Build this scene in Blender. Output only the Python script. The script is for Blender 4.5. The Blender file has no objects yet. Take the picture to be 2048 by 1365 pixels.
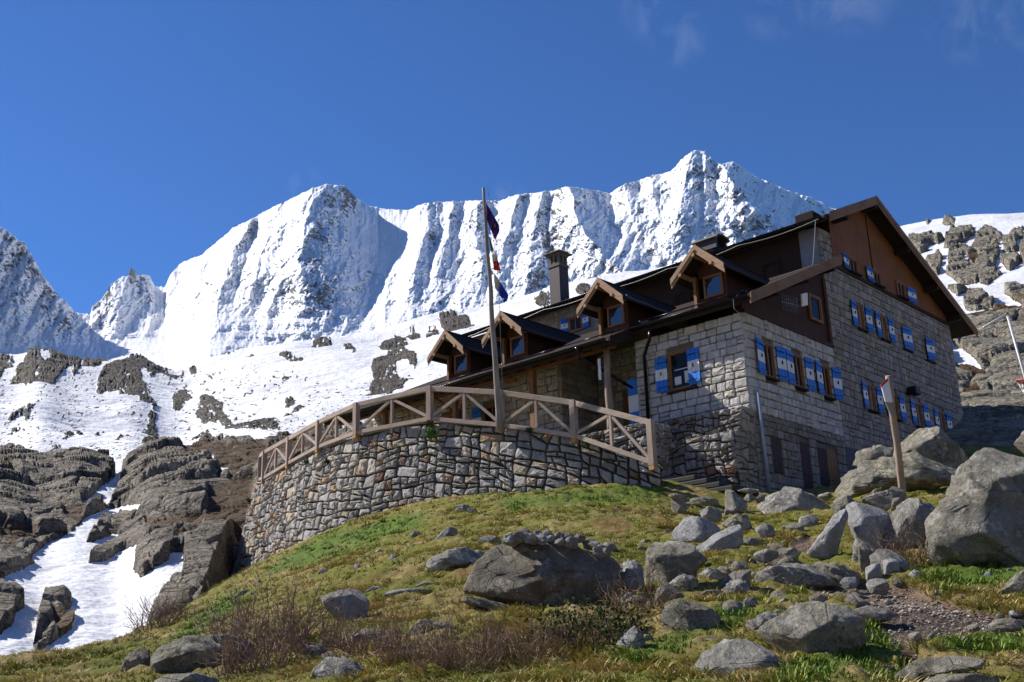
import bpy, math, random
import numpy as np
from mathutils import Vector
random.seed(7)
RNG = np.random.default_rng(11)
SC = bpy.context.scene
COL = SC.collection

WISPS = [(1356, 75, .030), (1548, 12, .035), (1985, 10, .06), (1335, -10, .05), (1020, 388, .018), (612, 372, .02), (1700, -30, .05)]
# ------------------------------------------------------------------ camera, world, sun, exposure
def _basis(a, b, c):
    # world axes (X runs along the shaded gable facade, Y along the long facade, Z up) seen from the camera
    Xd = np.array([math.sin(a), 0, math.cos(a)]); Yd = np.array([-math.cos(a), 0, math.sin(a)]); Zd = np.array([0, -1, 0.])
    Rx = np.array([[1, 0, 0], [0, math.cos(b), math.sin(b)], [0, -math.sin(b), math.cos(b)]])
    Rz = np.array([[math.cos(c), -math.sin(c), 0], [math.sin(c), math.cos(c), 0], [0, 0, 1]])
    return (Rz @ Rx) @ np.stack([Xd, Yd, Zd], 1)
CAMR = _basis(*np.radians([42.96860952, 17.46426157, -1.74647832]))
FPX = 2150.0
def ray(x, y):
    x = np.asarray(x, float); y = np.asarray(y, float)
    v = np.stack([x - 1024, y - 682.5, np.full(np.broadcast(x, y).shape, FPX)], -1)
    return v @ CAMR / FPX                     # world point at forward depth 1
cam_data = bpy.data.cameras.new('camera'); cam = bpy.data.objects.new('camera', cam_data); COL.objects.link(cam)
cam_data.sensor_width = 36; cam_data.lens = FPX / 2048 * 36; cam_data.clip_start = 0.1; cam_data.clip_end = 30000
from mathutils import Matrix
_m = Matrix.Identity(4)
for i in range(3):
    _m[i][0] = CAMR[0][i]; _m[i][1] = -CAMR[1][i]; _m[i][2] = -CAMR[2][i]
cam.matrix_world = _m
SC.camera = cam

SUN_DIR = Vector((-0.38, 1.0, 0.97)).normalized()      # towards the sun
sun_el = math.asin(SUN_DIR.z); sun_az = math.atan2(SUN_DIR.x, SUN_DIR.y)
wd = bpy.data.worlds.new("World"); SC.world = wd; wd.use_nodes = True
nt = wd.node_tree; nt.nodes.clear()
n_out = nt.nodes.new('ShaderNodeOutputWorld'); n_bg = nt.nodes.new('ShaderNodeBackground')
n_sky = nt.nodes.new('ShaderNodeTexSky'); n_sky.sky_type = 'NISHITA'; n_sky.sun_disc = False
n_sky.sun_elevation = sun_el; n_sky.sun_rotation = sun_az
n_sky.altitude = 2400; n_sky.air_density = 1.0; n_sky.dust_density = 0.0; n_sky.ozone_density = 3.0
# faint wind-torn wisps high in the sky
n_tc = nt.nodes.new('ShaderNodeTexCoord'); n_map = nt.nodes.new('ShaderNodeMapping')
n_map.inputs['Scale'].default_value = (14, 14, 7)
n_noi = nt.nodes.new('ShaderNodeTexNoise'); n_noi.inputs['Scale'].default_value = 1.6; n_noi.inputs['Detail'].default_value = 9; n_noi.inputs['Roughness'].default_value = 0.62
n_noi.inputs['Distortion'].default_value = 0.6
n_rmp = nt.nodes.new('ShaderNodeMapRange'); n_rmp.inputs[1].default_value = 0.46; n_rmp.inputs[2].default_value = 0.95; n_rmp.inputs[3].default_value = 0; n_rmp.inputs[4].default_value = 0.22
n_mix = nt.nodes.new('ShaderNodeMix'); n_mix.data_type = 'RGBA'
L = nt.links
L.new(n_tc.outputs['Generated'], n_map.inputs[0]); L.new(n_map.outputs[0], n_noi.inputs['Vector']); L.new(n_noi.outputs[0], n_rmp.inputs[0])
acc = None
for wx_, wy_, rad_ in WISPS:
    dd = ray(wx_, wy_); dd = dd / np.linalg.norm(dd); dp_ = nt.nodes.new('ShaderNodeVectorMath'); dp_.operation = 'DOT_PRODUCT'; dp_.inputs[1].default_value = tuple(dd); L.new(n_tc.outputs['Generated'], dp_.inputs[0])
    mr = nt.nodes.new('ShaderNodeMapRange'); mr.interpolation_type = 'SMOOTHSTEP'; mr.inputs[1].default_value = math.cos(rad_); mr.inputs[2].default_value = 1.0; L.new(dp_.outputs['Value'], mr.inputs[0])
    if acc is None: acc = mr.outputs[0]
    else: mx_ = nt.nodes.new('ShaderNodeMath'); mx_.operation = 'MAXIMUM'; L.new(acc, mx_.inputs[0]); L.new(mr.outputs[0], mx_.inputs[1]); acc = mx_.outputs[0]
ml_ = nt.nodes.new('ShaderNodeMath'); ml_.operation = 'MULTIPLY'; L.new(acc, ml_.inputs[0]); L.new(n_rmp.outputs[0], ml_.inputs[1]); L.new(ml_.outputs[0], n_mix.inputs['Factor']); n_tint = nt.nodes.new('ShaderNodeMix'); n_tint.data_type = 'RGBA'; n_tint.blend_type = 'MULTIPLY'; n_tint.inputs[0].default_value = 1.0; n_tint.inputs[7].default_value = (0.44, 0.83, 1.34, 1)
L.new(n_sky.outputs[0], n_tint.inputs[6]); L.new(n_tint.outputs[2], n_mix.inputs['A']); n_mix.inputs['B'].default_value = (8, 8.6, 10, 1)
L.new(n_mix.outputs['Result'], n_bg.inputs[0]); n_bg.inputs[1].default_value = 0.070; L.new(n_bg.outputs[0], n_out.inputs[0])

sl = bpy.data.lights.new('sun', 'SUN'); sl.energy = 5.0; sl.angle = math.radians(0.53); sl.color = (1.0, 0.945, 0.86)
so = bpy.data.objects.new('sun', sl); COL.objects.link(so)
so.rotation_euler = (-SUN_DIR).to_track_quat('-Z', 'Y').to_euler()
SC.view_settings.view_transform = 'Standard'; SC.view_settings.look = 'None'
SC.view_settings.exposure = 0.58; SC.view_settings.gamma = 1.0
try:
    SC.cycles.max_bounces = 6; SC.cycles.diffuse_bounces = 3
except Exception: pass

# ------------------------------------------------------------------ pixel <-> world helpers (photo survey)
def proj(P):
    c = np.asarray(P, float) @ CAMR.T
    return c[..., 0] / c[..., 2] * FPX + 1024, c[..., 1] / c[..., 2] * FPX + 682.5, c[..., 2]
def tanE(x, y):
    r = ray(x, y); return r[..., 2] / np.hypot(r[..., 0], r[..., 1])
def sstep(a, b, x):
    t = np.clip((x - a) / (b - a), 0, 1); return t * t * (3 - 2 * t)

# ------------------------------------------------------------------ noise
def _hash(ix, iy, s):
    h = (ix.astype(np.int64) * 374761393 + iy.astype(np.int64) * 668265263 + s * 1274126177) & 0xFFFFFFFF
    h = ((h ^ (h >> 13)) * 1274126177) & 0xFFFFFFFF
    return (h ^ (h >> 16)) & 0xFFFFFFFF
def perlin(x, y, s=0):
    x = np.asarray(x, float); y = np.asarray(y, float)
    ix = np.floor(x); iy = np.floor(y); fx = x - ix; fy = y - iy
    u = fx**3 * (fx * (fx * 6 - 15) + 10); v = fy**3 * (fy * (fy * 6 - 15) + 10)
    def g(a, b):
        an = _hash(ix + a, iy + b, s) * (2 * math.pi / 4294967296.0)
        return np.cos(an) * (fx - a) + np.sin(an) * (fy - b)
    n0 = g(0, 0) * (1 - u) + g(1, 0) * u; n1 = g(0, 1) * (1 - u) + g(1, 1) * u
    return (n0 * (1 - v) + n1 * v) * 1.5
def fbm(x, y, o=5, s=0, g=0.5, l=2.03):
    r = 0; a = 1.0; t = 0
    for i in range(o):
        r = r + a * perlin(x, y, s + i * 17); t += a; a *= g; x = x * l + 3.1; y = y * l + 1.7
    return r / t
def ridged(x, y, o=5, s=0, g=0.55, l=2.07):
    r = 0; a = 1.0; t = 0
    for i in range(o):
        r = r + a * (1 - np.abs(perlin(x, y, s + i * 13)) * 2); t += a; a *= g; x = x * l + 5.3; y = y * l + 2.9
    return r / t
def cells(x, y, s=0, jit=0.9):
    """distance to nearest / second nearest feature point and a random id per cell"""
    ix = np.floor(x); iy = np.floor(y)
    d1 = np.full(x.shape, 9.0); d2 = np.full(x.shape, 9.0); cid = np.zeros(x.shape); ox = np.zeros(x.shape); oy = np.zeros(x.shape)
    for a in (-1, 0, 1):
        for b in (-1, 0, 1):
            h = _hash(ix + a, iy + b, s); h2 = _hash(ix + a, iy + b, s + 91)
            px = ix + a + 0.5 + (h / 4294967296.0 - 0.5) * jit; py = iy + b + 0.5 + (h2 / 4294967296.0 - 0.5) * jit
            d = np.hypot(px - x, py - y); nr = d < d1
            d2 = np.where(nr, d1, np.minimum(d2, d)); cid = np.where(nr, (h % 1009) / 1009.0, cid)
            ox = np.where(nr, x - px, ox); oy = np.where(nr, y - py, oy); d1 = np.where(nr, d, d1)
    return d1, d2, cid, ox, oy
def slabs(x, y, s=0):
    """blocky tilted rock facets, about -0.5..1"""
    wx = x + 0.22 * fbm(x * 0.9, y * 0.9, 3, s + 5); wy = y + 0.22 * fbm(x * 0.9, y * 0.9, 3, s + 6)
    d1, d2, c, ox, oy = cells(wx, wy, s)
    c2 = (c * 57.3) % 1.0; c3 = (c * 131.7) % 1.0
    return c * 0.8 + ox * (c2 - 0.5) * 1.6 + oy * (c3 - 0.5) * 1.6 - 0.75 * np.exp(-((d2 - d1) / 0.06) ** 2)

# ------------------------------------------------------------------ survey polygons rasterised to masks
MW, MH = 1200, 720      # half photo resolution with margins
def _mx(x): return np.asarray(x, float) / 2 + 60
def _my(y): return np.asarray(y, float) / 2 + 20
def crop(x0, y0, s, pts): return [(x0 + a / s, y0 + b / s) for a, b in pts]
def raster(polys, into=None, val=1.0):
    M = np.zeros((MH, MW)) if into is None else into
    for P in polys:
        X = _mx([p[0] for p in P]); Y = _my([p[1] for p in P])
        x0, x1 = int(max(0, X.min() - 1)), int(min(MW - 1, X.max() + 2)); y0, y1 = int(max(0, Y.min() - 1)), int(min(MH - 1, Y.max() + 2))
        if x1 <= x0 or y1 <= y0: continue
        gx, gy = np.meshgrid(np.arange(x0, x1) + .5, np.arange(y0, y1) + .5)
        ins = np.zeros(gx.shape, bool)
        for i in range(len(X)):
            xa, ya, xb, yb = X[i], Y[i], X[i - 1], Y[i - 1]
            if ya == yb: continue
            c = ((ya > gy) != (yb > gy)) & (gx < (xb - xa) * (gy - ya) / (yb - ya) + xa)
            ins ^= c
        sub = M[y0:y1, x0:x1]; sub[ins] = val
    return M
def blur(M, n=1):
    for _ in range(n):
        M = (np.roll(M, 1, 0) + M * 2 + np.roll(M, -1, 0)) / 4; M = (np.roll(M, 1, 1) + M * 2 + np.roll(M, -1, 1)) / 4
    return M
def sample(M, x, y):
    u = np.clip(_mx(x) - .5, 0, MW - 1.01); v = np.clip(_my(y) - .5, 0, MH - 1.01)
    i = u.astype(int); j = v.astype(int); fu = u - i; fv = v - j
    return M[j, i] * (1 - fu) * (1 - fv) + M[j, i + 1] * fu * (1 - fv) + M[j + 1, i] * (1 - fu) * fv + M[j + 1, i + 1] * fu * fv

# ------------------------------------------------------------------ object helpers
def tag(o, label=None, cat=None, group=None, kind=None):
    if label: o['label'] = label
    if cat: o['category'] = cat
    if group: o['group'] = group
    if kind: o['kind'] = kind
    return o
def thing(name, label, cat, loc=(0, 0, 0), rz=0, group=None):
    o = bpy.data.objects.new(name, None); COL.objects.link(o); o.location = loc; o.rotation_euler = (0, 0, rz); o.empty_display_size = 0.3
    return tag(o, label, cat, group)
def link(name, me, parent=None, mats=()):
    for m in mats: me.materials.append(m)
    o = bpy.data.objects.new(name, me); COL.objects.link(o)
    if parent: o.parent = parent
    return o
def np_mesh(name, V, Fc, smooth=True, attrs=None):
    """V (n,3), Fc (m,k) with one face size"""
    me = bpy.data.meshes.new(name); V = np.ascontiguousarray(V, np.float32); Fc = np.ascontiguousarray(Fc, np.int32)
    me.vertices.add(len(V)); me.vertices.foreach_set('co', V.ravel())
    k = Fc.shape[1]; me.loops.add(Fc.size); me.loops.foreach_set('vertex_index', Fc.ravel())
    me.polygons.add(len(Fc)); me.polygons.foreach_set('loop_start', np.arange(0, Fc.size, k, dtype=np.int32))
    me.polygons.foreach_set('loop_total', np.full(len(Fc), k, np.int32))
    me.polygons.foreach_set('use_smooth', np.full(len(Fc), smooth, bool))
    me.update(calc_edges=True)
    for nme, arr in (attrs or {}).items():
        arr = np.asarray(arr, np.float32)
        if arr.ndim == 1:
            a = me.attributes.new(nme, 'FLOAT', 'POINT'); a.data.foreach_set('value', arr)
        else:
            a = me.attributes.new(nme, 'FLOAT_COLOR', 'POINT')
            c = np.ones((len(arr), 4), np.float32); c[:, :3] = arr; a.data.foreach_set('color', c.ravel())
    me.validate(); return me
def grid_faces(nr, nc):
    i = np.arange(nr - 1)[:, None] * nc + np.arange(nc - 1)[None, :]
    return np.stack([i, i + 1, i + 1 + nc, i + nc], -1).reshape(-1, 4)
class MB:
    """collects shapes and links them as one mesh; per-face material slot"""
    def __init__(s): s.v = []; s.f = []; s.m = []; s.c = []
    def add(s, V, Fc, m=0, col=None):
        b = len(s.v); s.v += [tuple(float(c) for c in p) for p in V]; s.f += [tuple(b + i for i in q) for q in Fc]; s.m += [m] * len(Fc)
        s.c += [col or (1, 1, 1)] * len(V)
    def box(s, p, q, m=0, fn=None, col=None):
        (a, b, c), (d, e, f) = p, q
        V = [(a, b, c), (d, b, c), (d, e, c), (a, e, c), (a, b, f), (d, b, f), (d, e, f), (a, e, f)]
        if fn: V = [fn(*t) for t in V]
        s.add(V, [(0, 3, 2, 1), (4, 5, 6, 7), (0, 1, 5, 4), (1, 2, 6, 5), (2, 3, 7, 6), (3, 0, 4, 7)], m, col)
    def beam(s, p, q, w, h, m=0, up=(0, 0, 1), w2=None, h2=None, col=None):
        """rectangular bar from p to q, w across, h along 'up'"""
        p = Vector(p); q = Vector(q); d = (q - p).normalized(); u = Vector(up); r = d.cross(u)
        if r.length < 1e-4: r = d.cross(Vector((1, 0, 0)))
        r.normalize(); u = r.cross(d).normalized(); V = []
        for pt, ww, hh in ((p, w, h), (q, w2 or w, h2 or h)):
            for a, b in ((-1, -1), (1, -1), (1, 1), (-1, 1)): V.append(pt + r * (a * ww / 2) + u * (b * hh / 2))
        s.add(V, [(0, 1, 2, 3), (7, 6, 5, 4), (0, 4, 5, 1), (1, 5, 6, 2), (2, 6, 7, 3), (3, 7, 4, 0)], m, col)
    def tube(s, pts, rad, n=8, m=0, col=None, cap=True):
        pts = [Vector(p) for p in pts]; rr = rad if isinstance(rad, (list, tuple)) else [rad] * len(pts)
        base = len(s.v); V = []; pr = None
        for i, p in enumerate(pts):
            d = (pts[min(i + 1, len(pts) - 1)] - pts[max(i - 1, 0)]).normalized()
            if pr is None: pr = d.orthogonal().normalized()
            pr = (pr - d * pr.dot(d)).normalized(); b = d.cross(pr)
            for k in range(n):
                a = 2 * math.pi * k / n; V.append(p + (pr * math.cos(a) + b * math.sin(a)) * rr[i])
        Fc = [(i * n + k, i * n + (k + 1) % n, (i + 1) * n + (k + 1) % n, (i + 1) * n + k) for i in range(len(pts) - 1) for k in range(n)]
        if cap: Fc += [tuple(range(n))[::-1], tuple((len(pts) - 1) * n + k for k in range(n))]
        s.add(V, Fc, m, col)
    def prism(s, poly, d, m=0, fn=None, col=None):
        """poly list of 3D points, extruded by vector d"""
        n = len(poly); A = [Vector(p) for p in poly]; B = [a + Vector(d) for a in A]; V = A + B
        if fn: V = [fn(*t) for t in V]
        s.add(V, [tuple(range(n)), tuple(range(2 * n - 1, n - 1, -1))] + [(i, i + n, (i + 1) % n + n, (i + 1) % n) for i in range(n)], m, col)
    def build(s, name, mats, parent=None, bevel=0, smooth=False):
        me = bpy.data.meshes.new(name); me.from_pydata(s.v, [], s.f); me.update()
        if not isinstance(mats, (list, tuple)): mats = [mats]
        for m in mats: me.materials.append(m)
        me.polygons.foreach_set('material_index', s.m)
        if smooth: me.polygons.foreach_set('use_smooth', [True] * len(s.f))
        a = me.attributes.new('Col', 'FLOAT_COLOR', 'POINT'); a.data.foreach_set('color', [x for c in s.c for x in (c[0], c[1], c[2], 1)])
        o = bpy.data.objects.new(name, me); COL.objects.link(o)
        if parent: o.parent = parent
        if bevel:
            b = o.modifiers.new('bevel', 'BEVEL'); b.width = bevel; b.segments = 1; b.limit_method = 'ANGLE'
        return o
# ------------------------------------------------------------------ materials
class NB:
    """tiny node-graph builder"""
    def __init__(s, name, rough=0.8, spec=0.3):
        s.mat = bpy.data.materials.new(name); s.mat.use_nodes = True; s.t = s.mat.node_tree; s.b = s.t.nodes['Principled BSDF']
        s.b.inputs['Roughness'].default_value = rough; s.b.inputs['Specular IOR Level'].default_value = spec
        s.tc = s.t.nodes.new('ShaderNodeTexCoord').outputs['Object']
    def n(s, typ, ins=(), **kw):
        nd = s.t.nodes.new('ShaderNode' + typ)
        for k, v in kw.items(): setattr(nd, k, v)
        for k, v in dict(ins).items():
            if hasattr(v, 'is_output') or isinstance(v, bpy.types.NodeSocket): s.t.links.new(v, nd.inputs[k])
            else: nd.inputs[k].default_value = v
        return nd
    def noise(s, sc, det=6, ro=0.55, vec=None, dist=0):
        return s.n('TexNoise', {'Vector': vec or s.tc, 'Scale': sc, 'Detail': det, 'Roughness': ro, 'Distortion': dist}).outputs[0]
    def vor(s, sc, vec=None, feat='F1', out=0):
        return s.n('TexVoronoi', {'Vector': vec or s.tc, 'Scale': sc}, feature=feat).outputs[out]
    def stretch(s, sx, sy, sz, rot=(0, 0, 0)):
        return s.n('Mapping', {'Vector': s.tc, 'Scale': (sx, sy, sz), 'Rotation': rot}).outputs[0]
    def rng(s, v, a, b, c=0.0, d=1.0):
        return s.n('MapRange', {0: v, 1: a, 2: b, 3: c, 4: d}).outputs[0]
    def ramp(s, v, stops):
        nd = s.t.nodes.new('ShaderNodeValToRGB'); s.t.links.new(v, nd.inputs[0]); e = nd.color_ramp.elements
        while len(e) < len(stops): e.new(0.5)
        for i, (p, c) in enumerate(stops): e[i].position = p; e[i].color = (c[0], c[1], c[2], 1)
        return nd.outputs[0]
    def mix(s, f, a, b, mode='MIX'):
        def c(v): return (v[0], v[1], v[2], 1) if isinstance(v, tuple) else v
        return s.n('Mix', {'Factor': f, 'A': c(a), 'B': c(b)}, data_type='RGBA', blend_type=mode).outputs['Result'] if False else s._mix(f, c(a), c(b), mode)
    def _mix(s, f, a, b, mode):
        nd = s.t.nodes.new('ShaderNodeMix'); nd.data_type = 'RGBA'; nd.blend_type = mode
        for idx, v in ((0, f), (6, a), (7, b)):
            if isinstance(v, bpy.types.NodeSocket): s.t.links.new(v, nd.inputs[idx])
            else: nd.inputs[idx].default_value = v
        return nd.outputs[2]
    def math(s, op, a, b=0.0, c=None):
        nd = s.t.nodes.new('ShaderNodeMath'); nd.operation = op
        for i, v in enumerate((a, b) if c is None else (a, b, c)):
            if isinstance(v, bpy.types.NodeSocket): s.t.links.new(v, nd.inputs[i])
            else: nd.inputs[i].default_value = v
        return nd.outputs[0]
    def attr(s, name, out='Fac'): return s.n('Attribute', attribute_name=name).outputs[out]
    def col(s, c): 
        if isinstance(c, tuple): s.b.inputs['Base Color'].default_value = (c[0], c[1], c[2], 1)
        else: s.t.links.new(c, s.b.inputs['Base Color'])
        return s
    def rough(s, v): s.t.links.new(v, s.b.inputs['Roughness']); return s
    def bump(s, h, dist=0.02, st=1.0, prev=None):
        nd = s.n('Bump', {'Height': h, 'Distance': dist, 'Strength': st})
        if prev is not None: s.t.links.new(prev, nd.inputs['Normal'])
        s.t.links.new(nd.outputs[0], s.b.inputs['Normal']); return nd.outputs[0]

def m_terrain(name, unit, rocka, rockb, veg=False, snowbump=0.05, snow=1.0):
    """snow / rock / heath ground cover; 'rock' and 'veg' attributes say which is where"""
    b = NB(name, 0.75, 0.25); u = 1.0 / unit
    n1 = b.noise(u * 0.6, 8, 0.6); n2 = b.noise(u * 3, 8, 0.65); n3 = b.noise(u * 14, 5, 0.6)
    r = b.attr('rock')
    rm = b.rng(b.math('ADD', r, b.math('MULTIPLY', b.math('SUBTRACT', n2, 0.5), 0.30)), 0.47, 0.53)
    rc = b.mix(b.rng(n1, 0.35, 0.65), rocka, rockb)
    rc = b.mix(b.rng(n2, 0.42, 0.75), rc, tuple(c * 1.45 for c in rockb))
    v = b.stretch(1, 1, 2.5, (0.5, 0.35, 0)); cr = b.vor(u * 1.3, v, 'DISTANCE_TO_EDGE')
    rc = b.mix(b.rng(cr, 0.0, 0.03, 0.6, 0.0), rc, (0.02, 0.018, 0.015))
    mo = b.rng(b.math('ADD', n1, b.math('MULTIPLY', b.math('SUBTRACT', n3, 0.5), .5)), .56, .62, 0, .75 if veg else 0); rc = b.mix(mo, rc, (0.10, 0.075, 0.04)); dk = b.rng(b.noise(u * 1.7, 6, .7), .52, .62, 0, .55); rc = b.mix(dk, rc, (0.06, 0.055, 0.05))
    if veg:
        vm = b.rng(b.math('ADD', b.attr('veg'), b.math('MULTIPLY', b.math('SUBTRACT', n2, 0.5), 0.9)), 0.45, 0.62)
        vc = b.ramp(n3, [(0.3, (0.035, 0.02, 0.01)), (0.5, (0.12, 0.065, 0.025)), (0.72, (0.17, 0.12, 0.05))])
        rc = b.mix(vm, rc, vc)
    sc = b.mix(b.rng(n1, 0.4, 0.7), tuple(min(.9, x * snow) for x in (0.64, 0.655, 0.685)), tuple(min(.9, x * snow) for x in (0.74, 0.745, 0.755)))
    c = b.mix(rm, sc, rc); b.col(c)
    fc = b.vor(u * 2.6, v, 'F1'); fc2 = b.vor(u * 7.0, v, 'F1'); fh = b.math('ADD', b.math('MULTIPLY', fc, .9), b.math('ADD', b.math('MULTIPLY', fc2, .35), b.math('MULTIPLY', n2, .5)))
    h1 = b.bump(b.math('MULTIPLY', fh, rm), unit * 0.5, 0.9)
    h2 = b.bump(b.math('MULTIPLY', n3, rm), unit * 0.12, 1.0, h1)
    sv = b.noise(u * 2.2, 4, 0.55)
    b.bump(b.math('MULTIPLY', sv, b.math('SUBTRACT', 1.0, rm)), unit * snowbump, 1.0, h2)
    return b.mat
def m_boulder(name, ca, cb, cc, sc=1.0, lichen=0.0):
    b = NB(name, 0.85, 0.25); b.tc = b.n('NewGeometry').outputs['Position']
    n1 = b.noise(1.6 * sc, 8, 0.62, dist=0.4); n2 = b.noise(9 * sc, 8, 0.7); n3 = b.noise(60 * sc, 4, 0.7)
    c = b.mix(b.rng(n1, 0.40, 0.58), ca, cb); st_ = b.rng(b.noise(1.0, 6, .6, b.stretch(3, 3, .6)), .55, .68, 0, .55); c = b.mix(st_, c, tuple(x * .4 for x in ca)); c = b.mix(b.rng(n2, 0.45, 0.72), c, cc)
    c = b.mix(b.rng(n3, 0.35, 0.65, 0.0, 0.6), c, tuple(x * 0.35 for x in ca)); gl = b.rng(b.noise(3.5, 7, .7), .56, .60, 0, .45); c = b.mix(gl, c, tuple(min(.7, x * 1.35) for x in cc))
    cr = b.vor(1.1 * sc, b.stretch(1, 1.4, 2.2, (0.3, 0.5, 0.2)), 'DISTANCE_TO_EDGE'); ck = b.rng(cr, 0.0, 0.012, 0.8, 0.0)
    ck = b.math('MULTIPLY', ck, b.rng(n1, 0.5, 0.6)); c = b.mix(ck, c, (0.03, 0.027, 0.022))
    if lichen:
        ln = b.noise(5.5, 7, 0.7); lm = b.math('MULTIPLY', b.rng(ln, 0.60, 0.64), b.rng(n1, 0.35, 0.6))
        c = b.mix(b.math('MULTIPLY', lm, lichen), c, (0.24, 0.27, 0.05))
        lm2 = b.rng(b.noise(8, 6, 0.7), 0.62, 0.66); c = b.mix(b.math('MULTIPLY', lm2, 0.5), c, (0.30, 0.31, 0.26))
    fc = b.math('ADD', b.vor(2.3 * sc, b.stretch(1, 1, 1.6, (.4, .2, .9)), 'F1'), b.math('MULTIPLY', b.vor(7 * sc, b.stretch(1, 1, 1.5, (.2, .7, .1)), 'F1'), .35))
    b.col(c); h = b.bump(fc, 0.09, 0.55); h = b.bump(n2, 0.10, 1.0, h); h = b.bump(n3, 0.014, 1.0, h); b.bump(ck, -0.03, 1.0, h)
    return b.mat
def m_stone(name, base, sc=1.0, moss=0.0):
    """dressed stone whose tint per block comes from the Col attribute"""
    b = NB(name, 0.88, 0.2); b.tc = b.n('NewGeometry').outputs['Position']
    n1 = b.noise(5 * sc, 8, 0.65); n2 = b.noise(28 * sc, 6, 0.7); n3 = b.noise(0.5, 3)
    c = b.mix(1.0, b.attr('Col', 'Color'), base, 'MULTIPLY')
    c = b.mix(b.rng(n1, 0.3, 0.7), b.mix(0.45, c, (0.05, 0.048, 0.045)), c)
    c = b.mix(b.rng(n2, 0.35, 0.75, 0.0, 0.4), c, b.mix(0.6, c, (0.5, 0.49, 0.47)))
    if moss: 
        mm = b.math('MULTIPLY', b.rng(b.noise(1.6, 6, 0.6), 0.62, 0.68), moss); c = b.mix(mm, c, (0.06, 0.075, 0.02))
    b.col(c); h = b.bump(n1, 0.05, 0.9); b.bump(n2, 0.015, 1.0, h)
    return b.mat
def m_wood(name, a, c2, sc=1.0, axis=2, rough=0.7, planks=0.0):
    b = NB(name, rough, 0.3); s = [9.0, 9.0, 9.0]; s[axis] = 0.7
    v = b.stretch(*[q * sc for q in s]); n = b.noise(1.6, 7, 0.65, v, 0.4); n2 = b.noise(1.2 * sc, 4)
    c = b.mix(b.rng(n, 0.3, 0.7), a, c2); c = b.mix(b.rng(n2, 0.4, 0.75, 0, 0.5), c, tuple(x * 0.5 for x in a))
    if planks:
        w = b.n('TexWave', {'Vector': b.tc, 'Scale': planks, 'Distortion': 0.0}, wave_type='BANDS', bands_direction='X' if planks > 0 else 'Y').outputs[1]
        c = b.mix(b.rng(w, 0.0, 0.16, 0.85, 0.0), c, (0.006, 0.004, 0.003))
        b.col(c); h = b.bump(b.rng(w, 0.0, 0.1), 0.02, 1.0); b.bump(n, 0.006, 0.8, h)
    else:
        b.col(c); b.bump(n, 0.008, 0.8)
    return b.mat
def m_paint(name, c, rough=0.5, var=0.25, metal=0.0):
    b = NB(name, rough, 0.4); n = b.noise(6, 6, 0.6)
    b.col(b.mix(b.rng(n, 0.35, 0.7, 0, var), c, tuple(x * 0.45 for x in c))); b.b.inputs['Metallic'].default_value = metal
    b.bump(b.noise(40, 4), 0.002, 0.6); return b.mat
def m_glass(name, tint=(0.012, 0.014, 0.016), sp=0.9):
    b = NB(name, 0.03, sp); b.col(tint); b.b.inputs['IOR'].default_value = 1.6 if sp > .5 else 1.35; b.bump(b.noise(1.5, 2), 0.02, 0.25); return b.mat
M = {}
M['valley'] = m_terrain('valley_cover', 3.2, (0.17, 0.14, 0.10), (0.31, 0.27, 0.21), True, 0.09)
M['hill'] = m_terrain('snow_hill_cover', 9.0, (0.06, 0.052, 0.044), (0.145, 0.125, 0.10), True, 0.11)
M['right'] = m_terrain('rocky_hillside_cover', 4.0, (0.27, 0.24, 0.175), (0.40, 0.36, 0.28), True, 0.08)
M['mount'] = m_terrain('mountain_cover', 26.0, (0.16, 0.16, 0.165), (0.27, 0.26, 0.25), False, 0.12, 1.12)
M['b_grey'] = m_boulder('boulder_grey', (0.24, 0.225, 0.195), (0.40, 0.385, 0.345), (0.52, 0.50, 0.46), 1.0, 0.5)
M['b_brown'] = m_boulder('boulder_brown', (0.17, 0.125, 0.08), (0.25, 0.22, 0.17), (0.36, 0.33, 0.27), 1.0, 0.3)
M['b_olive'] = m_boulder('boulder_olive', (0.20, 0.18, 0.13), (0.36, 0.33, 0.26), (0.48, 0.45, 0.37), 1.0, 0.6)
M['b_lichen'] = m_boulder('boulder_lichen', (0.21, 0.19, 0.145), (0.36, 0.34, 0.285), (0.46, 0.44, 0.39), 0.8, 1.0)
M['b_pale'] = m_boulder('boulder_pale', (0.42, 0.42, 0.42), (0.55, 0.55, 0.54), (0.66, 0.64, 0.60), 1.6, 0.0)
M['b_tan'] = m_boulder('boulder_tan', (0.32, 0.27, 0.21), (0.46, 0.41, 0.33), (0.58, 0.54, 0.46), 2.5, 0.0)
M['redpaint'] = m_paint('red_paint', (0.45, 0.03, 0.03), 0.5, 0.2); M['whitemetal'] = m_paint('white_metal', (0.68, 0.68, 0.70), 0.4, 0.15)
M['wood_log2'] = m_wood('grey_brown_post', (0.26, 0.18, 0.13), (0.42, 0.33, 0.27), 0.9, 2, 0.8); M['wood_pole'] = m_wood('silver_grey_pole', (0.20, 0.175, 0.165), (0.34, 0.31, 0.30), 0.9, 2, 0.8)
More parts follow.
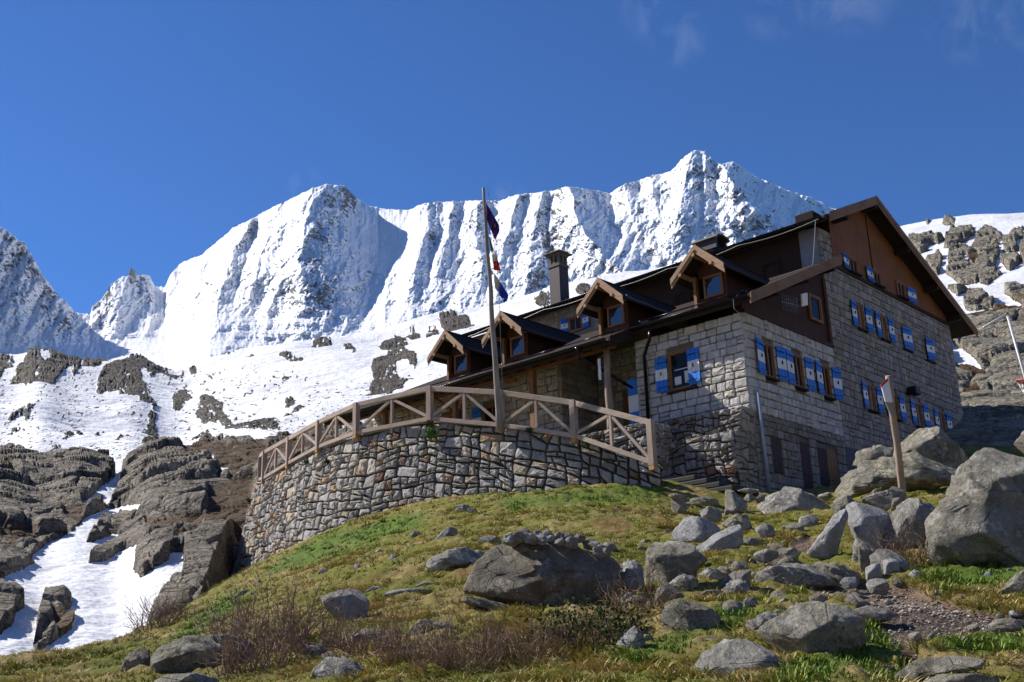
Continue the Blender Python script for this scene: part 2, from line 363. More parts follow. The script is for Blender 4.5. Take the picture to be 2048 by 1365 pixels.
# ------------------------------------------------------------------ terrain sheets
def interp(pts, x):
    p = np.array(pts, float); return np.interp(x, p[:, 0], p[:, 1])
def sheet(name, mat, cols, skyline, ybot, nrow, Dsky, a, disp, attrs_fn, back=6, power=1.0, jit=0.0):
    """one hillside: every column runs from its foot up to its crest and on over the back"""
    ys0 = interp(skyline, cols); kk = int(60 / (cols[1] - cols[0])); kr = np.hanning(2 * kk + 1); kr /= kr.sum(); ys = np.convolve(np.pad(ys0, kk, 'edge'), kr, 'valid'); yb = np.full(len(cols), float(ybot)) if np.isscalar(ybot) else interp(ybot, cols)
    t = np.linspace(0, 1, nrow) ** power
    X = np.broadcast_to(cols, (nrow, len(cols))); Y = yb[None] + (ys - yb)[None] * t[:, None] + ((ys0 - ys) + jit)[None] * sstep(0.45, 1.0, t)[:, None]
    D0 = Dsky if np.isscalar(Dsky) else interp(Dsky, cols)[None]
    te = tanE(X, Y); ts = tanE(cols, ys)[None]
    Dh = a / np.maximum(ts - te + a / D0, 1e-4)                 # horizontal range
    r = ray(X, Y); P = r * (Dh / np.hypot(r[..., 0], r[..., 1]))[..., None]
    at = attrs_fn(X, Y, P); P = P.copy(); P = disp(X, Y, P, at, t[:, None])
    # over the crest and down behind
    Bk = []; last = P[-1]; h = last[:, :2] / np.hypot(last[:, 0], last[:, 1])[:, None]; step = np.hypot(*(last[:, :2] - P[-2][:, :2]).T).mean() * 3 + D0.mean() * 0.004 if not np.isscalar(D0) else D0 * 0.01
    for k in range(1, back + 1):
        q = last.copy(); q[:, :2] += h * (step * k * (1 + 0.5 * k)); q[:, 2] -= step * k * k * 0.22; Bk.append(q)
    V = np.concatenate([P, np.array(Bk)], 0); nr = V.shape[0]
    out = {k: np.concatenate([v, np.repeat(v[-1:], back, 0)], 0).ravel() for k, v in at.items()}
    me = np_mesh(name, V.reshape(-1, 3), grid_faces(nr, len(cols)), True, out)
    o = link(name, me, None, [mat]); tag(o, kind='structure'); return o, P

# ---- far mountains -------------------------------------------------
SKY_M = [(-160, 380), (-60, 432), (0, 455), (20, 466), (35, 480), (48, 486), (60, 505), (75, 530), (88, 556), (100, 570), (115, 590), (130, 602), (150, 625), (170, 629), (180, 630), (185, 612), (200, 602), (212, 585), (225, 567), (240, 557), (258, 552), (300, 552), (305, 566), (312, 574), (330, 575), (338, 556), (345, 545), (365, 525), (405, 510), (420, 496), (440, 480), (465, 458), (480, 450), (500, 441), (540, 418), (570, 405), (600, 389), (625, 378), (650, 370), (690, 372), (700, 385), (712, 397), (740, 414), (770, 419), (820, 421), (840, 410), (860, 406), (900, 404), (960, 402), (1000, 403), (1020, 394), (1040, 389), (1080, 386), (1090, 383), (1100, 384), (1120, 377), (1140, 374), (1180, 381), (1220, 388), (1235, 377), (1250, 369), (1275, 362), (1300, 353), (1320, 349), (1340, 345), (1350, 335), (1360, 323), (1372, 312), (1385, 302), (1410, 303), (1420, 313), (1430, 326), (1445, 330), (1465, 324), (1480, 332), (1500, 349), (1550, 371), (1580, 384), (1620, 395), (1660, 415), (1720, 440), (1800, 470), (2000, 520)]
RIDGES = [  # points, half width px, relief m, right side steeper factor
    ([(650, 370), (628, 400), (610, 440), (606, 480), (598, 530), (612, 580), (606, 640)], 115, 430),
    ([(500, 440), (478, 490), (455, 540), (438, 600)], 46, 230), ([(560, 410), (545, 460), (520, 520), (500, 590)], 42, 200),
    ([(405, 510), (398, 560), (384, 604)], 34, 150), ([(345, 545), (338, 580), (330, 610)], 30, 110),
    ([(860, 406), (852, 460), (835, 520), (818, 590), (812, 630)], 45, 170), ([(905, 404), (898, 470), (872, 560), (862, 610)], 34, 90),
    ([(960, 402), (950, 470), (965, 540), (950, 600)], 36, 140), ([(1040, 388), (1020, 450), (1000, 520), (990, 600)], 36, 130),
    ([(1085, 386), (1072, 440), (1060, 520), (1048, 600)], 40, 130), ([(1140, 374), (1150, 430), (1180, 480), (1215, 520), (1262, 560)], 66, 300),
    ([(1250, 369), (1262, 430), (1290, 480), (1320, 520)], 40, 120), ([(1300, 352), (1312, 420), (1330, 480)], 34, 80),
    ([(1385, 302), (1370, 370), (1352, 430), (1345, 500)], 55, 170), ([(1410, 303), (1430, 370), (1450, 430), (1470, 480)], 36, 90),
    ([(1440, 328), (1472, 375), (1510, 420), (1560, 462), (1610, 500)], 64, 290), ([(1650, 412), (1625, 440), (1600, 470)], 30, 60),
    ([(0, 455), (50, 492), (88, 560), (128, 620), (150, 690)], 16, 40), ([(262, 552), (252, 600), (222, 650)], 30, 70)]
GULLIES = [([(755, 418), (760, 500), (735, 600), (720, 650)], 75, 190), ([(575, 420), (572, 480), (545, 540), (520, 620)], 18, 60), ([(1222, 388), (1262, 440), (1300, 500), (1320, 540)], 30, 120), ([(180, 630), (200, 660)], 40, 60), ([(320, 578), (330, 640)], 26, 60)]
ROCKY = [(640, 590, 38, 1), (625, 520, 22, .8), (640, 470, 30, .7), (700, 400, 22, .8), (660, 400, 12, .9), (560, 520, 14, .6), (580, 600, 26, .6), (470, 480, 20, .5), (490, 550, 20, .5), (510, 470, 20, .45), (425, 560, 14, .5),
    (1100, 480, 40, 1), (1110, 430, 22, 1), (1070, 560, 32, 1), (1120, 395, 14, 1), (940, 450, 28, .75), (960, 520, 24, .6), (870, 480, 16, .6), (890, 430, 25, .5), (900, 600, 22, .8), (845, 600, 18, .7), (1000, 470, 18, .6), (1220, 420, 18, .6), (1180, 500, 26, .7), (1225, 540, 22, .6), (1040, 395, 20, .5),
    (1290, 420, 20, .6), (1300, 480, 26, .6), (1335, 395, 18, .8), (1390, 350, 20, .6), (1470, 390, 16, 1), (1485, 430, 14, .9), (1520, 460, 26, .8), (1475, 460, 18, .9), (1360, 460, 22, .5), (1420, 450, 18, .4), (1400, 500, 22, .4), (1430, 345, 16, .8), (1290, 380, 16, .5), (1640, 415, 18, .6),
    (215, 600, 28, 1), (262, 555, 16, .8), (285, 575, 22, .8), (300, 600, 14, .6), (200, 630, 16, 1), (20, 520, 40, .75), (60, 540, 26, .8), (95, 600, 30, .9), (50, 600, 40, .5), (130, 650, 24, .9), (60, 660, 30, .4)]
def polydist(X, Y, P):
    """distance to a polyline, signed side (+ right), and position along it"""
    best = np.full(X.shape, 1e9); side = np.zeros(X.shape); par = np.zeros(X.shape); n = len(P) - 1
    for i in range(n):
        (x0, y0), (x1, y1) = P[i], P[i + 1]; dx, dy = x1 - x0, y1 - y0; l2 = dx * dx + dy * dy
        t = np.clip(((X - x0) * dx + (Y - y0) * dy) / l2, 0, 1); qx = X - x0 - t * dx; qy = Y - y0 - t * dy; d = np.hypot(qx, qy)
        m = d < best; best = np.where(m, d, best); side = np.where(m, np.sign(qx), side); par = np.where(m, (i + t) / n, par)
    return best, side, par
def far_mountains():
    cols = np.arange(-120, 1860, 1.7); nrow = 330
    ys = interp(SKY_M, cols) + 3.4 * fbm(cols / 14, cols * 0, 4, 3) + 2.4 * fbm(cols / 4, cols * 0, 3, 9) - 0.6
    yb = interp([(-120, 705), (150, 690), (300, 672), (440, 655), (560, 690), (700, 660), (850, 650), (1000, 640), (1200, 640), (1860, 640)], cols)
    # rows: glacier apron (0..q) then the walls up to the crest
    nb = 70; tb = np.linspace(0, 1, nb, endpoint=False); tw = np.linspace(0, 1, nrow - nb)
    Y = np.concatenate([800 + (yb - 800)[None] * tb[:, None], yb[None] + (ys - yb)[None] * tw[:, None]], 0)
    X = np.broadcast_to(cols, Y.shape).copy()
    Dwall = 2500 + np.interp(cols, [180, 400], [500, 1900])[None] * tw[:, None] ** 1.1 + 0 * cols[None]
    Dwall = Dwall + 350 * sstep(1440, 1700, cols)[None]*tw[:, None]
    Dap = 1500 + 1000 * tb[:, None] + 0 * cols[None]
    D = np.concatenate([Dap, Dwall], 0)
    side_off = np.interp(cols, [-120, 330, 420], [-450, 560, 0])[None]; D = D + side_off * np.concatenate([sstep(.3, 1, tb)[:, None] + 0 * cols, 1 + 0 * tw[:, None] + 0 * cols], 0)
    wall = np.concatenate([sstep(0.15, 1, tb)[:, None] * 0.45 + 0 * cols, 0.45 + 0.55 * sstep(0, 0.5, tw)[:, None] + 0 * cols], 0)
    wx = X + 7 * fbm(X / 34, Y / 34, 4, 21); wy = Y + 7 * fbm(X / 34, Y / 34, 4, 22)
    rel = np.zeros(X.shape)
    for P, w, amp in RIDGES:
        d, sd, par = polydist(wx, wy, P); ww = w * (0.75 + 0.5 * par) * np.where(sd > 0, 0.82, 1.12)
        k = np.maximum(0, 1 - d / ww); rel = np.maximum(rel, 1.35 * amp * (k ** 1.15) * (0.55 + 0.45 * np.sin(np.pi * np.clip(par * 0.8 + 0.2, 0, 1))))
    gul = np.zeros(X.shape)
    for P, w, amp in GULLIES:
        d, sd, par = polydist(wx, wy, P); gul = np.maximum(gul, amp * np.maximum(0, 1 - d / w) ** 1.3)
    smooth_bowl = np.exp(-((X - 775) / 62) ** 2 - ((Y - 470) / 55) ** 2)
    rough = wall * (1 - 0.85 * smooth_bowl)
    # spurs and gullies of every size running down the face
    det = 95 * ridged(wx / 60 + wy / 130, wy / 110, 3, 31, .45) + 30 * ridged(wx / 17 + wy / 40, wy / 26, 3, 33) + 14 * ridged((wx - wy * .9) / 7, (wy + wx * .5) / 16, 3, 35) + 7 * ridged((wx + wy * .8) / 4, (wy - wx * .5) / 12, 2, 55)
    run = 3.6 * ridged(wx / 3.4, wy / 46, 2, 37)
    D = D - wall * rel + wall * gul - rough * (det - 60) - run * rough
    ap = 1 - wall
    D = D + ap * (60 * fbm(X / 120, Y / 16, 4, 41))
    r = ray(X, Y); P = r * D[..., None]
    # debris apron from the avalanche
    deb = np.exp(-((X - 540) / 70) ** 2 - ((Y - 672) / 26) ** 2) + 0.7 * np.exp(-((X - 720) / 90) ** 2 - ((Y - 652) / 14) ** 2)
    P[..., 2] += deb * 4.5 * ridged(X / 6, Y / 2.4, 4, 43) + ap * 2.0 * fbm(X / 30, Y / 5, 4, 47) + wall * 1.5 * fbm(X / 2.5, Y / 2.5, 2, 49)
    du = np.gradient(P, axis=1); dv = np.gradient(P, axis=0); N = np.cross(du, dv); N /= np.linalg.norm(N, axis=-1)[..., None] + 1e-9
    steep = 1 - np.abs(N[..., 2])
    rk = np.zeros(X.shape)
    for (x, y, q, s) in ROCKY: rk = np.maximum(rk, s * np.exp(-(((X - x) / q) ** 2 + ((Y - y) / (q * 1.25)) ** 2)))
    u_ = (wx * .82 + wy * .57); q_ = (wy * .82 - wx * .57)
    pat = .5 + .42 * fbm(q_ / 3.2, u_ / 9.0, 3, 61) + .30 * fbm(q_ / 9.0, u_ / 22.0, 3, 62) + .22 * fbm(X / 2.2, Y / 2.2, 2, 63)
    nx_ = N[..., :2] @ np.array([SUN_DIR.x, SUN_DIR.y]) * np.sign(N[..., 2]); cover = np.clip(.10 + .62 * rk * (.75 + .5 * fbm(wx / 26, wy / 26, 3, 64)) + np.interp(X, [200, 400], [.12, .42]) * sstep(.40, .80, steep) + .12 * sstep(.1, -.4, nx_), 0, 1)
    rock = np.clip(0.5 + (pat - (0.955 - .66 * cover)) * 2.6, 0, 1) * sstep(.40, .50, wall) * (1 - smooth_bowl)
    # the little rock tower on the low saddle is part of this ridge
    last = P[-1]; h = last[:, :2] / np.hypot(last[:, 0], last[:, 1])[:, None]; Bk = []
    for k in range(1, 6):
        q = last.copy(); q[:, :2] += h * 45 * k; q[:, 2] -= 22 * k * k; Bk.append(q)
    V = np.concatenate([P, np.array(Bk)], 0); rk_all = np.concatenate([rock, np.repeat(rock[-1:], 5, 0)], 0)
    me = np_mesh('mountains', V.reshape(-1, 3), grid_faces(V.shape[0], len(cols)), True, {'rock': rk_all.ravel()})
    o = link('mountains', me, None, [M['mount']]); tag(o, kind='structure')
far_mountains()

# ---- snow covered hill in the middle distance ----------------------
N_ = lambda p: crop(0, 670, 4.876, p)
M_ = lambda p: crop(400, 600, 4.096, p)
HILL_ROCK = [N_(p) for p in [
    [(30,490),(150,350),(230,240),(290,170),(400,100),(520,140),(620,190),(760,230),(800,260),(700,330),(600,380),(480,430),(330,500),(240,545),(180,530),(100,490)],
    [(690,330),(860,200),(960,240),(1100,270),(1000,310),(880,360),(800,360),(700,410)],
    [(940,500),(960,400),(1060,330),(1170,270),(1300,210),(1400,230),(1520,290),(1600,340),(1700,400),(1770,440),(1800,490),(1660,500),(1560,430),(1480,450),(1400,370),(1360,380),(1460,510),(1500,590),(1450,650),(1380,640),(1340,560),(1120,540),(1180,470),(1090,475),(1020,490),(990,510)],
    [(1690,560),(1800,530),(1890,590),(1800,650),(1760,720),(1680,700),(1690,620)], [(1940,650),(2048,590),(2048,780),(1900,770)],
    [(1300,880),(1440,800),(1450,720),(1550,730),(1510,790),(1570,860),(1440,905)], [(1370,1110),(1430,1010),(1600,920),(1700,895),(1640,960),(1700,990),(1820,1010),(1600,1060),(1400,1130)],
    [(1110,1090),(1150,1040),(1280,980),(1270,1010),(1150,1070)], [(600,1000),(650,940),(740,910),(730,950),(640,1000)], [(0,230),(100,220),(140,270),(60,330),(0,380),(-400,420),(-400,200)],
    [(0,830),(120,740),(340,660),(430,590),(400,640),(300,700),(130,770),(0,830)], [(0,930),(100,860),(150,800),(240,820),(130,850),(20,930)], [(510,555),(600,510),(720,475),(650,530),(540,560)],
    [(1850,950),(2000,860),(2048,840),(2040,880),(1970,930),(1890,990)], [(20,1150),(60,1080),(140,1050),(80,1130)], [(60,1050),(120,1000),(180,1020),(100,1060)], [(500,1105),(550,1060),(600,1080),(560,1110)],
    [(600,890),(690,870),(660,905)], [(1810,310),(1880,320),(1960,390),(1870,370)], [(740,870),(790,835),(820,860),(760,880)], [(960,930),(1020,880),(1050,890),(1000,930)], [(740,975),(800,940),(820,960),(770,985)], [(250,1005),(290,970),(325,995),(270,1012)], [(1470,680),(1500,645),(1550,675),(1500,700)], [(1270,690),(1310,668),(1350,680),(1310,692)], [(865,955),(910,930),(940,950)], [(910,1005),(950,955),(990,955),(940,1000)], [(235,745),(280,715),(315,722),(280,742)], [(1180,945),(1220,925),(1265,940),(1210,955)]]] + [M_(p) for p in [
    [(120,455),(200,430),(300,435),(240,475),(160,475)], [(360,465),(430,445),(470,465),(400,475)], [(905,385),(980,320),(1060,320),(1080,355),(1020,390)], [(850,400),(900,385),(970,425),(880,435)],
    [(1165,400),(1210,350),(1290,405),(1230,435)], [(1195,470),(1290,440),(1290,475)], [(1450,365),(1560,280),(1640,250),(1700,310),(1760,310),(1650,370),(1530,385)], [(1670,265),(1740,215),(1800,240),(1800,280),(1700,290)],
    [(1840,260),(1870,200),(1940,195),(1985,270),(1900,280)], [(1930,160),(2048,140),(2200,150),(2300,230),(2200,320),(2040,300),(2000,200)],
    [(1420,520),(1540,480),(1530,430),(1650,410),(1780,490),(1770,540),(1700,510),(1600,530),(1620,600),(1820,690),(1700,660),(1650,740),(1560,800),(1300,840),(1400,790),(1380,720),(1430,640),(1400,560)],
    [(620,510),(680,478),(880,530),(800,545),(700,520)], [(700,820),(770,800),(770,850),(700,880)], [(720,955),(810,860),(870,880),(790,940)], [(180,1150),(250,1110),(400,1060),(520,1010),(660,1020),(560,1060),(650,1120),(660,1160),(400,1170)],
    [(0,780),(40,770),(180,820),(190,880),(280,985),(160,960),(0,940)], [(640,990),(780,965),(720,1005)], [(935,655),(960,640),(995,652),(965,665)], [(960,595),(1040,570),(1010,590)], [(830,640),(870,615),(905,628),(870,640)], [(650,640),(700,630),(755,640),(700,660)], [(220,615),(400,632),(300,635)], [(580,790),(610,770),(645,790)], [(160,715),(220,712),(225,735)], [(285,710),(310,698),(340,720),(320,730)]]] + [
    [(1068, 600), (1085, 590), (1100, 596), (1098, 612), (1072, 615)], [(1150, 584), (1162, 574), (1180, 574), (1184, 586), (1156, 592)]]
hill_rock = blur(raster(HILL_ROCK), 1)
raster([N_([(385,180),(470,175),(490,220),(440,300),(400,230)]), N_([(700,380),(780,300),(820,290),(760,350)])], hill_rock, 0.0); hill_rock = blur(hill_rock, 1)
TALUS = blur(raster([N_(p) for p in [[(1120,540),(1180,470),(1400,370),(1460,510),(1500,590),(1450,650),(1380,640)], [(1690,560),(1800,530),(1890,590),(1800,650),(1760,720),(1680,700)], [(1940,650),(2300,560),(2400,950),(1900,770)], [(1300,880),(1440,800),(1450,720),(1550,730),(1570,860),(1440,905)], [(1370,1110),(1430,1010),(1600,920),(1820,1010),(1400,1130)], [(1480,450),(1560,300),(1800,490),(1660,500)]]] + [HILL_ROCK[39]] + [[(430,890),(560,830),(600,900)]]), 3)
SKY_H = [(-160, 690), (0, 708), (30, 716), (75, 693), (100, 700), (130, 718), (160, 716), (190, 722), (225, 722), (262, 716), (290, 722), (320, 735), (350, 746), (380, 741), (430, 722), (480, 708), (560, 692), (640, 680), (700, 673), (760, 665), (800, 656), (840, 645), (880, 635), (930, 630), (960, 622), (1000, 612), (1060, 596), (1090, 580), (1130, 572), (1150, 562), (1200, 550), (1290, 540), (1400, 524), (1700, 470)]
def hill():
    cols = np.arange(-130, 1700, 1.9)
    jt = 3.0 * fbm(cols / 9.0, cols * 0 + 0.5, 4, 71) * np.where((cols < 340) | ((cols > 860) & (cols < 960)), 1.0, 0.2)
    def at(X, Y, P):
        w = 5.0
        rk = sample(hill_rock, X + w * fbm(X / 8, Y / 4, 4, 73), Y + w * fbm(X / 8, Y / 4, 4, 74))
        rk = np.clip(rk - .75 * sstep(.02, .22, fbm(X / 7, Y / 3.6, 3, 91)) * sstep(-.1, .2, fbm(X / 40, Y / 30, 2, 92)), 0, 1)
        sp = fbm(X / 9 + Y / 9, Y / 2.6, 3, 75)      # scattered stones melting out of the snow
        sp = sstep(0.24, 0.31, sp) * sstep(-0.35, 0.05, fbm(X / 90, Y / 60, 3, 77)) * sstep(715, 760, Y) * 0.9
        tal = sample(TALUS, X, Y)
        veg = 0.25 * sstep(0.05, 0.4, fbm(X / 20, Y / 10, 3, 79)) * rk
        return {'rock': np.clip(np.maximum(rk, sp), 0, 1), 'veg': veg, 'talus': tal, 'h': np.maximum(rk, sp * .35)}
    def disp(X, Y, P, A, t):
        D = np.hypot(P[..., 0], P[..., 1]); sc = D / 300.0
        wx, wy = P[..., 0], P[..., 1]; rk = A['h']; tal = A['talus']
        z = 6.0 * fbm(wx / 70, wy / 70, 3, 81) + 0.35 * fbm(wx / 6, wy / 6, 3, 82) + 0.10 * sc * ridged(X / 3.0, Y / 1.3, 2, 84)
        body = 3.2 * slabs(wx / 14, wy / 14, 85) + 2.0 * slabs(wx / 5, wy / 5, 86) + 0.8 * slabs(wx / 2, wy / 2, 87)
        tl = 2.2 * slabs(X / 6.5, Y / 4.0, 88) + 1.6 * slabs(X / 3.4, Y / 2.2, 89)
        z = z + sstep(0.40, 0.95, rk) * (0.22 + 0.19 * body * (1 - tal) + 0.09 * tl * tal) * (0.45 + 0.55 * sc)
        P[..., 2] += z
        return P
    o, P = sheet('snow_slope', M['hill'], cols, SKY_H, 985, 330, [(-160, 430), (1420, 430)], 19.0, disp, at, power=0.8, jit=jt)
hill()

# ---- rocky valley side below the hut terrace -----------------------
L_ = lambda p: crop(0, 640, 1.883, p)
VAL_SNOW = [L_(p) for p in [
    [(-60,1010),(0,990),(60,960),(135,910),(120,890),(180,830),(250,800),(300,765),(330,730),(400,705),(540,685),(520,720),(430,735),(380,745),(350,790),(320,830),(350,825),(420,800),(450,800),(440,830),(400,850),(340,880),(330,915),(400,905),(440,870),(500,850),(590,808),(510,860),(510,900),(500,950),(530,978),(600,930),(640,905),(640,880),(690,875),(690,930),(675,990),(600,1060),(560,1130),(560,1180),(480,1220),(440,1260),(300,1290),(180,1300),(100,1330),(0,1340),(-60,1340),(-60,1190),(0,1190),(50,1150),(60,1105),(100,1090),(60,1065),(0,1055),(-60,1055)],
    [(335,665),(400,600),(440,575),(415,530),(445,540),(470,560),(445,600),(435,650),(480,630),(520,625),(570,600),(600,580),(650,565),(740,535),(800,490),(808,505),(760,550),(700,580),(690,605),(620,610),(500,640),(430,660),(410,690),(380,700),(300,680)],
    [(775,575),(800,555),(865,552),(860,570),(800,575)], [(-40,780),(0,780),(25,785),(0,800),(-40,810)], [(540,790),(575,795),(560,780)]]]
VAL_VEG = [L_(p) for p in [[(540,760),(700,740),(900,740),(860,790),(700,800),(560,790)], [(800,480),(1000,440),(1000,560),(870,620),(800,560)], [(0,790),(120,790),(150,830),(60,850),(0,870)], [(780,650),(960,600),(930,780),(780,740)], [(230,690),(330,690),(310,770),(240,740)], [(190,1120),(280,1110),(280,1180),(210,1210)], [(680,460),(860,455),(860,500),(700,490)], [(640,820),(760,800),(740,840),(660,850)], [(320,670),(390,670),(380,700),(300,700)], [(900,460),(1300,440),(1300,500),(940,520)]]]
val_snow = blur(raster(VAL_SNOW), 1); raster([L_([(125,1235),(140,1130),(160,1075),(270,1055),(270,1090),(240,1110),(280,1120),(275,1170),(200,1215),(150,1245)])], val_snow, 0.0); val_snow = blur(val_snow, 1)
val_veg = blur(raster(VAL_VEG), 4)
SKY_V = [(-160, 890), (0, 905), (25, 903), (45, 912), (80, 924), (110, 922), (150, 913), (180, 922), (215, 921), (225, 935), (236, 938), (260, 918), (300, 890), (330, 885), (370, 886), (400, 880), (460, 878), (540, 874), (620, 866), (720, 858), (900, 850)]
def valley():
    cols = np.arange(-130, 760, 1.5)
    def at(X, Y, P):
        w = 4
        sn = sample(val_snow, X + w * fbm(X / 22, Y / 22, 4, 101), Y + w * fbm(X / 22, Y / 22, 4, 102))
        return {'rock': 1 - sn, 'veg': sample(val_veg, X, Y) * (1 - sn)}
    def disp(X, Y, P, A, t):
        wx, wy = P[..., 0], P[..., 1]; rk = sstep(0.48, 0.92, A['rock']); v = A['veg']
        # long glacier-smoothed slabs dipping to the lower left
        u = (wx * 0.80 + wy * 0.60); q = (-wx * 0.60 + wy * 0.80)
        body = 2.8 * slabs(u / 8.0, q / 6.0, 103) + 1.2 * slabs(u / 3.0, q / 2.6, 104) + 0.35 * slabs(wx / 1.1, wy / 1.1, 105)
        body = body * (1 - 0.75 * v) + 0.25 * fbm(wx / 0.9, wy / 0.9, 4, 106) * v
        z = 0.5 * fbm(wx / 18, wy / 18, 3, 107) + rk * (0.15 + body * 0.30) * np.clip(np.hypot(wx, wy) / 70, 0.45, 1.2)
        z = z + (1 - rk) * (0.045 * ridged(u / 0.55, q / 1.1, 3, 108) + 0.03 * fbm(wx / .4, wy / .4, 2, 109))
        P[..., 2] += z - 0.5 * sstep(0.85, 1.0, t) - 0.75 * np.maximum(0, np.interp(X, [380, 470], [28, 47]) - np.hypot(wx, wy)); return P
    return sheet('valley_slope', M['valley'], cols, SKY_V, 1330, 420, 92.0, 7.2, disp, at, power=1.0)
valley()

# ---- rocky hillside on the right, behind the hut -------------------
R_ = lambda p: crop(1780, 400, 4.549, p)
S_ = lambda p: crop(1880, 600, 4.549, p)
RIGHT_ROCK = [R_(p) for p in [
    [(155,340),(240,325),(380,320),(520,350),(440,380),(360,400),(270,430),(370,430),(270,490),(180,400)],
    [(740,420),(780,320),(860,225),(960,260),(1030,340),(990,400),(1000,490),(960,610),(900,650),(1045,685),(880,770),(820,760),(800,680),(720,560),(700,500)],
    [(530,620),(525,500),(560,430),(640,400),(730,430),(700,500),(640,510),(720,580),(700,600),(800,640),(800,750),(640,770),(505,670)],
    [(480,435),(520,300),(560,250),(620,230),(760,240),(780,300),(620,390),(540,420)], [(315,550),(450,485),(495,530),(440,690),(390,660)],
    [(1030,470),(1030,350),(1130,270),(1219,300),(1300,300),(1300,360),(1219,350),(1150,380),(1180,440),(1080,475)], [(1000,540),(1050,510),(1190,550),(1190,600),(1090,660),(1020,600)],
    [(505,790),(600,775),(700,820),(770,855),(640,890),(620,920)], [(660,960),(780,905),(960,940),(960,990),(800,1030),(690,1020)], [(1040,870),(1130,810),(1219,840),(1400,850),(1400,970),(1219,970),(1130,940)],
    [(1180,420),(1219,370),(1400,370),(1400,640),(1219,620),(1190,540)], [(315,240),(340,200),(390,225)], [(455,230),(520,185),(610,200),(560,235)], [(1015,245),(1040,225),(1070,245)], [(1130,270),(1219,245),(1219,275)],
    [(500,1200),(740,1090),(920,1032),(960,990),(1219,1005),(1600,1005),(1600,2800),(300,2800),(300,1400)]]]
RIGHT_SNOW = [S_([(60,300),(115,385),(160,430),(250,490),(360,590),(400,660),(270,620),(150,590),(60,500)]), S_([(450,820),(470,822),(520,890),(470,870)]), S_([(730,545),(800,540),(800,575),(735,570)]), S_([(-150,1180),(60,1150),(80,1200)])]
right_rock = blur(raster(RIGHT_ROCK), 1); raster(RIGHT_SNOW, right_rock, 0.0); right_rock = blur(right_rock, 1)
right_veg = blur(raster([R_([(740,1090),(920,1010),(1219,990),(1219,1060),(920,1090),(800,1150)]), S_([(150,590),(400,660),(440,720),(300,700),(160,650)]), S_([(200,850),(340,800),(380,870),(230,900)]), R_([(700,500),(800,460),(800,560),(720,560)]), R_([(1000,520),(1080,505),(1060,550)]), R_([(800,230),(760,300),(700,290)])]), 3)
SKY_R = [(1400, 570), (1500, 540), (1600, 515), (1700, 482), (1796, 455), (1850, 446), (1900, 437), (1960, 430), (2048, 423), (2200, 405), (2400, 395)]
def right_hill():
    cols = np.arange(1400, 2300, 1.5)
    def at(X, Y, P):
        w = 2.5
        rk = sample(right_rock, X + w * fbm(X / 12, Y / 12, 4, 121), Y + w * fbm(X / 12, Y / 12, 4, 122))
        return {'rock': rk, 'veg': sample(right_veg, X, Y) * rk}
    def disp(X, Y, P, A, t):
        wx, wy = P[..., 0], P[..., 1]; rk = sstep(0.48, 0.92, A['rock']); D = np.hypot(wx, wy); s = np.clip(D / 90, 0.6, 1.35)
        u = (wx * 0.93 - wy * 0.37); q = (wx * 0.37 + wy * 0.93)
        body = (2.8 * slabs(u / 9.0, q / 5.5, 123) + 1.0 * slabs(u / 3.4, q / 2.6, 124) + 0.25 * slabs(wx / 1.2, wy / 1.2, 125))
        body = body * (1 - 0.7 * A['veg'])
        P[..., 2] += 1.0 * fbm(wx / 20, wy / 20, 3, 127) + rk * (0.2 + body * 0.22 * s) + (1 - rk) * 0.05 * ridged(wx / 1.0, wy / 1.5, 3, 128)
        return P
    return sheet('rocky_hillside', M['right'], cols, SKY_R, 960, 420, 210.0, 11.9, disp, at, power=0.9)
right_hill()

# ---- unseen sides of the valley (behind and beside the photographer), added to bounce light
def surroundings():
    az0 = math.atan2(ray(1024, 700)[1], ray(1024, 700)[0]); A = np.linspace(0.62, 2 * math.pi - 0.62, 150) + az0; Rr = 64 * (5200 / 64) ** np.linspace(0, 1, 90); A, Rr = np.meshgrid(A, Rr)
    X = Rr * np.cos(A); Y = Rr * np.sin(A); Z = -14 - 0.10 * np.minimum(Rr, 300) + 780 * sstep(500, 3600, Rr) + sstep(100, 900, Rr) * (120 * fbm(X / 700, Y / 700, 5, 401)) + 6 * fbm(X / 60, Y / 60, 3, 403)
    rk = sstep(-0.30, 0.05, fbm(X / 160, Y / 160, 5, 405))  # mostly rock, to hold the bounced light down
    me = np_mesh('unseen_bounce_terrain', np.stack([X, Y, Z], -1).reshape(-1, 3), grid_faces(*X.shape), True, {'rock': rk.ravel(), 'veg': rk.ravel() * .4}); tag(link('unseen_bounce_terrain', me, None, [M['hill']]), kind='structure')
    n = 60; a = np.linspace(-0.75, 0.75, n) + az0; Rr = 60 * (1400 / 60) ** np.linspace(0, 1, 30); a, Rr = np.meshgrid(a, Rr); X = Rr * np.cos(a); Y = Rr * np.sin(a); Z = -14 - 0.0 * Rr
    me = np_mesh('valley_bed', np.stack([X, Y, Z], -1).reshape(-1, 3), grid_faces(*X.shape), True, {'rock': X.ravel() * 0 + .9, 'veg': X.ravel() * 0}); tag(link('valley_bed', me, None, [M['hill']]), kind='structure')
surroundings()
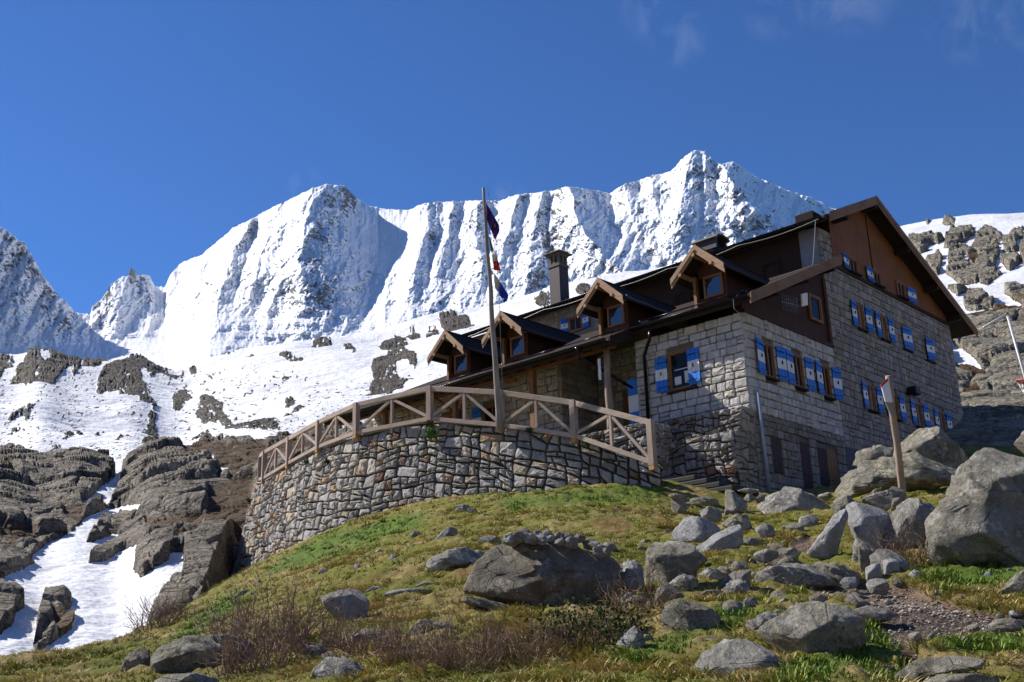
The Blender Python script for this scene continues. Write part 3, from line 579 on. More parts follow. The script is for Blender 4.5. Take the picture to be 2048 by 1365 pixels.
# ------------------------------------------------------------------ the hut's hill: ground sheet, path, grass
def tps_fit(P, z, lam=0.02):
    n = len(P); d = np.hypot(P[:, None, 0] - P[None, :, 0], P[:, None, 1] - P[None, :, 1]); K = d * d * np.log(d + 1e-9) + lam * np.eye(n) * n
    A = np.zeros((n + 3, n + 3)); A[:n, :n] = K; A[:n, n] = 1; A[:n, n + 1:] = P; A[n, :n] = 1; A[n + 1:, :n] = P.T
    return np.linalg.solve(A, np.concatenate([z, np.zeros(3)]))
def tps_eval(w, P, x, y):
    r = w[len(P)] + w[len(P) + 1] * x + w[len(P) + 2] * y
    for i in range(len(P)):
        d2 = (x - P[i, 0]) ** 2 + (y - P[i, 1]) ** 2 + 1e-12; r = r + w[i] * 0.5 * d2 * np.log(d2)
    return r
GP = []
for (x, y, D) in [(0, 1365, 11.5), (500, 1365, 9.2), (1024, 1365, 8.1), (1500, 1365, 7.6), (2048, 1365, 7.2), (300, 1290, 15.5), (620, 1250, 12.5), (1080, 1240, 10.8), (1500, 1230, 10.4), (2000, 1230, 10.0),
                  (480, 1225, 19), (800, 1130, 17.5), (1250, 1110, 17), (1600, 1120, 15), (1780, 1160, 12.6), (2048, 1150, 12.3), (640, 1130, 26), (1000, 1040, 23), (1300, 1040, 24), (1500, 1030, 27),
                  (478, 1160, 38.5), (560, 1122, 36.5), (700, 1052, 33), (850, 1007, 31), (1000, 992, 30), (1150, 974, 29.5), (1320, 968, 29.2), (1430, 978, 31), (1530, 985, 32.6), (1690, 975, 32.5), (1640, 1010, 27.5), (1790, 1010, 22), (1940, 985, 24), (1900, 900, 33),
                  (400, 1200, 29), (300, 1258, 22), (150, 1305, 16.5), (0, 1335, 13.2), (-150, 1350, 12)]:
    GP.append(ray(x, y) * D)
GP += [(44, 15.9, 8.2), (50, 20, 9.0), (44, 10, 6.5), (60, 10, 11), (33, 22, 5.0), (40, 40, 7.0), (30, 40, 2.5), (12, 30, -1.5), (16, 36, 0.5), (22, 42, 1.0), (5, 22, -2.5), (2, 15, -1.5), (0, 0, -1.65), (-4, 3, -1.9), (3, -4, -1.9), (-8, -8, -3.2), (14, -2, -1.3), (22, 4, 2.2), (34, 6, 4.6), (9, 40, -3)]
GP = np.array(GP); GW = tps_fit(GP[:, :2], GP[:, 2], 0.004)
GDX = 0.25; _gx = np.arange(-20, 75, GDX); _gy = np.arange(-20, 60, GDX)
_GX, _GY = np.meshgrid(_gx, _gy, indexing='ij'); _GZ = tps_eval(GW, GP[:, :2], _GX, _GY)
def _bump(x, y): return 0.10 * fbm(x / 2.2, y / 2.2, 3, 201) + 0.05 * fbm(x / 0.7, y / 0.7, 3, 202)
_GZ = _GZ + _bump(_GX, _GY) * 1.3
def gz(x, y):
    """ground height"""
    x = np.asarray(x, float); y = np.asarray(y, float)
    u = np.clip((x + 20) / GDX, 0, len(_gx) - 1.01); v = np.clip((y + 20) / GDX, 0, len(_gy) - 1.01); i = u.astype(int); j = v.astype(int); fu = u - i; fv = v - j
    return _GZ[i, j] * (1 - fu) * (1 - fv) + _GZ[i + 1, j] * fu * (1 - fv) + _GZ[i, j + 1] * (1 - fu) * fv + _GZ[i + 1, j + 1] * fu * fv
def ground_hit(x, y, d0=5.0, d1=60.0):
    """forward depth at which the sight line through photo point (x, y) meets the ground"""
    r = ray(x, y); D = np.arange(d0, d1, 0.05); P = r[None] * D[:, None]; below = P[:, 2] <= gz(P[:, 0], P[:, 1])
    k = np.argmax(below); return float(D[k]) if below.any() else d1
A_ = lambda p: crop(900, 1000, 3.413, p)
B_ = lambda p: crop(1448, 960, 3.37, p)
C_ = lambda p: crop(300, 1000, 3.413, p)
D_ = lambda p: crop(1640, 840, 4.549, p)
E_ = lambda p: crop(1280, 820, 6.823, p)
F_ = lambda p: crop(840, 760, 2.73, p)
PATH = blur(raster([B_([(420,790),(560,730),(800,700),(960,680),(1100,700),(1250,700),(1400,770),(1650,850),(2022,920),(2300,960),(2300,1060),(2022,1045),(1700,1040),(1400,1070),(1290,1120),(1290,1180),(1200,1190),(1080,1080),(980,960),(890,860),(820,800),(640,790)]),
    B_([(150,560),(330,600),(480,520),(560,500),(640,420),(560,360),(420,430),(420,500),(200,520)]), B_([(1240,1140),(1300,1130),(1330,1230),(1200,1290),(1190,1250)])]), 3)
GREEN = blur(raster([C_([(760,500),(900,380),(1000,340),(1300,210),(1700,110),(1900,60),(1950,120),(1700,260),(1300,380),(1000,470),(860,520)]), F_([(300,640),(560,620),(760,600),(1000,590),(1365,590),(1365,640),(1000,680),(760,690),(520,720)]),
    B_([(1250,590),(1500,580),(2022,560),(2022,700),(1700,760),(1400,740),(1250,640)]), B_([(0,830),(200,860),(150,1000),(50,1060),(-100,1060),(-300,1200),(-800,1300),(-800,1240),(-300,1000)]), B_([(960,1020),(1280,1130),(1000,1250),(700,1365),(330,1365),(400,1250),(700,1210),(900,1150)]), B_([(1400,1080),(2022,1070),(2022,1180),(1500,1190)]), D_([(880,610),(1230,590),(1150,700),(900,680)]), C_([(0,1000),(300,960),(700,700),(800,620),(500,640),(350,800),(100,960)])]), 30)
LEAFLITTER = blur(raster([C_([(1250,560),(1600,500),(1880,440),(1880,500),(1600,560),(1300,600)]), F_([(900,760),(1100,740),(1200,820),(1100,860),(950,820)]), F_([(150,1040),(280,1000),(330,1060),(200,1120)])]), 14)
def ground():
    az0 = math.atan2(ray(1024, 700)[1], ray(1024, 700)[0])
    az = np.concatenate([np.linspace(-1.4, -0.56, 24, endpoint=False), np.linspace(-0.56, 0.56, 720, endpoint=False), np.linspace(0.56, 1.4, 24)])
    rr = np.concatenate([np.linspace(0.5, 6.5, 14, endpoint=False), 6.5 * (62 / 6.5) ** np.linspace(0, 1, 470)])
    A, Rr = np.meshgrid(az0 + az, rr); X = Rr * np.cos(A); Y = Rr * np.sin(A); Z = gz(X, Y)
    P = np.stack([X, Y, Z], -1); px, py, _ = proj(P)
    # hummocks, tussocks and the cut of the path
    pa = sample(PATH, px, py) * (Rr > 6); g = sample(GREEN, px, py); lf = sample(LEAFLITTER, px, py)
    Z = Z + (1 - pa) * (0.085 * np.maximum(0, ridged(X / 0.75, Y / 0.75, 3, 211)) + 0.045 * fbm(X / 0.16, Y / 0.16, 3, 213)) - pa * 0.05 + pa * 0.018 * fbm(X / 0.09, Y / 0.09, 3, 214)
    P[..., 2] = Z - 0.02
    me = np_mesh('ground', P.reshape(-1, 3), grid_faces(*X.shape), True, {'path': pa.ravel(), 'green': g.ravel(), 'litter': lf.ravel()})
    b = NB('turf_and_soil', 0.9, 0.15)
    n1 = b.noise(0.9, 7, 0.6); n2 = b.noise(5, 8, 0.65); n3 = b.noise(34, 6, 0.7)
    straw = b.ramp(n2, [(0.30, (0.13, 0.09, 0.03)), (0.48, (0.26, 0.19, 0.07)), (0.60, (0.36, 0.27, 0.12)), (0.75, (0.20, 0.17, 0.05))])
    moss = b.ramp(n3, [(0.3, (0.08, 0.085, 0.015)), (0.6, (0.20, 0.20, 0.03))])
    grn = b.ramp(n2, [(0.3, (0.07, 0.11, 0.015)), (0.7, (0.13, 0.20, 0.025))])
    c = b.mix(b.rng(n1, 0.38, 0.54), straw, moss)
    c = b.mix(b.rng(b.math('ADD', b.attr('green'), b.math('MULTIPLY', b.math('SUBTRACT', n1, 0.5), 1.6)), 0.3, 1.0), c, grn)
    c = b.mix(b.rng(b.math('ADD', b.attr('litter'), b.math('MULTIPLY', b.math('SUBTRACT', n3, 0.5), 3.5)), 0.9, 1.1, 0, .8), c, (0.20, 0.075, 0.035))
    c = b.mix(b.rng(n3, 0.55, 0.75, 0, 0.6), c, (0.03, 0.022, 0.012))
    peb = b.n('TexVoronoi', {'Vector': b.tc, 'Scale': 48.0}); pc = b.mix(b.rng(peb.outputs[0], 0.2, 0.6), b.ramp(b.n('SeparateColor', {0: peb.outputs[1]}).outputs[0], [(0.2, (0.15, 0.11, 0.08)), (0.5, (0.24, 0.19, 0.145)), (0.9, (0.38, 0.33, 0.27))]), (0.06, 0.045, 0.035))
    soil = b.mix(b.rng(n1, 0.42, 0.62), b.ramp(n3, [(0.3, (0.11, 0.07, 0.045)), (0.7, (0.30, 0.21, 0.145))]), pc)
    c = b.mix(b.rng(b.math('ADD', b.attr('path'), b.math('MULTIPLY', b.math('SUBTRACT', n2, 0.5), 0.8)), 0.42, 0.6), c, soil)
    b.col(c); h = b.bump(n2, 0.10, 0.9); b.bump(n3, 0.03, 1.0, h)
    o = link('ground', me, None, [b.mat]); tag(o, kind='structure')
ground()
# ------------------------------------------------------------------ masonry
def clip_poly(poly, nx, ny, d):
    out = []; n = len(poly)
    for i in range(n):
        a = poly[i]; b = poly[(i + 1) % n]; da = a[0] * nx + a[1] * ny - d; db = b[0] * nx + b[1] * ny - d
        if da <= 0: out.append(a)
        if (da < 0 < db) or (db < 0 < da):
            t = da / (da - db); out.append((a[0] + (b[0] - a[0]) * t, a[1] + (b[1] - a[1]) * t))
    return out
def voronoi(seeds, bounds, reach, ax=1.0):
    """cells of the seeds, clipped to bounds; ax squeezes the metric so cells come out wider than tall"""
    x0, y0, x1, y1 = bounds; res = []
    S = np.array(seeds)
    for i, s in enumerate(seeds):
        d = np.abs(S - S[i]); nb = np.where((d[:, 0] < reach) & (d[:, 1] < reach))[0]
        P = [(x0, y0), (x1, y0), (x1, y1), (x0, y1)]
        P = [(max(x0, min(x1, s[0] + a * reach)), max(y0, min(y1, s[1] + b * reach))) for a, b in ((-1, -1), (1, -1), (1, 1), (-1, 1))]
        for j in nb:
            if j == i: continue
            q = seeds[j]; nx = (q[0] - s[0]); ny = (q[1] - s[1]) * ax; d0 = (q[0] + s[0]) / 2 * nx + (q[1] + s[1]) / 2 * ny
            P = clip_poly(P, nx, ny, d0)
            if len(P) < 3: break
        if len(P) >= 3: res.append(P)
    return res
def rubble(x0, y0, x1, y1, w, h, rg):
    """random rubble: a rectangle split again and again by slightly slanting joints"""
    out = []; st = [[(x0, y0), (x1, y0), (x1, y1), (x0, y1)]]
    wp = lambda p: (p[0] + .11 * float(perlin(p[0] / .8, p[1] / .7, 777)) + .05 * float(perlin(p[0] / .3, p[1] / .3, 778)), p[1] + (.13 * float(perlin(p[0] / .9, p[1] / .6, 779)) + .05 * float(perlin(p[0] / .3, p[1] / .3, 780))) * (1 if p[1] < y1 - .01 else 0))
    while st:
        P = st.pop(); xs = [p[0] for p in P]; ys = [p[1] for p in P]; W = max(xs) - min(xs); H = max(ys) - min(ys)
        if len(P) < 3: continue
        tw, th = w * rg.uniform(.65, 1.5), h * rg.uniform(.7, 1.35)
        if W <= tw and H <= th: out.append(P); continue
        vert = W / tw > H / th; f = rg.uniform(.36, .64); a = rg.gauss(0, .13) if min(W, H) < 1.2 else rg.gauss(0, .05)
        if vert: nx, ny = math.cos(a), math.sin(a)
        else: nx, ny = math.sin(a), math.cos(a)
        px, py = min(xs) + W * f, min(ys) + H * f; 
        if vert: py = min(ys) + H / 2
        else: px = min(xs) + W / 2
        d = nx * px + ny * py; st.append(clip_poly(P, nx, ny, d)); st.append(clip_poly(P, -nx, -ny, -d))
    return [[wp(p) for p in P] for P in out if len(P) >= 3]
def stone_block(mb, poly, fn, joint, proud, col, rough=0.35, back=0.10, n=14, rnd=0.25, rg=random):
    """one stone with a pitched face; poly in wall coordinates, fn(u, v, w) puts it in the world"""
    cx = sum(p[0] for p in poly) / len(poly); cy = sum(p[1] for p in poly) / len(poly)
    per = []; L = 0
    for i in range(len(poly)):
        a = poly[i]; b = poly[(i + 1) % len(poly)]; l = math.hypot(b[0] - a[0], b[1] - a[1]); per.append((L, l, a, b)); L += l
    size = math.sqrt(abs(sum(a[0] * b[1] - a[1] * b[0] for _, _, a, b in per)) / 2) + 1e-6
    if size < 0.05: return
    ring = []
    st = rg.random() * 0.3
    ts = sorted([l0 + 0.08 * l for l0, l, a, b in per] + [l0 + 0.92 * l for l0, l, a, b in per] + [l0 + 0.5 * l for l0, l, a, b in per])
    for t in ts:
        for l0, l, a, b in per:
            if l0 <= t <= l0 + l + 1e-9 and l > 0:
                q = (t - l0) / l; x = a[0] + (b[0] - a[0]) * q; y = a[1] + (b[1] - a[1]) * q; break
        k = 1 - rnd * 0.1 * rg.random(); dx, dy = x - cx, y - cy; dl = math.hypot(dx, dy) + 1e-6
        k2 = max(0.3, (dl - joint) / dl) * k; ring.append((cx + dx * k2, cy + dy * k2))
    m = len(ring); tx, ty = rg.gauss(0, 0.10), rg.gauss(0, 0.10); V = []; p = proud * (0.6 + 0.8 * rg.random())
    def lay(sc, w, j):
        for (x, y) in ring:
            X = cx + (x - cx) * sc; Y = cy + (y - cy) * sc; V.append(fn(X, Y, w + (X - cx) * tx * rough + (Y - cy) * ty * rough + rg.gauss(0, j)))
    lay(1.0, -back, 0); lay(1.0, p * 0.25, 0.002); lay(0.90, p * 0.8, p * 0.10 * rough * 3); lay(0.55, p * (0.9 + 0.2 * rg.random()), p * 0.22 * rough * 3)
    V.append(fn(cx, cy, p * (1.0 + 0.4 * rough * rg.random())))
    Fc = [(r * m + k, r * m + (k + 1) % m, (r + 1) * m + (k + 1) % m, (r + 1) * m + k) for r in range(3) for k in range(m)]
    Fc += [(3 * m + k, 3 * m + (k + 1) % m, 4 * m) for k in range(m)]
    mb.add(V, Fc, 0, col)
def courses(mb, fn, u0, u1, v0, v1, rowh, bw, joint, proud, tint, holes=(), vtop=None, vbot=None, rough=0.35, rg=random, umin=None):
    """coursed stone between u0..u1, skipping the openings; vtop(u) / vbot(u) cut the ends"""
    v = v0; row = 0
    while v < v1 - 0.03:
        h = rowh * (0.8 + 0.45 * rg.random()); h = min(h, v1 - v)
        if v1 - (v + h) < rowh * 0.45: h = v1 - v
        spans = [(u0, u1)]
        for (a, b, c, d) in holes:
            if min(v + h, d) - max(v, b) > 0.06:
                ns = []
                for s, e in spans:
                    if c <= s or a >= e: ns.append((s, e))
                    else:
                        if a > s + 0.02: ns.append((s, a))
                        if c < e - 0.02: ns.append((c, e))
                spans = ns
        for s, e in spans:
            u = s
            while u < e - 0.02:
                w = bw * (0.55 + 0.95 * rg.random()); w = min(w, e - u)
                if e - (u + w) < bw * 0.35: w = e - u
                lo, hi = v, v + h
                parts = [(lo, hi)]
                for (a, b, c, d) in holes:
                    if a < u + w - .02 and c > u + .02 and b < hi and d > lo and min(hi, d) - max(lo, b) <= 0.06:
                        if b > lo: parts = [(lo, b)]
                        else: parts = [(d, hi)]
                if vtop: parts = [(l, min(hh, vtop(u + w / 2))) for l, hh in parts]
                if vbot: parts = [(max(l, vbot(u + w / 2)), hh) for l, hh in parts]
                if rg.random() < 0.10 and h > rowh * 0.9 and w > 0.2: parts = [q for l, hh in parts for q in ((l, l + (hh - l) * 0.5), (l + (hh - l) * 0.5, hh))]
                for l, hh in parts:
                    if hh - l < 0.05: continue
                    j = lambda k: rg.gauss(0, 0.008)
                    P = [(u + j(0), l + j(0)), (u + w + j(0), l + j(0)), (u + w + j(0), hh + j(0)), (u + j(0), hh + j(0))]
                    stone_block(mb, P, fn, joint, proud, tint(rg), rough, rg=rg)
                u += w
        v += h; row += 1
M['stone_pale'] = m_stone('pale_granite_blocks', (0.68, 0.65, 0.61))
M['stone_dark'] = m_stone('dark_granite_blocks', (0.41, 0.375, 0.335))
M['stone_wall'] = m_stone('terrace_wall_stone', (0.54, 0.50, 0.445), 0.8, 0.25)
M['mortar_pale'] = m_paint('mortar_pale', (0.17, 0.155, 0.13), 0.95, 0.4)
M['mortar_light'] = m_paint('mortar_light', (0.27, 0.25, 0.22), 0.95, 0.4)
M['mortar_dark'] = m_paint('earth_between_stones', (0.065, 0.055, 0.042), 0.95, 0.4)

# ------------------------------------------------------------------ curved dry stone terrace wall
# crest of the wall (photo survey: x, y, depth)
TW = [tuple(ray(x, y) * D) for (x, y, D) in [(1322, 936, 29.2), (1240, 905, 29.6), (1150, 876, 30.2), (1060, 862, 31.0), (1000, 856, 31.6), (930, 851, 32.2), (860, 847, 33.0), (780, 860, 33.8), (712, 877, 34.8), (636, 905, 36.8), (576, 937, 39.4), (527, 967, 41.4), (517, 969, 43.6)]]
TW += [(27.0, 38.7, 7.9), (31.0, 39.3, 8.2)]
TW = np.array(TW)
def catmull(P, n=12):
    P = np.asarray(P); Q = np.vstack([2 * P[0] - P[1], P, 2 * P[-1] - P[-2]]); out = []
    for i in range(1, len(Q) - 2):
        for t in np.linspace(0, 1, n, endpoint=False):
            a, b, c, d = Q[i - 1], Q[i], Q[i + 1], Q[i + 2]
            out.append(0.5 * ((2 * b) + (c - a) * t + (2 * a - 5 * b + 4 * c - d) * t * t + (3 * b - a - 3 * c + d) * t ** 3))
    out.append(Q[-2]); return np.array(out)
TC = catmull(TW, 14); TS = np.concatenate([[0], np.cumsum(np.hypot(*np.diff(TC[:, :2], axis=0).T))])
def tw_at(s):
    p = np.array([np.interp(s, TS, TC[:, k]) for k in range(3)]); e = 0.25
    d = np.array([np.interp(s + e, TS, TC[:, k]) - np.interp(s - e, TS, TC[:, k]) for k in range(2)]); d /= np.linalg.norm(d) + 1e-9
    nrm = np.array([-d[1], d[0]])
    if nrm @ p[:2] > 0: nrm = -nrm                    # away from the hut, downhill
    if s > TS[-1] - 9.0:                              # where the wall turns the corner keep the outside consistent
        pass
    return p, nrm
_nr = []
for s in TS:
    p, n_ = tw_at(s); _nr.append(n_)
for i in range(1, len(_nr)):
    if _nr[i] @ _nr[i - 1] < 0: _nr[i] = -_nr[i]
_nr = np.array(_nr)
def wall_pt(s, v, w):
    """s along the crest, v metres above it (negative is down), w outwards"""
    p = np.array([np.interp(s, TS, TC[:, k]) for k in range(3)]); n_ = np.array([np.interp(s, TS, _nr[:, k]) for k in range(2)]); n_ /= np.linalg.norm(n_)
    o = w - v * 0.20
    return (p[0] + n_[0] * o, p[1] + n_[1] * o, p[2] + v)
def terrace_wall():
    rg = random.Random(5); t = thing('retaining_wall', 'curved dry stone retaining wall of grey and tan blocks carrying the hut terrace', 'wall', tuple(TC[len(TC) // 3]))
    inv = Matrix.Translation(-t.location); LEN = TS[-1]
    depth = []
    for s in np.arange(0, LEN, 0.4):
        v = 0
        while v > -6:
            q = wall_pt(s, v, 0)
            if q[2] < gz(q[0], q[1]) - 0.35: break
            v -= 0.1
        depth.append(v)
    dv = lambda s: float(np.interp(s, np.arange(0, LEN, 0.4), depth))
    # core
    cm = MB(); n = int(LEN / 0.3)
    for i in range(n):
        a, b = i * LEN / n, (i + 1) * LEN / n
        A = [wall_pt(a, 0.0, -0.03), wall_pt(b, 0.0, -0.03), wall_pt(b, dv(b), -0.03), wall_pt(a, dv(a), -0.03), wall_pt(a, 0.0, -0.45), wall_pt(b, 0.0, -0.45)]
        cm.add(A, [(0, 1, 2, 3), (0, 4, 5, 1)])
    # capstones and stones of the face
    sb = MB(); seeds = []; v = -0.02; row = 0; pal = [((0.80, 0.81, 0.84), 10), ((0.62, 0.63, 0.66), 8), ((1.0, 0.97, 0.92), 4), ((0.92, 0.80, 0.64), 4), ((0.85, 0.60, 0.38), 1.6), ((0.55, 0.32, 0.20), 1), ((0.48, 0.48, 0.50), 5)]
    def tint():
        r = rg.random() * sum(w for _, w in pal)
        for c, w in pal:
            r -= w
            if r <= 0: break
        k = 0.82 + 0.36 * rg.random(); return (c[0] * k, c[1] * k, c[2] * k)
    vmin = min(depth)
    for P in rubble(0.0, vmin - 0.2, LEN, 0.0, .56, .40, rg):
        cx = sum(p[0] for p in P) / len(P); cy = sum(p[1] for p in P) / len(P)
        if cy < dv(cx) - 0.1: continue
        P = [(x, y + (0.05 * math.sin(x * 3.1) if y > -0.01 else 0)) for x, y in P]
        if len(P) < 4: P = P + [P[-1]] if False else P
        stone_block(sb, P, wall_pt, 0.024 + 0.014 * rg.random(), 0.075, tint(), 0.28, 0.14, rg=rg, rnd=.5)
    sb.v = [tuple(inv @ Vector(p)) for p in sb.v]; cm.v = [tuple(inv @ Vector(p)) for p in cm.v]
    cm.build('core', M['mortar_dark'], t); sb.build('stonework', M['stone_wall'], t)
    # thin slabs laid along the top
    cb = MB(); s = 0.0
    while s < LEN:
        w = 0.35 + 0.5 * rg.random(); e = min(LEN, s + w); v0 = 0.0 + rg.random() * 0.015
        a, b_ = wall_pt(s + .01, v0, 0.04 + .03 * rg.random()), wall_pt(e - .01, v0, 0.04 + .03 * rg.random()); c, d = wall_pt(e - .01, v0, -0.42), wall_pt(s + .01, v0, -0.42)
        k = 0.75 + 0.3 * rg.random(); hh = 0.045 + 0.03 * rg.random()
        V = [a, b_, c, d] + [(p[0], p[1], p[2] + hh + rg.gauss(0, .006)) for p in (a, b_, c, d)]
        cb.add([tuple(inv @ Vector(p)) for p in V], [(0, 3, 2, 1), (4, 5, 6, 7), (0, 1, 5, 4), (1, 2, 6, 5), (2, 3, 7, 6), (3, 0, 4, 7)], 0, (0.8 * k, 0.77 * k, 0.68 * k)); s = e
    cb.build('coping', M['stone_wall'], t, bevel=0.012)
terrace_wall()
# terrace surface between the wall and the hut
def terrace():
    V = []; Fc = []; n = 60; m = 8
    for i in range(n):
        s = TS[-1] * i / (n - 1); p = wall_pt(s, 0.0, -0.40); q = (27.4, min(34.5, max(20.2, 18 + (p[1] - 17) * 0.95)), 7.5)
        for j in range(m):
            t = j / (m - 1); q0 = .55 * max(0, 1 - i / 24); tt = max(0, min(1, (t - q0) / (1 - q0))); tt = tt * tt * (3 - 2 * tt); V.append((p[0] + (q[0] - p[0]) * t, p[1] + (q[1] - p[1]) * t, (p[2] - 0.02) * (1 - tt) + q[2] * tt + 0.02 * math.sin(i * 1.3 + j * 2.1)))
    me = np_mesh('terrace', np.array(V), grid_faces(n, m), True, {'path': np.full(n * m, 0.45), 'green': np.full(n * m, 0.3), 'litter': np.zeros(n * m)})
    o = link('terrace', me, None, [bpy.data.materials['turf_and_soil']]); tag(o, kind='structure')
terrace()
# ------------------------------------------------------------------ the mountain hut
M['wood_dark'] = m_wood('dark_stained_boards', (0.06, 0.023, 0.009), (0.11, 0.043, 0.017), 1.0, 2, 0.7, 8.0)
M['wood_gable'] = m_wood('gable_boards', (0.23, 0.082, 0.024), (0.38, 0.145, 0.046), 1.0, 2, 0.65, 7.0)
M['wood_beam'] = m_wood('brown_beam', (0.14, 0.06, 0.024), (0.24, 0.10, 0.04), 1.0, 1, 0.65)
M['wood_post'] = m_wood('orange_brown_post', (0.20, 0.085, 0.028), (0.30, 0.135, 0.045), 1.0, 2, 0.6)
M['wood_frame'] = m_wood('window_frame_wood', (0.24, 0.10, 0.030), (0.36, 0.16, 0.05), 1.5, 2, 0.5)
M['wood_barge'] = m_wood('weathered_barge_board', (0.20, 0.11, 0.062), (0.32, 0.19, 0.11), 1.0, 0, 0.7)
M['wood_barge_y'] = m_wood('pale_gable_board', (0.30, 0.17, 0.09), (0.42, 0.27, 0.16), 1.0, 1, 0.7)
M['wood_log'] = m_wood('weathered_log', (0.20, 0.13, 0.09), (0.38, 0.30, 0.24), 0.8, 2, 0.8)
M['wood_rail'] = m_wood('weathered_larch', (0.31, 0.235, 0.185), (0.47, 0.37, 0.305), 0.8, 1, 0.75)
M['wood_railv'] = m_wood('weathered_larch_upright', (0.31, 0.225, 0.175), (0.47, 0.36, 0.295), 0.8, 2, 0.75)
M['wood_cut'] = m_paint('fresh_cut_end', (0.42, 0.22, 0.08), 0.7)
M['soffit'] = m_wood('dark_soffit', (0.022, 0.013, 0.009), (0.045, 0.024, 0.014), 1.0, 0, 0.8, 0)
M['roof'] = m_paint('dark_sheet_roof', (0.040, 0.028, 0.024), 0.85, 0.3, 0.0); M['roof'].node_tree.nodes['Principled BSDF'].inputs['Specular IOR Level'].default_value = 0.08
M['gutter'] = m_paint('black_gutter', (0.022, 0.020, 0.022), 0.22, 0.2, 0.7)
M['blue'] = m_paint('blue_shutter_paint', (0.016, 0.19, 0.70), 0.45, 0.15)
M['white'] = m_paint('white_shutter_paint', (0.82, 0.81, 0.80), 0.5, 0.1)
M['iron'] = m_paint('black_iron', (0.015, 0.015, 0.016), 0.5, 0.1, 0.4)
M['glass'] = m_glass('window_glass', sp=.3); M['glass_up'] = m_glass('dormer_glass', (.02, .03, .045))
M['pipe'] = m_paint('grey_pipe', (0.34, 0.38, 0.45), 0.5, 0.15)
M['cement'] = m_paint('grey_cement', (0.13, 0.13, 0.135), 0.9, 0.3)
M['step'] = m_paint('shaded_step_stone', (0.05, 0.047, 0.043), 0.9, 0.5); M['door'] = m_paint('dark_red_brown_door', (0.055, 0.022, 0.018), 0.6, 0.4)  # step colour near black: shadow on the treads is painted in
M['plaster'] = m_paint('pale_grey_sheet', (0.24, 0.25, 0.28), 0.8, 0.3)
M['wire'] = m_paint('galvanised_wire', (0.30, 0.30, 0.30), 0.5, 0.1, 0.5)
M['curtain'] = m_paint('white_curtain', (0.75, 0.76, 0.74), 0.9, 0.1)
M['chim'] = m_paint('brown_metal_chimney', (0.06, 0.042, 0.045), .5, .3, .2); M['flue'] = m_paint('mossy_concrete', (0.17, 0.15, 0.115), .9, .5)
Xf, Yr = 27.35, 15.89
RS = 0.459
def zl(x): return 10.72 + RS * (x - 26.85)                 # top of the lean-to roof
AX, AZ = 36.84, 17.01                                    # apex of the main gable
def zm(x): return AZ - 0.464 * (AX - x) if x < AX else AZ - 0.412 * (x - AX)
FR = lambda u, v, w: (u, Yr - w, v)                        # shaded gable facade
def FF(x0): return lambda u, v, w: (x0 - w, u, v)          # long facade
hut = thing('mountain_hut', 'large stone mountain hut with dark gabled roof and blue and white shutters', 'building', (27.35, 15.89, 5.0))
HI = Matrix.Translation(-hut.location)
def hb(mb, name, mats, parent=None, bevel=0, smooth=False):
    """build a hut part (world coordinates in, hut origin kept)"""
    mb.v = [tuple(HI @ Vector(p)) for p in mb.v]; return mb.build(name, mats, parent or hut, bevel, smooth)
rgh = random.Random(3)
def t_pale(rg):
    k = 0.84 + 0.3 * rg.random(); w = rg.random(); return (k, k * (0.99 - 0.02 * w), k * (0.985 - 0.05 * w)) if rg.random() < 0.9 else (k * 0.98, k * 0.90, k * 0.78)
def t_dark(rg):
    k = 0.7 + 0.5 * rg.random(); return (k, k * 0.99, k * 1.0) if rg.random() < 0.7 else (k * 1.0, k * 0.92, k * 0.80)
def t_rough(rg):
    k = 0.55 + 0.4 * rg.random(); return (k, k * .98, k * .95) if rg.random() < 0.7 else (k * 1.0, k * 0.85, k * 0.70)
# openings on the gable side (X, z)
HOL_R = [(28.27, 8.50, 28.95, 9.70), (30.05, 8.50, 30.75, 9.70), (31.92, 8.50, 32.58, 9.70), (28.2, 5.6, 28.85, 6.7), (29.93, 4.6, 30.6, 6.81), (31.05, 4.6, 32.4, 6.78)]
HOL_M = [(35.15, 11.55, 35.80, 12.60), (37.03, 11.55, 37.68, 12.60), (38.9, 11.55, 39.6, 12.6), (40.98, 11.50, 41.65, 12.58), (35.15, 8.6, 35.83, 9.60), (36.98, 8.6, 37.68, 9.60), (39.12, 8.6, 39.78, 9.58), (41.25, 8.6, 41.93, 9.58)]

FRc = lambda u, v, w: (u, Yr + w, v)                        # w into the building
def FFc(x0): return lambda u, v, w: (x0 + w, u, v)
# ---- walls: a mortar core with individually laid stones on its face
c = MB(); c.box((Xf + .1, 3.2, 0.07), (32.995, 10.42, 0.45), fn=FRc); c.box((16.34, 3.2, 0.07), (19.95, 10.42, 0.45), fn=FFc(Xf)); wall_a = hb(c, 'wall', M['mortar_pale'])
b = MB(); courses(b, FR, Xf, 33.0, 7.32, 10.42, 0.30, 0.33, 0.012, 0.035, t_pale, HOL_R, rough=0.25, rg=rgh)
courses(b, FF(Xf), Yr + .05, 20.0, 7.32, 10.42, 0.25, 0.36, 0.012, 0.045, t_pale, [(17.74, 8.42, 18.76, 9.78)], rough=0.2, rg=rgh)
hb(b, 'blockwork', M['stone_pale'], wall_a)
b = MB(); courses(b, FR, Xf, 33.0, 4.4, 7.32, 0.24, 0.30, 0.010, 0.02, t_rough, HOL_R, rough=0.4, rg=rgh)
courses(b, FF(Xf), Yr + .05, 20.0, 5.4, 7.32, 0.24, 0.36, 0.010, 0.03, t_rough, rough=0.5, rg=rgh); hb(b, 'plinth', M['stone_dark'], wall_a)
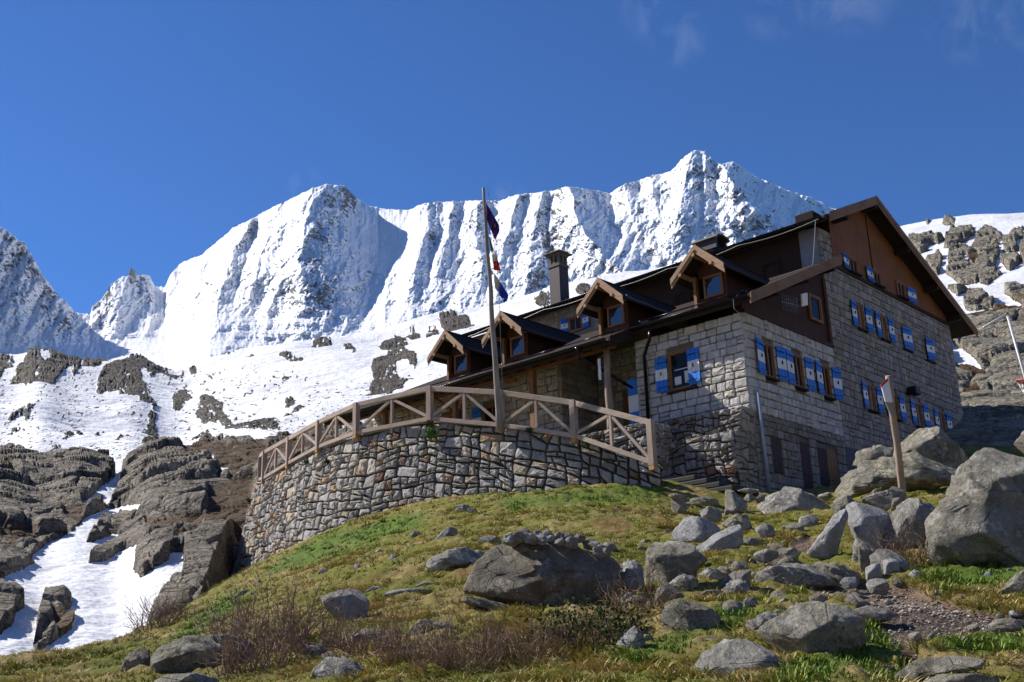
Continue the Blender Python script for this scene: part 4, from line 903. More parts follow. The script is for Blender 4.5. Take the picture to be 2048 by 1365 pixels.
# main block
c = MB(); c.box((33.0, 3.2, 0.06), (44.0, 13.62, 0.5), fn=FRc); c.box((33.0, 13.62, 0.06), (33.9, 14.9, 0.5), fn=FRc); c.box((43.6, 3.2, 0.5), (44.0, 13.3, 18.0), fn=FRc)
c.box((16.39, 12.9, 0.02), (33.8, 14.95, 0.4), fn=FFc(33.0)); c.box((33.4, 4.0, -10.6), (33.8, 14.9, 0.4), fn=lambda u, v, w: (44.0 + w - .4 if False else 33.4 + (w + 10.6), u, v)); wall_m = hb(c, 'wall', M['mortar_light'])
b = MB(); courses(b, FR, 33.0, 44.0, 7.0, 13.6, 0.255, 0.33, 0.013, 0.018, t_dark, HOL_M, rough=0.3, rg=rgh); courses(b, FR, 34.75, 44.0, 5.0, 7.0, 0.26, 0.36, 0.013, 0.018, t_dark, (), rough=0.3, rg=rgh)
courses(b, FR, 33.0, 33.9, 13.6, 14.88, 0.255, 0.33, 0.013, 0.02, t_dark, (), rough=0.3, rg=rgh)
courses(b, FF(33.02), 24.4, 33.8, 13.3, 14.9, 0.26, 0.4, 0.013, 0.02, t_dark, [(26.6, 13.7, 27.5, 14.42)], rough=0.3, rg=rgh); hb(b, 'blockwork', M['stone_dark'], wall_m)
c = MB(); c.box((33.02, 4.6, 0.0), (34.72, 7.28, 0.06), fn=FRc); hb(c, 'cement_plinth', M['cement'], wall_m)
c = MB(); c.box((15.95, 13.45, -0.05), (16.62, 14.86, 0.0), fn=FFc(33.0)); c.box((16.62, 13.0, -0.02), (24.4, 14.9, 0.0), 1, fn=FFc(33.0)); hb(c, 'cladding', [M['plaster'], M['soffit']], wall_m)
# boarded gable of the main block
g = MB(); xs = [33.9, AX, 44.0]; g.prism([(33.9, Yr - .02, 13.62), (44.0, Yr - .02, 13.62), (44.0, Yr - .02, zm(44.0) - .2), (AX, Yr - .02, AZ - .2), (33.9, Yr - .02, zm(33.9) - .2)], (0, 0.3, 0)); hb(g, 'gable_boarding', M['wood_gable'])
g = MB(); g.box((33.9, 13.56, 0.02), (44.0, 13.70, 0.07), fn=FR); g.box((37.05, 13.7, .02), (37.10, 16.6, .045), fn=FR); hb(g, 'sill_board', M['soffit'])
# boarded triangle above the annex
g = MB(); g.prism([(Xf, Yr + .02, 10.42), (33.0, Yr + .02, 10.42), (33.0, Yr + .02, zl(33) - .17), (Xf, Yr + .02, zl(Xf) - .17)], (0, 0.3, 0)); hb(g, 'annex_boarding', M['wood_dark'])
g = MB(); g.box((32.82, 10.42, -0.02), (32.99, 12.9, 0.05), fn=FR); g.beam((Xf, Yr - .03, 10.46), (33.0, Yr - .03, 10.46), 0.06, 0.12); hb(g, 'boarding_frame', M['wood_dark'])
# recessed porch and the long wall left of it
XL = 27.9
c = MB(); c.box((23.8, 5.0, 0.07), (34.0, 10.7, 0.4), fn=FFc(XL)); c.box((XL + .07, 5.0, 23.75), (30.3, 11.0, 24.0), fn=lambda u, v, w: (u, w, v)); c.box((19.6, 5.0, 0.0), (24.0, 11.9, 0.3), fn=FFc(30.0))
c.box((Xf + .4, 5.0, 19.7), (30.0, 11.2, 19.95), fn=lambda u, v, w: (u, w, v)); c.prism([(XL + .4, 33.7, 5), (33.2, 33.7, 5), (33.2, 33.7, zl(33.2) - .2), (XL + .4, 33.7, zl(XL + .4) - .2)], (0, .3, 0)); wall_l = hb(c, 'wall', M['mortar_pale'])
b = MB(); courses(b, FF(XL), 23.8, 34.0, 7.4, 10.66, 0.26, 0.40, 0.012, 0.04, t_pale, [(26.62, 8.55, 27.62, 9.80), (28.9, 8.7, 29.8, 9.9)], rough=0.4, rg=rgh)
courses(b, lambda u, v, w: (u, 23.72 - w, v), XL, 30.0, 7.4, 11.0, 0.26, 0.38, 0.012, 0.03, t_rough, (), rough=0.3, rg=rgh)
courses(b, FF(29.98), 20.0, 23.7, 7.4, 11.3, 0.26, 0.38, 0.012, 0.03, t_rough, [(21.5, 7.4, 22.6, 9.75)], rough=0.3, rg=rgh); hb(b, 'blockwork', M['stone_pale'], wall_l)
# ---- roofs
r = MB(); T = 0.15
def slab(mb, P, t, m=0): mb.prism([Vector(p) for p in P], (0, 0, -t), m)
slab(r, [(26.86, 15.25, zl(26.86)), (33.1, 15.25, zl(33.1)), (33.1, 19.72, zl(33.1)), (26.86, 19.72, zl(26.86))], T)
slab(r, [(25.66, 19.724, zl(25.66)), (33.1, 19.724, zl(33.1)), (33.1, 34.4, zl(33.1)), (25.66, 34.4, zl(25.66))], T); lean = hb(r, 'lean_to_roof', M['roof'])
r = MB(); slab(r, [(32.3, 15.25, zm(32.3)), (AX, 15.25, AZ), (AX, 34.6, AZ), (32.3, 34.6, zm(32.3))], .16); slab(r, [(AX + .001, 15.25, AZ), (45.25, 15.25, zm(45.25)), (45.25, 34.6, zm(45.25)), (AX + .001, 34.6, AZ)], .16); mroof = hb(r, 'roof', M['roof'])
# soffits, rafters and boards under the eaves
r = MB(); slab(r, [(32.34, 15.3, zm(32.34) - .165), (AX, 15.3, AZ - .165), (AX, 15.87, AZ - .165), (32.34, 15.87, zm(32.34) - .165)], .03); slab(r, [(AX, 15.3, AZ - .165), (45.2, 15.3, zm(45.2) - .165), (45.2, 15.87, zm(45.2) - .165), (AX, 15.87, AZ - .165)], .03)
slab(r, [(44.0, 15.87, zm(44) - .165), (45.2, 15.87, zm(45.2) - .165), (45.2, 34, zm(45.2) - .165), (44.0, 34, zm(44) - .165)], .03)
slab(r, [(26.86, 15.3, zl(26.86) - .155), (33.0, 15.3, zl(33) - .155), (33.0, 15.86, zl(33) - .155), (26.86, 15.86, zl(26.86) - .155)], .03)
slab(r, [(25.72, 19.78, zl(25.72) - .155), (30.0, 19.78, zl(30.0) - .155), (30.0, 34.3, zl(30.0) - .155), (25.72, 34.3, zl(25.72) - .155)], .03)
for y in np.arange(20.1, 34.2, 0.75): r.beam((25.75, y, zl(25.75) - .25), (28.2, y, zl(28.2) - .25), 0.09, 0.13)
for x in (28.5, 30.6, 32.6): r.box((x - .09, 15.28, zl(x) - .40), (x + .09, 15.95, zl(x) - .19))
for x in (34.2, 36.84, 39.4, 41.8, 43.8): r.box((x - .1, 15.29, zm(x) - .44), (x + .1, 15.95, zm(x) - .2))
hb(r, 'soffit', M['soffit'])
bg = MB()
for (a, b_, zf, dz) in ((26.74, 33.19, zl, 0), (32.64, AX, zm, 0), (AX, 45.3, zm, 0)):
    for k, (h0, h1, off) in enumerate(((0.06, -0.16, 0.0), (-0.12, -0.30, 0.025))):
        y0 = 15.21 + off
        bg.add([(a, y0, zf(a) + h0), (b_, y0, zf(b_) + h0), (b_, y0, zf(b_) + h1), (a, y0, zf(a) + h1), (a, y0 + .035, zf(a) + h0), (b_, y0 + .035, zf(b_) + h0), (b_, y0 + .035, zf(b_) + h1), (a, y0 + .035, zf(a) + h1)], [(0, 1, 2, 3), (7, 6, 5, 4), (0, 4, 5, 1), (1, 5, 6, 2), (2, 6, 7, 3), (3, 7, 4, 0)])
hb(bg, 'barge_board', M['wood_barge'])
fb = MB(); fb.box((26.85, 15.26, zl(26.85) - .24), (26.885, 19.70, zl(26.85) - .02)); fb.box((25.655, 19.74, zl(25.66) - .24), (25.69, 34.35, zl(25.66) - .02)); fb.box((32.295, 15.26, zm(32.3) - .22), (32.33, 34.55, zm(32.3) - .02))
P4 = [(25.66, 19.70, zl(25.66)), (26.85, 19.70, zl(26.85))]
fb.add([(25.64, 19.69, zl(25.64) + .03), (27.0, 19.69, zl(27.0) + .03), (27.0, 19.69, zl(27.0) - .34), (25.64, 19.69, zl(25.64) - .34), (25.64, 19.72, zl(25.64) + .03), (27.0, 19.72, zl(27.0) + .03), (27.0, 19.72, zl(27.0) - .34), (25.64, 19.72, zl(25.64) - .34)], [(0, 1, 2, 3), (7, 6, 5, 4), (0, 4, 5, 1), (1, 5, 6, 2), (2, 6, 7, 3), (3, 7, 4, 0)])
hb(fb, 'fascia', M['soffit'])
def gutter(x, z, y0, y1):
    m = MB(); n = 9; V = []
    for y in (y0, y1):
        for R in (0.085, 0.072):
            for k in range(n): a = math.pi * k / (n - 1); V.append((x + R * math.cos(a), y, z - R * math.sin(a)))
    Fc = []
    for k in range(n - 1): Fc += [(k, k + 1, 2 * n + k + 1, 2 * n + k), (n + k, 3 * n + k, 3 * n + k + 1, n + k + 1)]
    Fc += [(0, 2 * n, 3 * n, n), (n - 1, 2 * n - 1, 4 * n - 1, 3 * n - 1)]; m.add(V, Fc)
    m.tube([(x - .085, y0, z), (x - .085, y1, z)], 0.013, 6)
    for y in np.arange(y0 + .3, y1, 0.7): m.tube([(x + .07, y, z + .01), (x - .09, y, z + .015)], 0.008, 4)
    return hb(m, 'gutter', M['gutter'], None, 0, True)
gutter(26.76, zl(26.86) - 0.06, 15.3, 19.66); gutter(25.56, zl(25.66) - 0.06, 19.75, 34.4); gutter(32.20, zm(32.3) - 0.06, 15.3, 34.55)
# snow guard rails above the lower eave
for (x, y0, y1) in ((27.05, 15.4, 19.6), (26.0, 19.8, 34.2)):
    y = y0; sr = MB()
    while y < y1 - .1:
        e = min(y1, y + 1.95); sr.tube([(x, y, zl(x) + .12), (x, e, zl(x) + .12)], 0.022, 6); sr.tube([(x, y + .1, zl(x) + .12), (x, y + .1, zl(x) - .02)], .012, 4); y = e + .03
    hb(sr, 'snow_guard', M['gutter'], None, 0, True)
wr = MB()
def sag(p, q, n, s, k=1): return [(p[0] + (q[0] - p[0]) * t, p[1] + (q[1] - p[1]) * t, p[2] + (q[2] - p[2]) * t - s * abs(math.sin(t * math.pi * k))) for t in np.linspace(0, 1, n)]
wr.tube(sag((32.12, 15.4, zm(32.3) - .16), (32.12, 34.4, zm(32.3) - .16), 61, .10, 6), 0.008, 5)
wr.tube(sag((32.1, 15.5, zm(32.3) - .2), (31.7, 15.6, zl(31.7) + .05), 8, .02), 0.012, 5); wr.tube(sag((31.7, 15.6, zl(31.7) + .05), (30.3, 17.8, zl(30.3) + .05), 14, .03), 0.014, 5)
wr.tube(sag((28.2, 16.2, zl(28.2) + .06), (26.72, 15.75, zl(26.8) - .05), 10, -.08), 0.010, 5); wr.tube([(26.62, 15.75, 10.6), (26.62, 15.75, 10.3), (27.1, 15.7, 10.1)], .010, 5)
wr.tube(sag((26.7, 19.72, 11.83), (28.9, 19.72, 11.78), 10, .05, 2), .014, 5)
hb(wr, 'lightning_wire', M['wire'])
ch = MB(); ch.box((33.4, 16.2, zm(33.4) - .02), (34.6, 16.9, zm(33.4) + .32)); hb(ch, 'roof_vent', M['roof'])
# ---- windows and shutters
def shutter(par, F, hinge, v0, v1, wd_, side, ang, w0=0.05, bands=True):
    """one leaf: hinged at u = hinge, opening to 'side' (-1 left, 1 right in wall coordinates)"""
    ang = max(2, ang + rgh.uniform(-2, 5)); m = MB(); ca, sa = math.cos(math.radians(ang)), math.sin(math.radians(ang))
    def G(a, v, w): return F(hinge + side * (a * ca - w * sa * 0) , v, w0 + a * sa + w)
    h = v1 - v0
    n = 3; pw = wd_ / n
    for k in range(n):
        dz_ = rgh.uniform(-.006, .006)
        for (c0, c1, mt) in ((0, .345, 0), (.345, .665, 1), (.665, 1, 0)):
            m.box((k * pw + .006, v0 + h * c0, dz_), ((k + 1) * pw - .004, v0 + h * c1, .025), mt, fn=G)
    for c in (.09, .88): m.box((.01, v0 + h * (c - .035), .025), (wd_ - .01, v0 + h * (c + .035), .048), 0, fn=G)
    m.box((wd_ * .45, v0 + h * .48, .026), (wd_ * .52, v0 + h * .58, .06), 2, fn=G)
    m.box((.0, v0 + .01, -.012), (wd_, v1 - .01, -.002), 2, fn=G)
    for c in (.12, .85): m.box((-.05, v0 + h * (c - .012), .05), (wd_ * .8, v0 + h * (c + .012), .057), 2, fn=G)
    a0, b0 = (wd_ * .15, v0 + h * .13), (wd_ * .80, v0 + h * .84)
    return hb(m, 'shutter', [M['blue'], M['white'], M['iron']], par, 0.003)
def window(F, u0, u1, v0, v1, w=-0.05, sh=(), mull=True, sill=True, name='window', curtain=False):
    m = MB(); t = 0.065
    m.box((u0, v0, w - .03), (u0 + t, v1, w + .05), fn=F); m.box((u1 - t, v0, w - .03), (u1, v1, w + .05), fn=F); m.box((u0 + t, v1 - t, w - .03), (u1 - t, v1, w + .05), fn=F); m.box((u0 + t, v0, w - .03), (u1 - t, v0 + t, w + .05), fn=F)
    s = t + .012; q = .04
    if mull:
        uc = (u0 + u1) / 2; m.box((uc - .03, v0 + t, w - .02), (uc + .03, v1 - t, w + .03), fn=F)
    m.box((u0 + t, v0 + t, w - .02), (u0 + t + q, v1 - t, w + .025), fn=F); m.box((u1 - t - q, v0 + t, w - .02), (u1 - t, v1 - t, w + .025), fn=F)
    m.box((u0 + t + q, v1 - t - q, w - .02), (u1 - t - q, v1 - t, w + .025), fn=F); m.box((u0 + t + q, v0 + t, w - .02), (u1 - t - q, v0 + t + q, w + .025), fn=F)
    wo = hb(m, name, M['wood_frame'], None, 0.004)
    p = MB(); p.box((u0 + t, v0 + t, w - .025), (u1 - t, v1 - t, w - .012), fn=F); hb(p, 'pane', M['glass'], wo)
    if sill:
        p = MB(); p.box((u0 - .05, v0 - .06, w - .03), (u1 + .05, v0 - .002, w + .15), fn=F); hb(p, 'sill', M['soffit'], wo)
    for (hinge, v0s, v1s, wd_, side, ang) in sh: shutter(wo, F, hinge, v0s, v1s, wd_, side, ang)
    if curtain:
        p = MB()
        for (a, b_, c_, d) in ((0.18, 0.16, 0.42, 0.36), (0.55, .16, 0.88, .46), (.2, .52, .75, .545)):
            p.box((u1 - (u1 - u0) * c_, v0 + (v1 - v0) * b_, w - .011), (u1 - (u1 - u0) * a, v0 + (v1 - v0) * d, w - .007), fn=F)
        hb(p, 'curtain', M['curtain'], wo)
    return wo
for (u0, u1) in ((28.27, 28.95), (30.05, 30.75), (31.92, 32.58)): window(FR, u0, u1, 8.55, 9.68, sh=[(u0 - .02, 8.55, 9.66, .50, -1, 4), (u1 + .05, 8.55, 9.66, .46, 1, 4)])
for (u0, u1) in ((35.15, 35.80), (37.03, 37.68)): window(FR, u0, u1, 11.6, 12.58, sh=[(u0 - .02, 11.6, 12.56, .42, -1, 4), (u1 + .05, 11.6, 12.56, .36, 1, 5)])
window(FR, 38.9, 39.6, 11.6, 12.6, sh=[(38.93, 11.6, 12.5, .64, 1, 5)]); window(FR, 41.0, 41.65, 11.55, 12.58, sh=[(41.06, 11.58, 12.48, .56, 1, 5)])
for (u0, u1) in ((35.15, 35.83), (36.98, 37.68), (39.12, 39.78), (41.25, 41.93)): window(FR, u0, u1, 8.6, 9.56, sh=[(u0 - .02, 8.6, 9.55, .40, -1, 4), (u1 + .05, 8.6, 9.55, .36, 1, 5)])
window(FR, 34.98, 35.70, 13.72, 14.32, w=0.05, sh=[(35.02, 13.74, 14.30, .52, -1, 5)]); window(FR, 36.95, 37.60, 13.72, 14.32, w=0.05, sh=[(37.02, 13.74, 14.30, .62, -1, 5)]); window(FR, 38.98, 39.72, 13.74, 14.4, w=0.05, sh=[(40.0, 13.76, 14.36, .60, 1, 6)])
window(FR, 31.6, 32.42, 11.12, 12.05, w=0.03, mull=False, sill=False)
window(FF(Xf), 17.74, 18.76, 8.46, 9.75, sh=[(17.98, 8.52, 9.66, .46, -1, 4), (18.76, 8.50, 9.62, .42, 1, 6)], mull=False, curtain=True)
window(FF(XL), 26.62, 27.62, 8.6, 9.8, sh=[(26.62, 8.6, 9.8, .42, -1, 75), (27.62, 8.6, 9.78, .46, 1, 8)], curtain=False); window(FF(XL), 28.9, 29.8, 8.75, 9.85, sh=[(28.9, 8.75, 9.85, .4, -1, 30)])
window(FF(33.0), 26.66, 27.42, 13.72, 14.40, w=0.03, sh=[(26.66, 13.74, 14.40, .36, -1, 5), (27.44, 13.74, 14.40, .34, 1, 10)], sill=False)
for (u0, u1, v0, v1) in ((21.3, 22.0, 13.4, 14.0), (17.5, 18.2, 13.5, 14.1)):
    ww_ = window(FF(33.0), u0, u1, v0, v1, w=0.02, sill=False, mull=False); ww_.data.materials[0] = M['soffit']
# ---- doors
def door(F, u0, u1, v0, v1, w, mat, name='door', handle=True):
    m = MB(); m.box((u0, v0, w - .05), (u1, v1, w), fn=F)
    n = max(2, int((u1 - u0) / .16))
    for k in range(n): m.box((u0 + (u1 - u0) * k / n + .006, v0 + .02, w), (u0 + (u1 - u0) * (k + 1) / n - .006, v1 - .02, w + .018), fn=F)
    o = hb(m, name, mat, None, .003)
    if handle:
        h = MB(); h.tube([F(u0 + .1, v0 + 1.0, w + .02), F(u0 + .1, v0 + 1.0, w + .07), F(u0 + .22, v0 + 1.0, w + .07)], .012, 6); hb(h, 'handle', M['iron'], o)
    return o
door(FR, 28.22, 28.83, 5.62, 6.68, -.05, M['door'], 'hatch', False); door(FR, 29.95, 30.58, 4.75, 6.80, -.05, M['door']); door(FR, 31.75, 32.38, 4.75, 6.76, -.05, M['wood_frame']); door(FR, 31.07, 31.74, 4.75, 6.76, -.055, M['door'])
door(FF(29.98), 21.55, 22.55, 7.45, 9.70, -.02, M['wood_frame'])
pl = MB(); pl.box((20.02, 7.6, .02), (20.50, 8.15, .06), 0, fn=FF(Xf + .2)); pl.box((20.02, 8.15, .02), (20.50, 8.7, .06), 1, fn=FF(Xf + .2)); pl.box((20.02, 8.7, .02), (20.50, 9.25, .06), 0, fn=FF(Xf + .2)); hb(pl, 'door_shutter', [M['blue'], M['white']])
# ---- porch timber
def post(x, y, z0, z1, w, mat, bev=.01):
    m = MB(); m.box((x - w / 2, y - w / 2, z0), (x + w / 2, y + w / 2, z1)); return hb(m, 'post', mat, None, bev)
post(26.2, 23.5, 7.3, 9.98, .2, M['wood_post']); post(26.2, 27.3, 7.4, 9.98, .18, M['wood_post']); post(26.2, 31.2, 7.4, 9.98, .18, M['wood_post'])
lg = MB(); lg.tube([(26.15 + .02 * math.sin(k), 20.25, 7.2 + k * .35) for k in range(9)], [.13, .125, .12, .125, .12, .115, .11, .11, .105], 10); hb(lg, 'post', M['wood_log'], None, 0, True)
bm_ = MB(); bm_.box((26.10, 19.95, 9.98), (26.28, 34.1, 10.17)); bm_.beam((26.19, 26.3, 9.98), (26.19, 27.1, 9.35), .12, .12); bm_.beam((26.19, 28.4, 9.98), (26.19, 27.5, 9.35), .12, .12)
bm_.prism([(26.12, 24.6, 9.98), (26.12, 24.9, 9.98), (26.12, 24.72, 9.80), (26.12, 24.3, 9.78), (26.12, 24.2, 9.86)], (.14, 0, 0)); hb(bm_, 'porch_beam', M['wood_beam'], None, .008)
sg = MB(); sg.box((26.02, 20.42, 9.0), (26.05, 20.52, 9.7)); hb(sg, 'notice_board', M['white'])
# ---- downpipes
dp = MB(); q = [(25.6, 20.95, 10.02), (25.6, 20.95, 9.8), (26.0, 20.7, 9.55), (26.9, 19.85, 8.75)]; dp.tube(q, .045, 8); dp.tube([(25.56, 20.95, 10.1), (25.6, 20.95, 9.9)], [.10, .05], 8)
dp.tube([(26.72, 18.9, 10.4), (26.8, 19.0, 10.15), (27.22, 19.55, 9.85), (27.24, 19.58, 7.5)], .055, 8); hb(dp, 'downpipe', M['gutter'], None, 0, True)
dp = MB(); dp.tube([(27.50, Yr - .13, 7.98), (27.62, Yr - .13, 4.9)], .052, 10); 
for z in (7.5, 5.9): dp.tube([(27.52 + (7.98 - z) * .04, Yr - .13, z - .02), (27.52 + (7.98 - z) * .04, Yr - .13, z + .02)], .062, 10)
hb(dp, 'downpipe', M['pipe'], None, 0, True)
# ---- dormers
def dormer(yc, zoff=0.0):
    ze, za = 11.80 + zoff, 12.66 + zoff; xf, xw = 26.62, 27.38; hw = .95; sl_ = (za - ze) / hw
    m = MB()
    xb = lambda z: 26.85 + (z - 10.72) / RS
    w = 0.56; zr = za - sl_ * w - .08
    m.box((xw, yc - w, 10.85), (xw + .1, yc + w, 11.2)); m.box((xw, yc - w, 11.2), (xw + .1, yc - w + .10, zr)); m.box((xw, yc + w - .10, 11.2), (xw + .1, yc + w, zr)); m.prism([(xw, yc - w, 11.88), (xw, yc + w, 11.88), (xw, yc + w, zr), (xw, yc, za - .12), (xw, yc - w, zr)], (.1, 0, 0))
    for s in (-1, 1): m.prism([(xw + .1, yc + s * (w - .04), 10.8), (xw + .1, yc + s * (w - .04), zr), (29.6, yc + s * (w - .04), zr), (29.6, yc + s * (w - .04), 11.9)], (0, -s * .05, 0))
    d = hb(m, 'dormer', M['wood_dark'])
    r = MB()
    for s in (-1, 1):
        P = [(xf, yc, za), (xf, yc + s * hw, ze), (xb(ze) + .1, yc + s * hw, ze), (xb(za) + .1, yc, za)]
        if s < 0: P = P[::-1]
        r.prism([Vector(p) for p in P], (0, 0, -.07))
    r.tube([(xf - .02, yc, za + .015), (xb(za), yc, za + .015)], .03, 6)
    hb(r, 'dormer_roof', M['roof'], d)
    g = MB()
    for s in (-1, 1):
        for (a, b_, off, hh) in ((.06, -.12, -.035, .035), (-.115, -.24, .0, .035)):
            P = [(xf + off, yc, za + a), (xf + off, yc + s * (hw + .03), ze - sl_ * .03 + a), (xf + off, yc + s * (hw + .03), ze - sl_ * .03 + b_ - .02), (xf + off, yc, za + b_)]
            g.prism([Vector(p) for p in (P if s > 0 else P[::-1])], (hh, 0, 0))
    for (dy, dz) in ((.62, -.24 - sl_ * .62 + .02), (.08, -.27), (-.52, -.24 - sl_ * .52 + .02)): g.box((xf - .03, yc + dy - .055, za + dz - .055), (xw, yc + dy + .055, za + dz + .055))
    hb(g, 'barge_board', M['wood_barge_y'], d, .004)
    p = MB(); p.box((xw - .14, yc + w - .08, 10.84), (xw, yc + w + .02, 11.95)); p.prism([(xw - .12, yc + w + .02, 11.78), (xw - .12, yc + w + .30, 11.98), (xw - .12, yc + w + .24, 12.02), (xw - .12, yc + w + .02, 11.9)], (.12, 0, 0)); hb(p, 'corner_post', M['wood_post'], d, .004)
    f = MB(); u0, u1, v0, v1 = yc - .38, yc + .18, 11.22, 11.80
    f.box((u0 - .07, v0 - .07, .0), (u1 + .07, v0, .07), fn=FF(xw)); f.box((u0 - .07, v1, .0), (u1 + .07, v1 + .07, .07), fn=FF(xw)); f.box((u0 - .07, v0, .0), (u0, v1, .07), fn=FF(xw)); f.box((u1, v0, .0), (u1 + .07, v1, .07), fn=FF(xw)); hb(f, 'window_frame', M['wood_frame'], d, .004)
    f = MB(); f.box((u0, v0, .005), (u1, v1, .02), fn=FF(xw)); hb(f, 'pane', M['glass_up'], d)
for yc in (16.93, 20.78, 25.30, 28.25): dormer(yc)
# ---- chimneys
def chimney(x, y, w, zt):
    z0 = zm(x) - .5; m = MB(); m.box((x - w / 2, y - w / 2, z0), (x + w / 2, y + w / 2, zt - .75)); o = hb(m, 'chimney', M['chim'], None, .01)
    c_ = MB()
    for a in (-1, 1):
        for b_ in (-1, 1): c_.box((x + a * (w / 2 - .02) - .12 * (a > 0), y + b_ * (w / 2 - .02) - .12 * (b_ > 0), zt - .75), (x + a * (w / 2 - .02) + .12 * (a < 0), y + b_ * (w / 2 - .02) + .12 * (b_ < 0), zt - .16))
    c_.box((x - w / 2 - .03, y - w / 2 - .03, zt - .80), (x + w / 2 + .03, y + w / 2 + .03, zt - .66)); c_.box((x - w / 2 - .02, y - w / 2 - .02, zt - .27), (x + w / 2 + .02, y + w / 2 + .02, zt - .15))
    for a in (0,): c_.box((x - .07, y - w / 2, zt - .7), (x + .07, y + w / 2, zt - .2)); c_.box((x - w / 2, y - .07, zt - .7), (x + w / 2, y + .07, zt - .2))
    n = MB(); ww = w / 2 + .17; n.add([(x - ww, y - ww, zt - .15), (x + ww, y - ww, zt - .15), (x + ww, y + ww, zt - .15), (x - ww, y + ww, zt - .15), (x - ww, y - ww, zt - .10), (x + ww, y - ww, zt - .10), (x + ww, y + ww, zt - .10), (x - ww, y + ww, zt - .10), (x, y, zt + .05)], [(3, 2, 1, 0), (0, 1, 5, 4), (1, 2, 6, 5), (2, 3, 7, 6), (3, 0, 4, 7), (4, 5, 8), (5, 6, 8), (6, 7, 8), (7, 4, 8)])
    hb(c_, 'flue_head', M['flue'], o); hb(n, 'cap', M['flue'], o)
chimney(35.8, 30.25, .64, 19.0)
c2 = MB(); x, y, z0 = 36.0, 22.1, zm(36.0) - .62; c2.box((x - .35, y - .3, z0), (x + .35, y + .3, z0 + .95), 0)
V = []; n = 10
for yy in (y - .62, y + .62):
    for k in range(n): a = math.pi * k / (n - 1); V.append((x + .50 * math.cos(a), yy, z0 + 1.02 + .20 * math.sin(a)))
    for k in range(n): a = math.pi * k / (n - 1); V.append((x + .44 * math.cos(a), yy, z0 + .98 + .15 * math.sin(a)))
Fc = []
for k in range(n - 1): Fc += [(k, k + 1, 2 * n + k + 1, 2 * n + k), (n + k, 3 * n + k, 3 * n + k + 1, n + k + 1), (k, n + k, n + k + 1, k + 1), (2 * n + k, 2 * n + k + 1, 3 * n + k + 1, 3 * n + k)]
c2.add(V, Fc, 1)
for a in (-.33, .33): c2.box((x + a - .07, y - .5, z0 + .6), (x + a + .07, y + .5, z0 + 1.05), 0)
hb(c2, 'chimney', [M['chim'], M['flue']])
fl = MB(); fl.box((38.62, 9.72, .0), (38.7, 9.98, .22), fn=FR); fl.box((38.5, 9.68, .12), (38.95, 9.98, .42), fn=FR); hb(fl, 'floodlight', M['iron'], None, .02)
# ------------------------------------------------------------------ things standing round the hut
def onXp(x, y, X0): d = ray(x, y); return d * X0 / d[0]
# wooden railing on the wall
rail = thing('wooden_railing', 'weathered wooden railing with diagonal braces along the top of the curved wall', 'railing', tuple(ray(860, 848) * 33))
RI = Matrix.Translation(-rail.location)
def rb(m, name, mat, bev=.008):
    m.v = [tuple(RI @ Vector(p)) for p in m.v]; return m.build(name, mat, rail, bev)
PO = [(1307, 842, 941, 27.8), (1150, 803, 886, 29.85), (1003, 783, 864, 31.3), (860, 775, 851, 32.7), (712, 808, 878, 34.4), (636, 843, 906, 36.4), (576, 876, 938, 39.0), (527, 903, 967, 41.2), (518.5, 911, 969, 43.6)]
tops = []; feet = []
for (x, yt, yb, D) in PO:
    f = ray(x, yb) * D; hz = np.linalg.norm(f[:2]); r = ray(x, yt); t = r * (hz / np.linalg.norm(r[:2])); feet.append(Vector(f)); tops.append(Vector((f[0], f[1], t[2])))
for i, (f, t) in enumerate(zip(feet, tops)):
    d = (feet[min(i + 1, len(feet) - 1)] - feet[max(i - 1, 0)]); a = math.atan2(d.y, d.x); w = .088
    m = MB(); fn = lambda u, v, z, f=f, a=a: (f.x + u * math.cos(a) - v * math.sin(a), f.y + u * math.sin(a) + v * math.cos(a), z)
    m.box((-w, -w, f.z + .12), (w, w, t.z + .03), 0, fn=fn); m.box((-w * .96, -w * .96, f.z), (w * .96, w * .96, f.z + .12), 1, fn=fn); rb(m, 'post', [M['wood_railv'], M['wood_cut']])
for i in range(len(feet) - 1):
    a, b = tops[i], tops[i + 1]; c, d = feet[i] + Vector((0, 0, .20)), feet[i + 1] + Vector((0, 0, .20)); dr = (b - a).normalized()
    m = MB(); m.beam(a + dr * .07 - Vector((0, 0, .04)), b - dr * .07 - Vector((0, 0, .04)), .11, .155); rb(m, 'top_rail', M['wood_rail'])
    m = MB(); m.beam(c + dr * .07, d - dr * .07, .09, .125); rb(m, 'bottom_rail', M['wood_rail'])
    if i < 7:
        mt = (a + b) / 2 - Vector((0, 0, .11)); mb_ = (c + d) / 2 + Vector((0, 0, .06)); m = MB(); m.beam(mb_, mt, .09, .09, up=tuple(dr)); rb(m, 'upright', M['wood_railv'])
        for (e, s) in ((c, 1), (d, -1)):
            m = MB(); m.beam(e + dr * s * .10 + Vector((0, 0, .09)), mt - dr * s * .07 - Vector((0, 0, .04)), .07, .09); rb(m, 'brace', M['wood_rail'])
